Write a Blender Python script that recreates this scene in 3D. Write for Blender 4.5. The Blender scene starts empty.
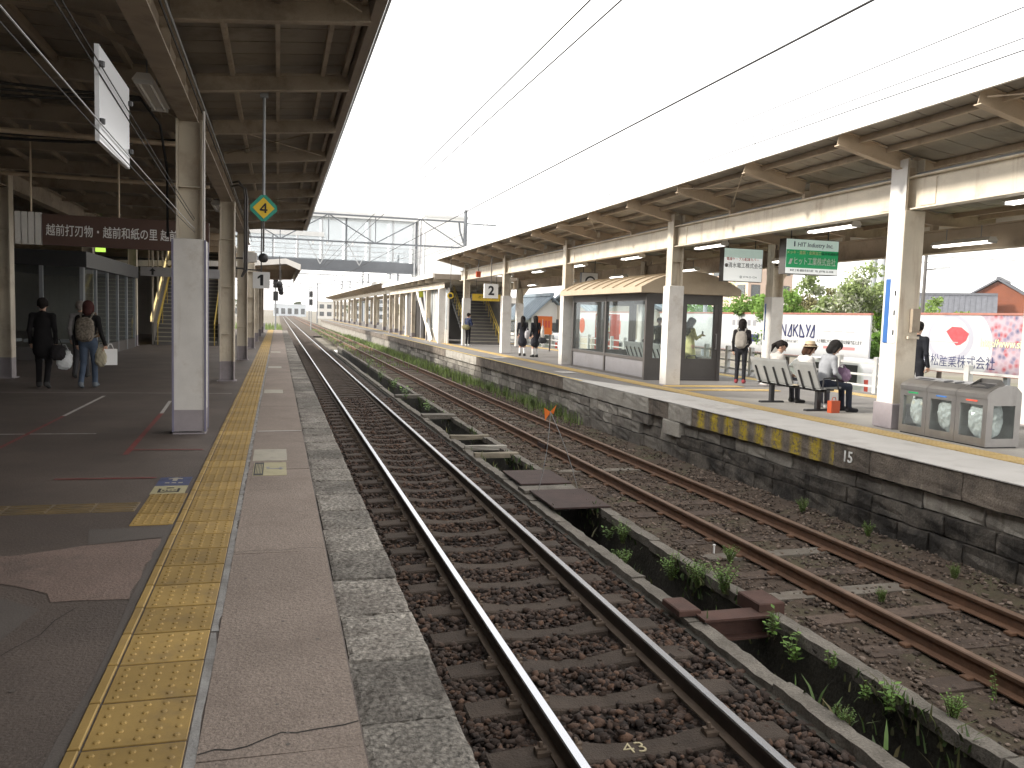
import bpy, bmesh, math, random
import numpy as np
from mathutils import Vector, Matrix
rnd = random.Random(7)
sc = bpy.context.scene
COL = sc.collection
R = math.radians

# ------------------------------------------------------------------ camera
# world: X to the right across the tracks, Y along the tracks, Z up, z=0 = platform top
FPX, CX, CY = 828.0, 512.0, 384.0
CAM_H = 1.56
def camera():
    d = np.array([278.0 - CX, 309.5 - CY, FPX]); d /= np.linalg.norm(d)
    roll = 0.03
    u = np.array([math.sin(roll), -math.cos(roll), 0.0])
    z = u + np.array([0, 0, -(u @ d) / d[2]]); z /= np.linalg.norm(z)
    x = np.cross(d, z)
    W = np.stack([x, d, z])
    right, down, fwd = W[:, 0], W[:, 1], W[:, 2]
    cam = bpy.data.cameras.new('camera')
    o = bpy.data.objects.new('camera', cam)
    COL.objects.link(o)
    m = Matrix(((right[0], -down[0], -fwd[0], 0), (right[1], -down[1], -fwd[1], 0),
                (right[2], -down[2], -fwd[2], CAM_H), (0, 0, 0, 1)))
    o.matrix_world = m
    cam.sensor_width = 36.0
    cam.lens = 36.0 * FPX / 1024.0
    cam.clip_start = 0.05
    cam.clip_end = 6000
    sc.camera = o
camera()

# ------------------------------------------------------------------ sky, sun, exposure
SUN_EL, SUN_AZ = 29.0, -86.0          # azimuth measured from +Y towards +X : sun stands to the left, a little behind
w = bpy.data.worlds.new('World'); sc.world = w; w.use_nodes = True
nt = w.node_tree; nt.nodes.clear()
sky = nt.nodes.new('ShaderNodeTexSky'); sky.sky_type = 'NISHITA'; sky.sun_disc = False
sky.sun_elevation = R(SUN_EL); sky.sun_rotation = R(SUN_AZ)
sky.air_density = 1.0; sky.dust_density = 1.5; sky.ozone_density = 1.0
hs = nt.nodes.new('ShaderNodeHueSaturation'); hs.inputs['Saturation'].default_value = 0.22   # white veil of thin cloud
bg = nt.nodes.new('ShaderNodeBackground'); bg.inputs['Strength'].default_value = 0.15
wo = nt.nodes.new('ShaderNodeOutputWorld')
cloud = nt.nodes.new('ShaderNodeMix'); cloud.data_type = 'RGBA'; cloud.inputs[0].default_value = 0.6; cloud.inputs[7].default_value = (9.6, 9.25, 8.85, 1)   # even bright cloud veil
nt.links.new(sky.outputs[0], hs.inputs['Color']); nt.links.new(hs.outputs[0], cloud.inputs[6]); nt.links.new(cloud.outputs[2], bg.inputs['Color'])
nt.links.new(bg.outputs[0], wo.inputs['Surface'])
sl = bpy.data.lights.new('sun', 'SUN'); sl.energy = 3.0; sl.angle = R(5); sl.color = (1.0, 0.935, 0.84)
so = bpy.data.objects.new('sun', sl); COL.objects.link(so)
sd = Vector((math.sin(R(SUN_AZ)) * math.cos(R(SUN_EL)), math.cos(R(SUN_AZ)) * math.cos(R(SUN_EL)), math.sin(R(SUN_EL))))
so.rotation_euler = sd.to_track_quat('Z', 'Y').to_euler()
vs = sc.view_settings
vs.view_transform = 'Standard'; vs.look = 'None'; vs.gamma = 1.0; vs.use_curve_mapping = False
vs.exposure = 1.08
sc.render.film_transparent = False
sc.cycles.max_bounces = 8; sc.cycles.diffuse_bounces = 4; sc.cycles.glossy_bounces = 3
sc.cycles.transmission_bounces = 6; sc.cycles.transparent_max_bounces = 12
sc.cycles.use_denoising = True

# ------------------------------------------------------------------ materials
MATS = {}
def pm(name, col, rough=0.7, var=0.18, scale=3.0, metal=0.0, bump=0.0, bscale=40.0, spec=0.4,
       dirt=None, dscale=1.2, damt=0.5, rand=0.0, island=0.0, streak=None, samt=0.5, alpha=None, trans=0.0, emit=0.0, grain=0.0, gscale=120.0, alt=None, dhi=0.72):
    """procedural paint / stone / metal: base colour, cloudy variation, dirt patches, vertical streaks, fine relief"""
    if name in MATS: return MATS[name]
    m = bpy.data.materials.new(name); m.use_nodes = True
    t = m.node_tree; N = t.nodes; L = t.links
    b = N['Principled BSDF']
    b.inputs['Roughness'].default_value = rough; b.inputs['Metallic'].default_value = metal
    b.inputs['Specular IOR Level'].default_value = spec
    geo = N.new('ShaderNodeNewGeometry')
    def noise(s, detail=4.0, vec=None, rg=0.6):
        n = N.new('ShaderNodeTexNoise'); n.inputs['Scale'].default_value = s; n.inputs['Detail'].default_value = detail
        n.inputs['Roughness'].default_value = rg
        L.new(vec if vec is not None else geo.outputs['Position'], n.inputs['Vector']); return n.outputs['Fac']
    def mixc(fac, a, bb, mode='MIX'):
        x = N.new('ShaderNodeMix'); x.data_type = 'RGBA'; x.blend_type = mode
        if isinstance(fac, float): x.inputs[0].default_value = fac
        else: L.new(fac, x.inputs[0])
        for i, v in ((6, a), (7, bb)):
            if isinstance(v, tuple): x.inputs[i].default_value = (*v, 1)
            else: L.new(v, x.inputs[i])
        return x.outputs[2]
    def ramp(v, lo, hi, a=0.0, bb=1.0):
        x = N.new('ShaderNodeMapRange'); x.inputs[1].default_value = lo; x.inputs[2].default_value = hi
        x.inputs[3].default_value = a; x.inputs[4].default_value = bb; L.new(v, x.inputs[0]); return x.outputs[0]
    lo = tuple(max(0, c * (1 - var)) for c in col); hi = tuple(min(1, c * (1 + var)) for c in col)
    c = mixc(ramp(noise(scale, 5.0), 0.3, 0.7), lo, hi)
    if grain > 0:
        g = ramp(noise(gscale, 2.0), 0.3, 0.7, 1 - grain, 1 + grain)
        hg = N.new('ShaderNodeHueSaturation'); L.new(c, hg.inputs['Color']); L.new(g, hg.inputs['Value']); c = hg.outputs[0]
    if dirt is not None:
        c = mixc(ramp(noise(dscale, 7.0, rg=0.7), 0.62 - 0.3 * damt, dhi, 0, min(1.0, damt + 0.3)), c, dirt)
    if streak is not None:
        mp = N.new('ShaderNodeMapping'); mp.inputs['Scale'].default_value = (9, 9, 0.7); L.new(geo.outputs['Position'], mp.inputs['Vector'])
        c = mixc(ramp(noise(1.0, 5.0, mp.outputs[0]), 0.66 - 0.25 * samt, 0.75, 0, samt + 0.2), c, streak)
    rv = None
    if rand > 0:
        oi = N.new('ShaderNodeObjectInfo'); rv = (oi.outputs['Random'], rand)
    if island > 0:
        rv = (geo.outputs['Random Per Island'], island)
        if alt is not None:
            wn = N.new('ShaderNodeTexWhiteNoise'); wn.noise_dimensions = '1D'; L.new(geo.outputs['Random Per Island'], wn.inputs['W'])
            c = mixc(ramp(wn.outputs['Value'], 0.45, 1.0, 0.0, 0.9), c, alt)
    if rv:
        h = N.new('ShaderNodeHueSaturation'); L.new(c, h.inputs['Color'])
        L.new(ramp(rv[0], 0, 1, 1 - rv[1], 1 + rv[1]), h.inputs['Value']); c = h.outputs[0]
    L.new(c, b.inputs['Base Color'])
    if bump > 0:
        bp = N.new('ShaderNodeBump'); bp.inputs['Strength'].default_value = min(1.0, bump); bp.inputs['Distance'].default_value = 0.02
        L.new(noise(bscale, 6.0), bp.inputs['Height']); L.new(bp.outputs[0], b.inputs['Normal'])
    if trans > 0: b.inputs['Transmission Weight'].default_value = trans
    if alpha is not None: b.inputs['Alpha'].default_value = alpha
    if emit > 0:
        b.inputs['Emission Color'].default_value = (*col, 1); b.inputs['Emission Strength'].default_value = emit
    MATS[name] = m; m.diffuse_color = (*col, 1)
    return m
def glass(name, tint=(0.9, 0.95, 0.95), clear=0.8, rough=0.02):
    """thin window glass: mostly clear, Fresnel reflection"""
    if name in MATS: return MATS[name]
    m = bpy.data.materials.new(name); m.use_nodes = True; t = m.node_tree; N = t.nodes; L = t.links; N.clear()
    o = N.new('ShaderNodeOutputMaterial'); tr = N.new('ShaderNodeBsdfTransparent'); tr.inputs[0].default_value = (*tint, 1)
    gl = N.new('ShaderNodeBsdfGlossy'); gl.inputs['Roughness'].default_value = rough; gl.inputs[0].default_value = (0.9, 0.95, 1, 1)
    df = N.new('ShaderNodeBsdfDiffuse'); df.inputs[0].default_value = (0.85, 0.87, 0.87, 1)
    lw = N.new('ShaderNodeLayerWeight'); lw.inputs[0].default_value = 0.5
    pw = N.new('ShaderNodeMath'); pw.operation = 'POWER'; L.new(lw.outputs['Facing'], pw.inputs[0]); pw.inputs[1].default_value = 5.0
    fr = N.new('ShaderNodeMath'); fr.operation = 'MULTIPLY_ADD'; L.new(pw.outputs[0], fr.inputs[0]); fr.inputs[1].default_value = 0.5; fr.inputs[2].default_value = 0.025
    m1 = N.new('ShaderNodeMixShader'); m1.inputs[0].default_value = 1 - clear; L.new(tr.outputs[0], m1.inputs[1]); L.new(df.outputs[0], m1.inputs[2])
    m2 = N.new('ShaderNodeMixShader'); L.new(fr.outputs[0], m2.inputs[0]); L.new(m1.outputs[0], m2.inputs[1]); L.new(gl.outputs[0], m2.inputs[2])
    L.new(m2.outputs[0], o.inputs[0]); MATS[name] = m; return m

M = {}
M['cream'] = pm('cream_paint', (0.60, 0.54, 0.44), 0.5, 0.13, 1.5, dirt=(0.33, 0.24, 0.16), dscale=2.3, damt=0.33, streak=(0.30, 0.20, 0.125), samt=0.36, grain=0.07)
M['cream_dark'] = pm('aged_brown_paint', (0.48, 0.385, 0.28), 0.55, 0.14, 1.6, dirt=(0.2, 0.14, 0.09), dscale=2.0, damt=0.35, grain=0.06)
M['roof_left'] = pm('shaded_roof_sheet', (0.235, 0.205, 0.165), 0.6, 0.18, 1.2, dirt=(0.08, 0.06, 0.045), dscale=1.5, damt=0.35, rand=0.12)  # darker copy of the roof sheet, with the left canopy's shade in its colour
M['left_steel'] = pm('grimy_shaded_brown_paint', (0.36, 0.30, 0.23), 0.55, 0.16, 1.6, dirt=(0.14, 0.10, 0.07), dscale=2.0, damt=0.4, grain=0.06)  # grimy, and darkened further to carry the shade under the left canopy
M['roof'] = pm('roof_sheet', (0.35, 0.31, 0.25), 0.6, 0.15, 1.2, dirt=(0.15, 0.11, 0.08), dscale=1.5, damt=0.35, rand=0.12)
M['roof_top'] = pm('roof_top_sheet', (0.62, 0.62, 0.60), 0.6, 0.1, 1.2)
M['fascia'] = pm('fascia_paint', (0.34, 0.29, 0.24), 0.5, 0.12, 2.0, streak=(0.2, 0.15, 0.11), samt=0.3)
M['fascia_white'] = pm('pale_fascia', (0.78, 0.75, 0.70), 0.5, 0.06, 2.0, streak=(0.5, 0.44, 0.36), samt=0.2)
M['wrap'] = pm('column_cover', (0.64, 0.62, 0.59), 0.45, 0.09, 2.5, dirt=(0.42, 0.37, 0.31), dscale=2.8, damt=0.3, streak=(0.45, 0.39, 0.32), samt=0.16, grain=0.05)
M['wrap_base'] = pm('column_base_paint', (0.30, 0.27, 0.285), 0.5, 0.12, 4.0, dirt=(0.2, 0.17, 0.15), damt=0.3)
M['trim'] = pm('column_corner_trim', (0.20, 0.19, 0.27), 0.4, 0.1, 5.0)
M['floor'] = pm('platform_floor', (0.122, 0.099, 0.085), 0.6, 0.22, 0.7, bump=0.35, bscale=55, dirt=(0.082, 0.068, 0.06), dscale=0.9, damt=0.5, grain=0.2, gscale=60)
M['slab'] = pm('edge_slab_concrete', (0.265, 0.216, 0.182), 0.8, 0.13, 1.1, bump=0.5, bscale=70, dirt=(0.19, 0.15, 0.125), dscale=2.0, damt=0.36, grain=0.24, gscale=75, rand=0.05)
M['patch'] = pm('repair_patch', (0.205, 0.150, 0.126), 0.75, 0.14, 2.0, bump=0.4, bscale=60, grain=0.18, gscale=60, dirt=(0.10, 0.08, 0.07), dscale=2.5, damt=0.42)
M['patch_dark'] = pm('dark_patch', (0.122, 0.107, 0.096), 0.65, 0.12, 2.0, bump=0.15, bscale=90, grain=0.1)
M['mortar'] = pm('mortar_strip', (0.30, 0.295, 0.285), 0.8, 0.25, 6.0, bump=0.3, bscale=80, dirt=(0.14, 0.13, 0.12), dscale=5, damt=0.5)
M['tile'] = pm('tactile_yellow', (0.355, 0.238, 0.078), 0.62, 0.14, 3.0, dirt=(0.20, 0.145, 0.075), dscale=4.0, damt=0.4, rand=0.19, grain=0.06)
M['tile_r'] = pm('tactile_yellow_pale', (0.47, 0.335, 0.135), 0.6, 0.12, 2.0, dirt=(0.33, 0.27, 0.16), dscale=3.0, damt=0.35, rand=0.08)
M['guide'] = pm('worn_guide_tile', (0.17, 0.122, 0.062), 0.6, 0.2, 3.0, dirt=(0.10, 0.085, 0.07), dscale=4.0, damt=0.5, rand=0.1)
M['white_line'] = pm('white_line_paint', (0.52, 0.5, 0.47), 0.6, 0.2, 5.0, dirt=(0.2, 0.18, 0.16), dscale=6, damt=0.5)
M['red_line'] = pm('red_line_paint', (0.24, 0.055, 0.05), 0.6, 0.2, 5.0, dirt=(0.13, 0.10, 0.09), dscale=5, damt=0.65)
M['yellow_line'] = pm('yellow_line_paint', (0.66, 0.46, 0.08), 0.6, 0.15, 5.0, dirt=(0.3, 0.25, 0.15), dscale=6, damt=0.35)
M['stone'] = pm('coping_stone', (0.235, 0.218, 0.192), 0.9, 0.30, 2.2, bump=1.0, bscale=30, dirt=(0.085, 0.07, 0.06), dscale=2.6, damt=0.62, rand=0.30, grain=0.6, gscale=42)
M['asphalt_r'] = pm('right_platform_asphalt', (0.20, 0.19, 0.18), 0.75, 0.12, 0.9, bump=0.15, bscale=100, grain=0.10, dirt=(0.14, 0.13, 0.12), dscale=0.8, damt=0.4)
M['conc_r'] = pm('right_edge_concrete', (0.50, 0.485, 0.46), 0.75, 0.08, 1.2, bump=0.15, bscale=90, grain=0.08, dirt=(0.30, 0.28, 0.25), dscale=1.3, damt=0.35)
M['kerb'] = pm('old_kerb_concrete', (0.165, 0.15, 0.128), 0.85, 0.2, 2.5, bump=0.7, bscale=40, dirt=(0.085, 0.075, 0.06), dscale=2.6, damt=0.55, grain=0.3, gscale=60)
M['conc_l'] = pm('pale_concrete', (0.36, 0.34, 0.30), 0.8, 0.15, 2.0, bump=0.4, bscale=50, dirt=(0.16, 0.14, 0.12), dscale=2.2, damt=0.45, grain=0.2, gscale=70)
M['ashlar'] = pm('ashlar_stone', (0.30, 0.28, 0.245), 0.85, 0.25, 2.5, bump=0.7, bscale=30, dirt=(0.085, 0.075, 0.065), dscale=1.6, damt=0.5, rand=0.25, streak=(0.10, 0.09, 0.075), samt=0.45, grain=0.15)
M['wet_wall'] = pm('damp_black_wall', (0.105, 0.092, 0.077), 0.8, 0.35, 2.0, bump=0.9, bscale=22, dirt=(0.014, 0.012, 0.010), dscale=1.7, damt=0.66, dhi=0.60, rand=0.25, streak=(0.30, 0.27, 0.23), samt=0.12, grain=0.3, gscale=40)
M['ditch_wall'] = pm('dark_ditch_wall', (0.05, 0.046, 0.036), 0.85, 0.4, 2.0, bump=0.8, bscale=22, dirt=(0.014, 0.013, 0.011), dscale=1.3, damt=0.6, grain=0.3, gscale=40)  # near black base colour inside the ditch
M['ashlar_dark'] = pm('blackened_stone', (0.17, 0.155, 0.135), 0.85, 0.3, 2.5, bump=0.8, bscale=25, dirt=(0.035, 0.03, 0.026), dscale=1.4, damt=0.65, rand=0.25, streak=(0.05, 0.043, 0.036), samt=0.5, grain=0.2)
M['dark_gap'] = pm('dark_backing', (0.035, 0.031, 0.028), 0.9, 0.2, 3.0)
M['dirt'] = pm('ballast_dirt', (0.045, 0.035, 0.029), 0.95, 0.35, 9.0, bump=1.0, bscale=30, grain=0.4, gscale=50)
M['dirt2'] = pm('track_dirt', (0.066, 0.047, 0.034), 0.95, 0.3, 5.0, bump=0.9, bscale=30, dirt=(0.075, 0.078, 0.035), dscale=1.1, damt=0.45, grain=0.35, gscale=60)
M['ground'] = pm('ground_gravel', (0.17, 0.15, 0.12), 0.95, 0.25, 0.4, bump=0.5, bscale=12, dirt=(0.11, 0.13, 0.05), dscale=0.15, damt=0.45)
M['ballast'] = pm('ballast_stone', (0.052, 0.037, 0.030), 0.9, 0.35, 14.0, bump=0.4, bscale=80, island=0.7, alt=(0.095, 0.054, 0.035))
M['ballast2'] = pm('old_gravel', (0.080, 0.058, 0.044), 0.9, 0.3, 10.0, bump=0.4, bscale=80, island=0.75, alt=(0.17, 0.135, 0.11))
M['sleeper'] = pm('brown_dusted_concrete', (0.066, 0.050, 0.039), 0.9, 0.25, 6.0, bump=0.8, bscale=60, dirt=(0.075, 0.058, 0.045), dscale=5, damt=0.4, rand=0.12, grain=0.15)
M['timber'] = pm('old_sleeper_timber', (0.088, 0.064, 0.050), 0.9, 0.35, 6.0, bump=0.7, bscale=50, rand=0.35, grain=0.25)
M['sleeper2'] = pm('grey_sleeper', (0.155, 0.138, 0.115), 0.9, 0.2, 6.0, bump=0.5, bscale=80, rand=0.2, dirt=(0.09, 0.07, 0.055), dscale=5, damt=0.45, grain=0.15)
M['rail_side'] = pm('rail_side_brown', (0.055, 0.042, 0.034), 0.7, 0.2, 8.0, bump=0.2, bscale=80)
M['rail_foot'] = pm('rail_foot_dust', (0.115, 0.085, 0.063), 0.85, 0.2, 8.0, bump=0.2, bscale=80)
M['rail_top'] = pm('polished_rail', (0.46, 0.475, 0.51), 0.24, 0.04, 2.0, metal=1.0)
M['rust'] = pm('rust', (0.118, 0.062, 0.035), 0.85, 0.25, 7.0, bump=0.25, bscale=70, dirt=(0.10, 0.055, 0.035), dscale=5, damt=0.45, grain=0.15)
M['rust_top'] = pm('rusty_rail_top', (0.19, 0.125, 0.088), 0.5, 0.2, 7.0, metal=0.3)
M['rust_plate'] = pm('rusty_plate', (0.048, 0.028, 0.024), 0.75, 0.25, 5.0, bump=0.2, bscale=60, dirt=(0.03, 0.02, 0.017), damt=0.4)
M['rust_beam'] = pm('rusty_beam', (0.075, 0.037, 0.028), 0.75, 0.25, 5.0, bump=0.25, bscale=60)
M['black'] = pm('black_metal', (0.03, 0.03, 0.032), 0.45, 0.1, 5.0)
M['cable'] = pm('black_cable', (0.025, 0.024, 0.024), 0.6, 0.1, 5.0)
M['dgrey'] = pm('dark_bronze_frame', (0.085, 0.078, 0.074), 0.4, 0.08, 3.0)
M['shelter_panel'] = pm('shelter_panel', (0.19, 0.185, 0.195), 0.45, 0.08, 3.0, dirt=(0.13, 0.125, 0.12), damt=0.25)
M['box_white'] = pm('sign_white_glow', (0.80, 0.82, 0.80), 0.35, 0.03, 2.0, emit=0.30)  # slight glow added to the hanging sign faces, white, mint and green
M['box_mint'] = pm('sign_mint_glow', (0.52, 0.66, 0.60), 0.35, 0.05, 3.0, emit=0.22)
M['box_green'] = pm('sign_green_glow', (0.012, 0.24, 0.085), 0.35, 0.06, 3.0, emit=0.30)
M['mgrey'] = pm('mid_grey_panel', (0.34, 0.335, 0.345), 0.45, 0.06, 3.0, dirt=(0.24, 0.23, 0.22), damt=0.15)
M['galv'] = pm('galvanised_steel', (0.42, 0.43, 0.44), 0.5, 0.12, 2.0, metal=0.3)
M['bridge_steel'] = pm('bridge_steel', (0.13, 0.14, 0.155), 0.55, 0.12, 1.0)
M['stair_stone'] = pm('stair_stone', (0.13, 0.122, 0.115), 0.7, 0.15, 2.0)
M['nosing'] = pm('stair_nosing', (0.36, 0.33, 0.26), 0.6, 0.1, 3.0)
M['galv_dark'] = pm('weathered_galvanised', (0.27, 0.285, 0.30), 0.55, 0.12, 2.0)
M['steel'] = pm('stainless', (0.36, 0.35, 0.345), 0.34, 0.12, 3.0, metal=0.85, streak=(0.25, 0.24, 0.235), samt=0.3)
M['white'] = pm('white_paint', (0.80, 0.80, 0.79), 0.4, 0.04, 2.0)
M['fence'] = pm('fence_white', (0.52, 0.525, 0.52), 0.45, 0.06, 2.0, dirt=(0.4, 0.38, 0.34), dscale=2, damt=0.25)
M['white_pole'] = pm('white_pole', (0.62, 0.62, 0.61), 0.45, 0.06, 2.0)
M['lampwhite'] = pm('lamp_enamel', (0.72, 0.70, 0.66), 0.35, 0.05, 2.0)
M['tube'] = pm('fluorescent_tube', (1.0, 0.98, 0.93), 0.3, 0.0, 1.0, emit=2.2)
M['tube_off'] = pm('fluorescent_tube_unlit', (0.8, 0.8, 0.78), 0.25, 0.02, 1.0)
M['yellow'] = pm('sign_yellow', (0.75, 0.52, 0.04), 0.45, 0.06, 3.0)
M['bag_orange'] = pm('bag_orange', (0.42, 0.07, 0.02), 0.6, 0.06, 3.0)
M['orange'] = pm('sign_orange', (0.70, 0.17, 0.025), 0.5, 0.06, 3.0)
M['green'] = pm('sign_green', (0.012, 0.24, 0.085), 0.4, 0.06, 3.0)
M['mint'] = pm('sign_mint', (0.52, 0.66, 0.60), 0.4, 0.05, 3.0)
M['teal'] = pm('sign_teal', (0.03, 0.30, 0.22), 0.45, 0.05, 3.0)
M['blue'] = pm('sign_blue', (0.04, 0.13, 0.36), 0.45, 0.06, 3.0)
M['floor_blue'] = pm('floor_sticker_blue', (0.07, 0.085, 0.17), 0.6, 0.2, 6.0, dirt=(0.12, 0.11, 0.1), dscale=8, damt=0.4)
M['floor_cream'] = pm('floor_sticker_cream', (0.42, 0.38, 0.23), 0.6, 0.12, 6.0, dirt=(0.25, 0.22, 0.17), dscale=8, damt=0.3)
M['floor_pale'] = pm('floor_sticker_pale', (0.40, 0.37, 0.30), 0.6, 0.1, 6.0, dirt=(0.26, 0.23, 0.19), dscale=8, damt=0.35)
M['ink'] = pm('black_ink', (0.02, 0.02, 0.022), 0.5, 0.0, 1.0)
M['ink_grey'] = pm('grey_ink', (0.25, 0.25, 0.27), 0.5, 0.0, 1.0)
M['ink_navy'] = pm('navy_ink', (0.03, 0.035, 0.10), 0.5, 0.0, 1.0)
M['ink_red'] = pm('red_ink', (0.55, 0.07, 0.04), 0.5, 0.0, 1.0)
M['ink_pink'] = pm('pink_ink', (0.75, 0.42, 0.42), 0.5, 0.0, 1.0)
M['ink_white'] = pm('white_ink', (0.8, 0.8, 0.78), 0.5, 0.0, 1.0)
M['ink_cream'] = pm('cream_ink', (0.85, 0.78, 0.40), 0.5, 0.0, 1.0)
M['chalk'] = pm('chalk', (0.42, 0.37, 0.24), 0.9, 0.2, 30.0)
M['banner'] = pm('banner_maroon', (0.090, 0.048, 0.036), 0.5, 0.1, 3.0)
M['glass'] = glass('window_glass', (0.93, 0.96, 0.955), 0.985)
M['glass_milky'] = glass('milky_glass', (0.90, 0.93, 0.95), 0.60, 0.15)
M['wood'] = pm('pale_timber', (0.23, 0.20, 0.15), 0.8, 0.2, 6.0, bump=0.3)
M['grass'] = pm('grass_blades', (0.16, 0.22, 0.065), 0.7, 0.3, 2.0, island=0.45)
M['ditch_weed'] = pm('ditch_weed_leaves', (0.060, 0.105, 0.026), 0.7, 0.3, 3.0, island=0.5, alt=(0.12, 0.095, 0.045))
M['weed'] = pm('weed_leaves', (0.11, 0.21, 0.035), 0.6, 0.25, 4.0, island=0.4)
M['stem'] = pm('weed_stem', (0.10, 0.12, 0.04), 0.7, 0.2, 4.0)

# ------------------------------------------------------------------ mesh helpers
class MB:
    """collects simple solids into one mesh; every solid may take its own material slot"""
    def __init__(s): s.v = []; s.f = []; s.m = []; s.cur = 0
    def add(s, vs, fs, mi=None):
        o = len(s.v); s.v += [tuple(map(float, p)) for p in vs]
        for f in fs: s.f.append([i + o for i in f]); s.m.append(s.cur if mi is None else mi)
        return s
    def box(s, x0, y0, z0, x1, y1, z1, mi=None):
        vs = [(x0,y0,z0),(x1,y0,z0),(x1,y1,z0),(x0,y1,z0),(x0,y0,z1),(x1,y0,z1),(x1,y1,z1),(x0,y1,z1)]
        return s.add(vs, [(0,3,2,1),(4,5,6,7),(0,1,5,4),(1,2,6,5),(2,3,7,6),(3,0,4,7)], mi)
    def cbox(s, c, d, mi=None):
        return s.box(c[0]-d[0]/2, c[1]-d[1]/2, c[2]-d[2]/2, c[0]+d[0]/2, c[1]+d[1]/2, c[2]+d[2]/2, mi)
    def bbox(s, x0, y0, z0, x1, y1, z1, b=0.01, mi=None):
        """box with chamfered top edges"""
        vs = [(x0,y0,z0),(x1,y0,z0),(x1,y1,z0),(x0,y1,z0),(x0,y0,z1-b),(x1,y0,z1-b),(x1,y1,z1-b),(x0,y1,z1-b),
              (x0+b,y0+b,z1),(x1-b,y0+b,z1),(x1-b,y1-b,z1),(x0+b,y1-b,z1)]
        return s.add(vs, [(0,3,2,1),(8,9,10,11),(0,1,5,4),(1,2,6,5),(2,3,7,6),(3,0,4,7),(4,5,9,8),(5,6,10,9),(6,7,11,10),(7,4,8,11)], mi)
    def prism(s, poly, axis, a, b, mi=None):
        """polygon (list of 2D) extruded along axis 'x','y' or 'z' from a to b"""
        def P(p, t): return {'x': (t, p[0], p[1]), 'y': (p[0], t, p[1]), 'z': (p[0], p[1], t)}[axis]
        n = len(poly); vs = [P(p, a) for p in poly] + [P(p, b) for p in poly]
        fs = [tuple(range(n))[::-1], tuple(range(n, 2 * n))] + [(i, (i+1) % n, n + (i+1) % n, n + i) for i in range(n)]
        return s.add(vs, fs, mi)
    def tube(s, p0, p1, r0, r1=None, n=8, mi=None, cap=True):
        p0, p1 = Vector(p0), Vector(p1); r1 = r0 if r1 is None else r1
        d = (p1 - p0)
        if d.length < 1e-6: return s
        d.normalize(); a = d.orthogonal().normalized(); b = d.cross(a)
        vs = []
        for p, r in ((p0, r0), (p1, r1)):
            for i in range(n):
                t = 2 * math.pi * i / n; vs.append(p + a * (math.cos(t) * r) + b * (math.sin(t) * r))
        fs = [(i, (i+1) % n, n + (i+1) % n, n + i) for i in range(n)]
        if cap: fs += [tuple(range(n))[::-1], tuple(range(n, 2 * n))]
        return s.add(vs, fs, mi)
    def path(s, pts, r, n=6, mi=None):
        for a, b in zip(pts[:-1], pts[1:]): s.tube(a, b, r, r, n, mi)
        return s
    def bar(s, p0, p1, wd, ht, mi=None, up=(0, 0, 1)):
        """rectangular bar between two points"""
        p0, p1 = Vector(p0), Vector(p1); d = (p1 - p0).normalized(); u = Vector(up)
        if abs(d.dot(u)) > 0.99: u = Vector((0, 1, 0))
        x = d.cross(u).normalized(); u = x.cross(d).normalized()
        vs = []
        for p in (p0, p1):
            for sx, su in ((-1, -1), (1, -1), (1, 1), (-1, 1)): vs.append(p + x * (sx * wd / 2) + u * (su * ht / 2))
        return s.add(vs, [(0,1,2,3),(7,6,5,4),(0,4,5,1),(1,5,6,2),(2,6,7,3),(3,7,4,0)], mi)
    def lathe(s, prof, c=(0, 0, 0), n=14, mi=None):
        vs = []; fs = []
        for r, z in prof:
            for i in range(n):
                t = 2 * math.pi * i / n; vs.append((c[0] + r * math.cos(t), c[1] + r * math.sin(t), c[2] + z))
        for k in range(len(prof) - 1):
            for i in range(n): fs.append((k*n + i, k*n + (i+1) % n, (k+1)*n + (i+1) % n, (k+1)*n + i))
        fs.append(tuple(range(n))[::-1]); fs.append(tuple(range((len(prof)-1)*n, len(prof)*n)))
        return s.add(vs, fs, mi)
    def ibeam(s, p0, p1, wd, ht, tf=0.014, tw=0.010, mi=None):
        """I section standing upright along p0-p1 (centre line of the section)"""
        p0, p1 = Vector(p0), Vector(p1); d = (p1 - p0).normalized(); x = d.cross(Vector((0, 0, 1))).normalized(); u = x.cross(d).normalized()
        s.bar(p0 + u * (ht/2 - tf/2), p1 + u * (ht/2 - tf/2), wd, tf, mi); s.bar(p0 - u * (ht/2 - tf/2), p1 - u * (ht/2 - tf/2), wd, tf, mi)
        return s.bar(p0, p1, tw, ht - 2 * tf, mi)
    def mesh(s, name, mats):
        me = bpy.data.meshes.new(name); me.from_pydata(s.v, [], s.f)
        for m in (mats if isinstance(mats, (list, tuple)) else [mats]): me.materials.append(m)
        me.polygons.foreach_set('material_index', s.m); me.update(); return me
    def build(s, name, mats, parent=None, smooth=False, loc=None):
        me = s.mesh(name, mats)
        if smooth: me.polygons.foreach_set('use_smooth', [True] * len(me.polygons))
        return link(name, me, parent, loc)
def link(name, data, parent=None, loc=None, rot=None):
    o = bpy.data.objects.new(name, data); COL.objects.link(o)
    if parent is not None: o.parent = parent
    if loc is not None: o.location = loc
    if rot is not None: o.rotation_euler = rot
    return o
def tag(o, label, cat, group=None):
    o['label'] = label; o['category'] = cat
    if group: o['group'] = group
    return o
def thing(name, label, cat, loc=(0, 0, 0), rz=0.0, group=None):
    o = link(name, None, None, loc, (0, 0, rz)); o.empty_display_size = 0.1
    return tag(o, label, cat, group)
def struct(o): o['kind'] = 'structure'; return o
def stuff(o): o['kind'] = 'stuff'; return o
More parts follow.
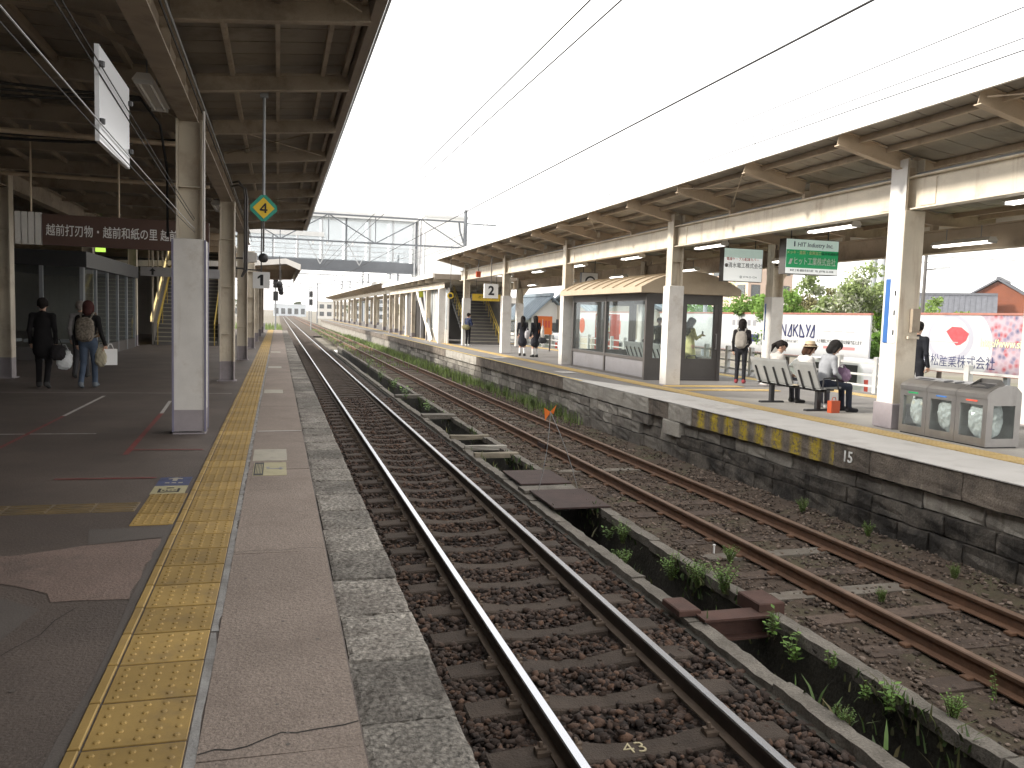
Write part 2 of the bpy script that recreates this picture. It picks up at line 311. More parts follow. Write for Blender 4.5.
def text(s, size, mat, parent, loc, rot, name='lettering', bold=0.0, sx=1.0, align='CENTER', ext=0.0015, spacing=1.0, shear=0.0):
    c = bpy.data.curves.new(name, 'FONT'); c.body = s; c.size = size; c.align_x = align; c.align_y = 'CENTER'
    c.extrude = ext; c.offset = bold * size; c.space_character = spacing; c.shear = shear; c.resolution_u = 3
    c.materials.append(mat)
    o = link(name, c, parent, loc, rot); o.scale = (sx, 1, 1); return o
FACE_CAM = (R(90), 0, 0)            # text standing upright, read from -Y
FACE_LEFT = (R(90), 0, R(-90))      # text standing upright, read from -X
FACE_UP = (0, 0, 0)
def mesh_np(name, V, F, mats, mi=None, smooth=False):
    """numpy verts (n,3) and faces (m,k) -> mesh"""
    me = bpy.data.meshes.new(name); n, k = F.shape
    me.vertices.add(len(V)); me.vertices.foreach_set('co', V.astype(np.float32).ravel())
    me.loops.add(n * k); me.loops.foreach_set('vertex_index', F.astype(np.int32).ravel())
    me.polygons.add(n); me.polygons.foreach_set('loop_start', np.arange(0, n * k, k, dtype=np.int32))
    me.polygons.foreach_set('loop_total', np.full(n, k, dtype=np.int32))
    for m in (mats if isinstance(mats, (list, tuple)) else [mats]): me.materials.append(m)
    if mi is not None: me.polygons.foreach_set('material_index', mi.astype(np.int32))
    if smooth: me.polygons.foreach_set('use_smooth', np.ones(n, dtype=bool))
    me.update(calc_edges=True); me.validate(); return me

# ================================================================== SETTING
# ---- ground sheet to the horizon (the ditch and the station stand in it; cut around the station)
def ground():
    b = MB(); z = -1.28
    for x0, x1, y0, y1 in ((-1500, 3.46, -300, 3500), (4.34, 1500, -300, 3500), (3.46, 4.34, 62, 3500), (3.46, 4.34, -300, .5)):
        b.add([(x0, y0, z), (x1, y0, z), (x1, y1, z), (x0, y1, z)], [(0, 1, 2, 3)])
    struct(b.build('ground', M['ground']))
ground()

# ---- left platform
LP_END = 66.0
def left_platform():
    b = MB(); b.box(-14.0, -30.0, -1.4, 0.315, LP_END, 0.0)
    lp = struct(b.build('left_platform', M['floor']))
    # retaining wall under the coping
    MB().box(0.316, -30, -1.4, 0.62, LP_END, -0.33).build('retaining_wall', M['ashlar_dark'], lp)
    # coping stones, each its own
    var = []
    for k in range(5):
        r = random.Random(k); bm = bmesh.new(); bmesh.ops.create_cube(bm, size=1)
        bmesh.ops.subdivide_edges(bm, edges=bm.edges[:], cuts=15, use_grid_fill=True)
        for v in bm.verts:
            top = v.co.z > 0.49
            v.co.x *= 0.372; v.co.y *= 0.568; v.co.z *= 0.33
            if top: v.co.z += r.uniform(-0.0016, 0.0016) - (r.uniform(.003, .007) if r.random() < .13 else 0) + .003 * math.sin(v.co.x * 21 + k) * math.sin(v.co.y * 17 + 2 * k)
            if top and (abs(v.co.x) > 0.18 or abs(v.co.y) > 0.28):
                v.co.z -= r.uniform(0.002, 0.009); v.co.x *= r.uniform(0.975, 1.0); v.co.y *= r.uniform(0.980, 1.0)
            v.co.z -= 0.165
        me = bpy.data.meshes.new('coping_stone'); bm.to_mesh(me); bm.free(); me.materials.append(M['stone']); var.append(me)
    y = 0.44; i = 0
    while y < LP_END - 0.3:
        o = link('coping_stone', var[i % 5], lp, (0.505 + rnd.uniform(-0.006, 0.006), y, rnd.uniform(-0.004, 0.004)), (0, 0, math.pi * (i // 5 % 2)))
        y += 0.583; i += 1
    # concrete slabs between tactile strip and coping
    ys = [-2.0, 0.1, 2.9, 5.42, 8.3, 10.92, 13.8, 16.6, 20.2, 24.0, 28.0, 32.0, 36.5, 41.0, 46.0, 51.0, 56.0, 61.0, LP_END]
    for a, c in zip(ys[:-1], ys[1:]):
        sk = rnd.uniform(-0.015, 0.015)
        bb = MB(); bb.add([(-0.262, a+.006, 0), (0.308, a+.006+sk, 0), (0.308, c-.006, 0), (-0.262, c-.006, 0), (-0.262, a+.006, .005), (0.308, a+.006+sk, .005), (0.308, c-.006, .005), (-0.262, c-.006, .005)],
                         [(4,5,6,7),(0,1,5,4),(1,2,6,5),(2,3,7,6),(3,0,4,7)])
        bb.build('paving_slab', M['slab'], lp)
    # mortar strip beside the tactile tiles
    for k, (a, c) in enumerate([(-1.0, 4.1), (4.12, 6.1), (6.1, 7.2), (7.22, 9.6), (9.62, 14.0), (14.05, 30.0)]):
        vs = []; n = 24; up = []
        for q in range(n + 1):
            yy = a + (c - a) * q / n; vs += [(-0.300, yy, 0.0035), (-0.262 + rnd.uniform(-0.018, 0.012), yy, 0.0035)]
        MB().add(vs, [(2*q, 2*q+1, 2*q+3, 2*q+2) for q in range(n)]).build('mortar_strip', M['mortar'], lp)
    MB().add([(-0.735 + rnd.uniform(-.02, .01) if j % 2 == 0 else -0.655, -1 + (j // 2) * 0.35, 0.0025) for j in range(44)],
             [(2*q, 2*q+1, 2*q+3, 2*q+2) for q in range(21)]).build('mortar_strip', M['patch_dark'], lp)
    return lp
LP = left_platform()

def tile_mesh(name, w, mat, bar=True, n=5, h=0.008, dh=0.005):
    b = MB(); g = 0.0065
    b.bbox(g, g, -0.004, w - g, w - g, h, 0.002)
    st = w / (n + 0.35)
    for i in range(n):
        for j in range(n):
            x = w / 2 + (i - (n - 1) / 2) * st; y = w / 2 + (j - (n - 1) / 2) * st
            b.lathe([(0.0135, 0), (0.0115, dh * 0.7), (0.007, dh)], (x, y, h), 7)
    if bar: b.bbox(-0.042, 0.006, -0.004, -0.002, w - 0.006, h + 0.007, 0.004)
    return b.mesh(name, mat)
def left_tactile():
    me = tile_mesh('tactile_tile', 0.355, M['tile']); y = 0.905; n = 0
    while y < LP_END - 0.4 and n < 290:
        link('tactile_tile', me, LP, (-0.655, y, rnd.uniform(-0.001, 0.001)), (0, 0, rnd.uniform(-0.006, 0.006))); y += 0.36; n += 1
    me2 = tile_mesh('tactile_tile', 0.30, M['tile'], False)
    for i in range(1):
        for j in range(3): link('tactile_tile', me2, LP, (-1.01 + i * 0.3, 6.26 + j * 0.35, 0.0), (0, 0, 0)).scale = (1, 1.15, 1)
    # guide strip of bar tiles leading away to the left
    b = MB(); b.bbox(0, 0, -0.004, 0.30, 0.30, 0.006, 0.002)
    for k in range(4): b.bbox(0.012, 0.03 + k * 0.075, 0.004, 0.288, 0.052 + k * 0.075, 0.011, 0.003)
    mg = b.mesh('guide_tile', M['guide'])
    for k in range(14): link('guide_tile', mg, LP, (-1.34 - k * 0.305, 6.72 + rnd.uniform(-.003, .003), 0))
left_tactile()

def sheet(name, poly, z, mat, parent=None, th=0.0):
    if th: return MB().prism(poly, 'z', z - th, z).build(name, mat, parent)
    return MB().add([(x, y, z) for x, y in poly], [tuple(range(len(poly)))]).build(name, mat, parent)
def ragged(poly, step=.12, j=.012):
    out = []
    for (x0, y0), (x1, y1) in zip(poly, poly[1:] + poly[:1]):
        n = max(1, int(math.hypot(x1 - x0, y1 - y0) / step))
        for i in range(n): out.append((x0 + (x1 - x0) * i / n + rnd.uniform(-j, j), y0 + (y1 - y0) * i / n + rnd.uniform(-j, j)))
    return out
def cracks():
    b = lambda pts, w: [sheet('crack', [(x0 - w, y0), (x1 - w, y1), (x1 + w, y1 + .002), (x0 + w, y0 + .002)] if abs(y1 - y0) > abs(x1 - x0) else [(x0, y0 - w), (x1, y1 - w), (x1, y1 + w), (x0, y0 + w)], .0062, M['dark_gap'], LP) for (x0, y0), (x1, y1) in zip(pts[:-1], pts[1:])]
    def wander(x, y, dx, dy, n, j): 
        p = [(x, y)]
        for _ in range(n): x += dx + rnd.uniform(-j, j) * abs(dy) ; y += dy + rnd.uniform(-j, j) * abs(dx); p.append((x, y))
        return p
    b(wander(-.26, 5.46, .058, .002, 10, .5), .0022); b(wander(-.26, 2.95, .058, .010, 10, .5), .005); b(wander(-1.45, 2.2, .02, .17, 14, .35), .0025); b(wander(-3.2, 6.2, .12, -.05, 12, .8), .0025); b(wander(-.25, 7.4, .057, .012, 10, .8), .0015)
    for k in range(26):
        x, y = rnd.uniform(-3.2, -.8), rnd.uniform(3.0, 10.0); r_ = rnd.uniform(.006, .016)
        sheet('gum_spot', [(x + r_ * math.cos(a * .9), y + r_ * 1.1 * math.sin(a * .9)) for a in range(7)], .0042, M['patch_dark'] if k % 3 else M['patch'], LP)
    for k in range(16):
        x, y = rnd.uniform(-.2, .28), rnd.uniform(2.7, 9.0); r_ = rnd.uniform(.004, .010)
        sheet('gum_spot', [(x + r_ * math.cos(a * .9), y + r_ * 1.1 * math.sin(a * .9)) for a in range(7)], .0066, M['patch_dark'], LP)
def left_floor_marks():
    cracks()
    sheet('repair_patch', ragged([(-6.0, 5.15), (-1.50, 5.08), (-1.17, 4.84), (-1.13, 4.70), (-0.76, 4.68), (-0.74, 5.90), (-1.20, 5.78), (-1.55, 5.62), (-2.4, 5.55), (-6.0, 5.5)]), 0.003, M['patch'], LP)
    sheet('repair_patch', [(-1.18, 5.80), (-0.745, 5.92), (-0.745, 6.22), (-1.25, 6.2)], 0.0032, M['patch_dark'], LP)
    sheet('repair_patch', [(-6.0, 2.0), (-1.62, 2.0), (-1.36, 3.2), (-1.16, 4.60), (-1.55, 4.95), (-6.0, 5.05)], 0.0022, M['patch_dark'], LP)
    def line(pts, w, mat, z=0.004):
        for (x0, y0), (x1, y1) in zip(pts[:-1], pts[1:]):
            d = Vector((x1 - x0, y1 - y0, 0)).normalized(); n = Vector((-d.y, d.x, 0)) * w / 2
            sheet('painted_line', [(x0 - n.x, y0 - n.y), (x1 - n.x, y1 - n.y), (x1 + n.x, y1 + n.y), (x0 + n.x, y0 + n.y)], z, mat, LP)
    line([(-7.5, 10.96), (-2.1, 10.88)], 0.045, M['white_line'])
    line([(-2.84, 9.0), (-2.84, 12.6)], 0.05, M['red_line'], 0.0052); line([(-2.84, 12.62), (-2.84, 15.4)], 0.05, M['white_line'], 0.0052)
    line([(-1.52, 9.3), (-1.62, 12.9)], 0.06, M['red_line'], 0.0052); line([(-1.62, 12.9), (-1.70, 14.6)], 0.05, M['white_line'], 0.0052)
    line([(-1.50, 9.62), (-0.78, 9.58)], 0.05, M['red_line'], 0.0046)
    line([(-1.9, 8.05), (-1.05, 8.02)], 0.05, M['red_line'], 0.0046)
    line([(-4.6, 16.0), (-0.8, 15.9)], 0.035, M['white_line'], 0.0046)
    line([(-0.24, 10.93), (0.30, 10.96)], 0.055, M['white_line'], 0.0085)
    # floor stickers
    s = thing('floor_sticker', 'blue and cream waiting position sticker on the dark floor beside the yellow tactile tiles', 'sticker', (-0.88, 7.65, 0.0))
    MB().box(-0.135, -0.01, 0, 0.135, 0.37, 0.004).build('blue_field', M['floor_blue'], s)
    MB().box(-0.135, -0.36, 0, 0.135, -0.012, 0.004).build('cream_field', M['floor_cream'], s)
    MB().add([(-.02,.20,.0055),(.02,.20,.0055),(.02,.29,.0055),(.06,.27,.0055),(.06,.30,.0055),(0,.345,.0055),(-.06,.30,.0055),(-.06,.27,.0055),(-.02,.29,.0055)], [tuple(range(9))]).build('arrow', M['floor_pale'], s)
    for k in range(3): MB().box(-0.07 + k * .055, .10, .004, -0.035 + k * .055, .13, .0055).build('character', M['floor_pale'], s)
    b = MB(); b.box(-.085, -.28, .004, .085, -.255, .0055); b.box(-.085, -.255, .004, -.065, -.13, .0055); b.box(.065, -.255, .004, .085, -.13, .0055)
    for k in range(4): b.lathe([(.012, 0), (.012, .0015)], (-.045 + k * .03, -.20, .004), 8); 
    b.box(-.03, -.12, .004, .03, -.09, .0055); b.build('pictogram', M['ink'], s)
    s = thing('floor_sticker', 'cream sticker with a black block and arrow on the concrete platform edge', 'sticker', (-0.065, 8.33, 0.005))
    MB().box(-.155, -.34, 0, .155, .34, .003).build('cream_field', M['floor_cream'], s)
    MB().box(-.148, -.33, .0032, -.06, .33, .0045).build('black_field', M['ink'], s)
    b = MB(); b.box(-.03, -.02, .0032, .11, .015, .0045); b.add([(.09, -.08, .0045), (.135, 0, .0045), (.09, .08, .0045)], [(0, 1, 2)]); b.box(-.035, .04, .0032, -.005, .10, .0045); b.build('arrow', M['ink_grey'], s)
    for k in range(5): MB().box(-.135 + .014*k, -.25, .0046, -.128 + .014*k, .25, .0052).build('character', M['floor_cream'], s)
    for k, (y, mt) in enumerate([(9.14, 'floor_pale'), (16.3, 'floor_pale'), (23.2, 'floor_pale'), (31.5, 'floor_pale')]):
        lab = ['nearest blank pale rectangle sticker on the concrete edge, behind the cream one', 'second blank pale rectangle along the concrete platform edge', 'third blank pale rectangle along the concrete platform edge', 'farthest blank pale rectangle on the concrete platform edge'][k]
        tag(MB().box(-.24, y - .36, .005, .10, y + .36, .0085).build('floor_sticker', M[mt]), lab, 'sticker', 'blank rectangles on the platform edge')
left_floor_marks()

# ---- track beds
def sheet_grid(name, x0, x1, y0, y1, z, nx, ny, jit, mat, seed=1, prof=None):
    r = np.random.RandomState(seed); xs = np.linspace(x0, x1, nx); ys = np.linspace(y0, y1, ny)
    X, Y = np.meshgrid(xs, ys, indexing='ij'); Z = np.full_like(X, z) + (r.rand(*X.shape) - 0.5) * jit
    if prof is not None: Z += prof(X)
    V = np.stack([X, Y, Z], -1).reshape(-1, 3); I = np.arange(nx * ny).reshape(nx, ny)
    F = np.stack([I[:-1, :-1], I[1:, :-1], I[1:, 1:], I[:-1, 1:]], -1).reshape(-1, 4)
    return link(name, mesh_np(name, V, F, mat, smooth=True))
struct(sheet_grid('track_bed_left', 0.60, 3.47, -1, 90, -1.150, 26, 700, 0.03, M['dirt'], 1))
struct(sheet_grid('track_bed_right', 4.33, 7.42, -1, 90, -1.105, 28, 700, 0.025, M['dirt2'], 2, lambda x: np.where(x > 6.7, (x - 6.7) * 0.10, 0)))
struct(MB().add([(0.5, 89.9, -1.13), (7.6, 89.9, -1.13), (7.6, 900, -1.13), (0.5, 900, -1.13)], [(0, 1, 2, 3)]).build('track_bed_far', M['dirt2']))

RT = -0.92                       # top of rail
T1, T2 = 2.227, 5.72             # track centres
G = 1.067 / 2 + 0.0325
def rail_mesh(name, mats, y0, y1):
    z = RT; prof = [(-.0635, z-.153), (.0635, z-.153), (.0635, z-.142), (.012, z-.127), (.008, z-.05), (.030, z-.038), (.0325, z-.010), (.026, z), (-.026, z), (-.0325, z-.010), (-.030, z-.038), (-.008, z-.05), (-.012, z-.127), (-.0635, z-.142)]
    mi = [1, 1, 1, 0, 0, 0, 2, 2, 2, 0, 0, 0, 1, 1]
    b = MB(); n = len(prof)
    b.add([(x, y0, zz) for x, zz in prof] + [(x, y1, zz) for x, zz in prof], [])
    for i in range(n): b.f.append([i, n + i, n + (i+1) % n, (i+1) % n]); b.m.append(mi[i])
    b.f.append(list(range(n))); b.m.append(0); return b.mesh(name, mats)
def tracks():
    t1 = struct(link('railway_track_left', None)); t2 = struct(link('railway_track_right', None))
    r1 = rail_mesh('rail', [M['rail_side'], M['rail_foot'], M['rail_top']], -1, 700)
    r2 = rail_mesh('rail', [M['rust'], M['rust'], M['rust_top']], -1, 700)
    for s in (-1, 1):
        link('rail', r1, t1, (T1 + s * G, 0, 0)); link('rail', r2, t2, (T2 + s * G, 0, 0))
    # prestressed concrete sleeper: high at the rail seats, dished and waisted in the middle
    xs = [-1.0, -0.99, -0.72, -0.42, -0.22, 0, 0.22, 0.42, 0.72, 0.99, 1.0]
    zt = [-0.035, -0.012, 0.0, 0.0, -0.028, -0.036, -0.028, 0.0, 0.0, -0.012, -0.035]
    hw = [0.105, 0.115, 0.125, 0.122, 0.105, 0.098, 0.105, 0.122, 0.125, 0.115, 0.105]
    V = []; F = []
    for x, z, h in zip(xs, zt, hw):
        V += [(x, -h - .02, -.16), (x, -h, z - .012), (x, -h + .014, z), (x, h - .014, z), (x, h, z - .012), (x, h + .02, -.16)]
    for k in range(len(xs) - 1):
        for j in range(5): F.append((6*k + j, 6*k + 6 + j, 6*k + 7 + j, 6*k + 1 + j))
    F += [tuple(range(6)), tuple(range(6*(len(xs)-1) + 5, 6*(len(xs)-1) - 1, -1))]
    sm = MB().add(V, F); sm.lathe([(.02, 0), (.018, .012)], (0.22, 0.0, -0.03), 6)
    me = sm.mesh('sleeper', M['sleeper'])
    for k in range(-5, 190):
        link('sleeper', me, t1, (T1 + rnd.uniform(-.01, .01), 4.57 + k * 0.641 + rnd.uniform(-.012, .012), -1.078), (0, 0, rnd.uniform(-.008, .008)))
    # spring clip with its bolt
    c = MB(); c.bbox(-.045, -.04, -.01, .045, .04, .028, .008); c.box(-.05, -.018, .028, .02, .018, .042); c.lathe([(.016, 0), (.016, .03), (.011, .045)], (-.012, 0, .028), 6)
    cm = c.mesh('rail_clip', M['rail_foot'])
    for k in range(-3, 26):
        for s in (-1, 1):
            for q in (-1, 1):
                link('rail_clip', cm, t1, (T1 + s * G + q * 0.10, 4.57 + k * 0.641, -1.072), (0, 0, 0 if q < 0 else math.pi))
    # right track: old timbers and grey sleepers, half sunk in dirt
    va = []
    for k in range(4):
        r = random.Random(k + 5); bm = bmesh.new(); bmesh.ops.create_cube(bm, size=1); bmesh.ops.subdivide_edges(bm, edges=bm.edges[:], cuts=3, use_grid_fill=True)
        for v in bm.verts:
            v.co.x = v.co.x * 2.1 + r.uniform(-.012, .012); v.co.y = v.co.y * .21 + r.uniform(-.008, .008); v.co.z = v.co.z * .14 - .07 + r.uniform(-.006, .006)
        me2 = bpy.data.meshes.new('sleeper'); bm.to_mesh(me2); bm.free(); me2.materials.append(M['timber'] if k % 2 else M['sleeper2']); va.append(me2)
    for k in range(-4, 150):
        link('sleeper', va[rnd.choice([0, 1, 1, 2, 3, 1, 0, 3])], t2, (T2 + rnd.uniform(-.03, .03), 4.9 + k * 0.66 + rnd.uniform(-.04, .04), -1.084 - rnd.uniform(0, .022)), (0, 0, rnd.uniform(-.03, .03)))
    cm2 = MB().bbox(-.035, -.04, -.01, .035, .04, .018, .008).mesh('rail_clip', M['rust'])
    for k in range(-2, 30):
        for s in (-1, 1):
            for q in (-1, 1): link('rail_clip', cm2, t2, (T2 + s * G + q * 0.09, 4.9 + k * 0.66 + rnd.uniform(-.03, .03), -1.078))
    # rail joint plate on the near rail of the right track
    MB().box(-.045, -.25, RT - .12, .045, .25, RT - .045).build('joint_plate', M['rust_plate'], t2, loc=(T2 - G, 15.7, 0))
    text('43', 0.17, M['chalk'], t1, (T1 - 0.06, 4.565, -1.1085), FACE_UP, 'chalk_number', ext=0.003, bold=-0.012)
tracks()

# ---- ballast (loose stones nobody could count)
def stones(name, rects, dens, size, mat, seed, zfun, keep=None, sub=True):
    r = np.random.RandomState(seed)
    t = (1 + 5 ** .5) / 2
    ico = np.array([(-1,t,0),(1,t,0),(-1,-t,0),(1,-t,0),(0,-1,t),(0,1,t),(0,-1,-t),(0,1,-t),(t,0,-1),(t,0,1),(-t,0,-1),(-t,0,1)], float); ico /= np.linalg.norm(ico[0])
    IF = np.array([(0,11,5),(0,5,1),(0,1,7),(0,7,10),(0,10,11),(1,5,9),(5,11,4),(11,10,2),(10,7,6),(7,1,8),(3,9,4),(3,4,2),(3,2,6),(3,6,8),(3,8,9),(4,9,5),(2,4,11),(6,2,10),(8,6,7),(9,8,1)])
    P = []
    for (x0, x1, y0, y1) in rects:
        n = int((x1 - x0) * (y1 - y0) * dens); P.append(np.stack([r.uniform(x0, x1, n), r.uniform(y0, y1, n)], -1))
    P = np.concatenate(P)
    if keep is not None: P = P[keep(P[:, 0], P[:, 1], r)]
    n = len(P); s = size[0] + (size[1] - size[0]) * r.rand(n) ** 1.6
    A = r.uniform(0, 2 * math.pi, n); B = r.uniform(-.6, .6, n)
    V = ico[None] * (1 + (r.rand(n, 12, 1) - .5) * 0.95)
    V = V * np.stack([s * r.uniform(.8, 1.3, n), s * r.uniform(.65, 1.0, n), s * r.uniform(.5, .85, n)], -1)[:, None, :]
    cb, sb = np.cos(B)[:, None], np.sin(B)[:, None]
    X, Y, Z = V[..., 0], V[..., 1], V[..., 2]
    Y, Z = Y * cb - Z * sb, Y * sb + Z * cb
    ca, sa = np.cos(A)[:, None], np.sin(A)[:, None]; X, Y = X * ca - Y * sa, X * sa + Y * ca
    V = np.stack([X + P[:, 0:1], Y + P[:, 1:2], Z + zfun(P[:, 0], P[:, 1], r)[:, None]], -1).reshape(-1, 3)
    F = (IF[None] + 12 * np.arange(n)[:, None, None]).reshape(-1, 3)
    return stuff(link(name, mesh_np(name, V, F, mat)))
def z1(x, y, r):
    # lower right at the rails, a little heaped between and at the ends
    d = np.minimum(abs(x - (T1 - G)), abs(x - (T1 + G)))
    return -1.116 + r.uniform(-.024, .016, len(x)) - 0.035 * np.exp(-(d / .12) ** 2)
def k1(x, y, r):
    fr = ((y - 4.57) / 0.641 + 0.5) % 1 - 0.5
    on = (abs(fr) * 0.641 < np.where(abs(x - T1) > .68, .07, .088) + r.normal(0, .018, len(x))) & (abs(x - T1) < 0.93 + r.normal(0, .05, len(x)))
    d = np.minimum(abs(x - (T1 - G)), abs(x - (T1 + G)))
    return ~on & (d > 0.05) & ~((abs(y - 4.57) < .13) & (abs(x - T1 + .05) < .24))
tag(stones('ballast', [(0.70, 3.46, 2.6, 9.0)], 820, (.017, .043), M['ballast'], 11, z1, k1), 'brown crushed stone ballast between the sleepers of the polished track', 'ballast')
tag(stones('ballast', [(0.70, 3.46, 9.0, 26.0)], 430, (.020, .040), M['ballast'], 12, z1, k1), 'brown ballast along the farther stretch of the polished track', 'ballast')
def z2(x, y, r): return -1.094 + r.uniform(-.016, .006, len(x)) + np.where(x > 6.7, (x - 6.7) * .10, 0)
def k2(x, y, r):
    d = np.minimum(abs(x - (T2 - G)), abs(x - (T2 + G))); return (d > .07) & (r.rand(len(x)) < .55 + .45 * np.sin(x * 9 + 3 * np.sin(y * 2.1)) * np.sin(y * 1.7))
tag(stones('gravel', [(4.36, 7.40, 3.2, 13.0)], 640, (.010, .030), M['ballast2'], 21, z2, k2), 'sparse dirty gravel around the rusty track', 'gravel')
tag(stones('gravel', [(4.36, 7.40, 13.0, 30.0)], 260, (.014, .034), M['ballast2'], 22, z2, k2), 'sparse gravel along the farther rusty track', 'gravel')

# ---- drainage ditch between the tracks
def ditch():
    d = thing('drainage_ditch', 'deep concrete drainage ditch running between the two tracks', 'ditch')
    zt = -1.0
    y = 1.0; k = 0
    while y < 62:
        L = rnd.uniform(0.9, 1.5) if y < 25 else 3.0
        for x0, x1, dz in ((3.455, 3.60, -0.03), (4.20, 4.34, 0.0)):
            bm = bmesh.new(); bmesh.ops.create_cube(bm, size=1); bmesh.ops.subdivide_edges(bm, edges=[e for e in bm.edges if abs(e.verts[0].co.y - e.verts[1].co.y) > .5], cuts=11); bmesh.ops.subdivide_edges(bm, edges=[e for e in bm.edges if abs(e.verts[0].co.x - e.verts[1].co.x) > .5], cuts=1)
            for v in bm.verts:
                j = 0.008
                v.co.x = v.co.x * (x1 - x0) + rnd.uniform(-j, j); v.co.y = v.co.y * (L - .015) + rnd.uniform(-j, j) * .5
                v.co.z = (v.co.z - .5) * .10 + (rnd.uniform(-j, j) if v.co.z > 0 else 0)
            me = bpy.data.meshes.new('kerb_block'); bm.to_mesh(me); bm.free(); me.materials.append(M['kerb'])
            link('kerb_block', me, d, ((x0 + x1) / 2 + rnd.uniform(-.012, .012), y + L / 2, zt + dz + rnd.uniform(-.012, .012)))
        y += L
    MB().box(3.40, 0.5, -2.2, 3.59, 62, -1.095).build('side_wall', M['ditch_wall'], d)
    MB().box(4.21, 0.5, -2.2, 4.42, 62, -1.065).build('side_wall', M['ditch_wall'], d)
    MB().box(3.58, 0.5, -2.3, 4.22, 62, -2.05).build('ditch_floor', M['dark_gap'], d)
ditch()
def ditch_covers():
    def plate(y0, y1, lab):
        b = MB(); b.bbox(3.56, y0, -0.985, 4.37, y1, -0.962, .004)
        tag(b.build('cover_plate', M['rust_plate']), lab, 'cover plate', 'rusty plates over the ditch')
    plate(10.27, 11.42, 'rusty brown steel plate bridging the ditch, nearest one, holding the wire marker')
    plate(11.86, 12.95, 'second rusty brown steel plate bridging the ditch behind the marker')
    def cross(y, w, z, h, mat, lab, name='cross_beam', cat='beam', x0=3.50, x1=4.34):
        bm = bmesh.new(); bmesh.ops.create_cube(bm, size=1); bmesh.ops.subdivide_edges(bm, edges=bm.edges[:], cuts=2, use_grid_fill=True)
        for v in bm.verts: v.co = Vector((v.co.x * (x1 - x0), v.co.y * w, v.co.z * h)) + Vector([rnd.uniform(-.006, .006) for _ in range(3)])
        me = bpy.data.meshes.new(name); bm.to_mesh(me); bm.free(); me.materials.append(mat)
        o = link(name, me, None, ((x0 + x1) / 2, y, z - h / 2), (0, 0, rnd.uniform(-.02, .02))); tag(o, lab, cat, 'beams across the ditch')
    cross(11.63, .34, -0.978, .10, M['kerb'], 'wide concrete beam across the ditch between the two rusty plates')
    cross(14.70, .16, -0.965, .09, M['wood'], 'pale beam across the ditch, first one behind the plates')
    cross(15.55, .10, -0.965, .09, M['conc_l'], 'thin pale strut across the ditch, second behind the plates')
    cross(16.95, .14, -0.965, .09, M['wood'], 'pale timber strut across the ditch, third behind the plates')
    cross(20.5, .42, -0.955, .10, M['kerb'], 'broad concrete slab across the ditch, farthest clear one')
    cross(25.5, .35, -0.955, .10, M['kerb'], 'small far concrete slab across the ditch among green weeds')
    h = thing('steel_cross_beam', 'rusty steel girder crossing the near ditch, resting on two bearing plates', 'beam', (3.9, 6.32, 0))
    b = MB(); b.ibeam((-.34, 0, -1.10), (.34, 0, -1.10), .22, .20, .02, .02); b.build('girder', M['rust_beam'], h)
    MB().bbox(-.50, .06, -1.02, -.29, .40, -.965, .01).build('bearing_plate', M['rust_beam'], h); MB().bbox(.24, -.02, -1.05, .50, .34, -.925, .01).build('bearing_plate', M['rust_beam'], h)
    # wire marker with the orange flag
    m = thing('wire_marker', 'thin wire tripod marker with an orange folded flag above the ditch plate', 'marker', (3.9, 11.3, -0.96))
    top = Vector((-.20, -.30, 1.20))
    for p in ((-.22, .06, 0), (.42, .16, 0)):
        q = [Vector(p).lerp(top, t) + Vector((math.sin(t * 3.1) * .035, 0, 0)) for t in (0, .25, .5, .75, 1)]
        MB().path(q, .0055, 5).build('leg', M['galv'], m)
    f = MB(); t = top
    f.add([t + Vector(v) for v in [(-.10, -.02, .06), (.0, 0, .0), (-.07, .01, -.13), (-.012, .03, -.06), (.09, 0, .10), (.06, .04, -.04)]], [(0, 2, 1), (1, 3, 4), (1, 5, 4), (0, 1, 3)])
    f.build('flag', M['orange'], m)
ditch_covers()

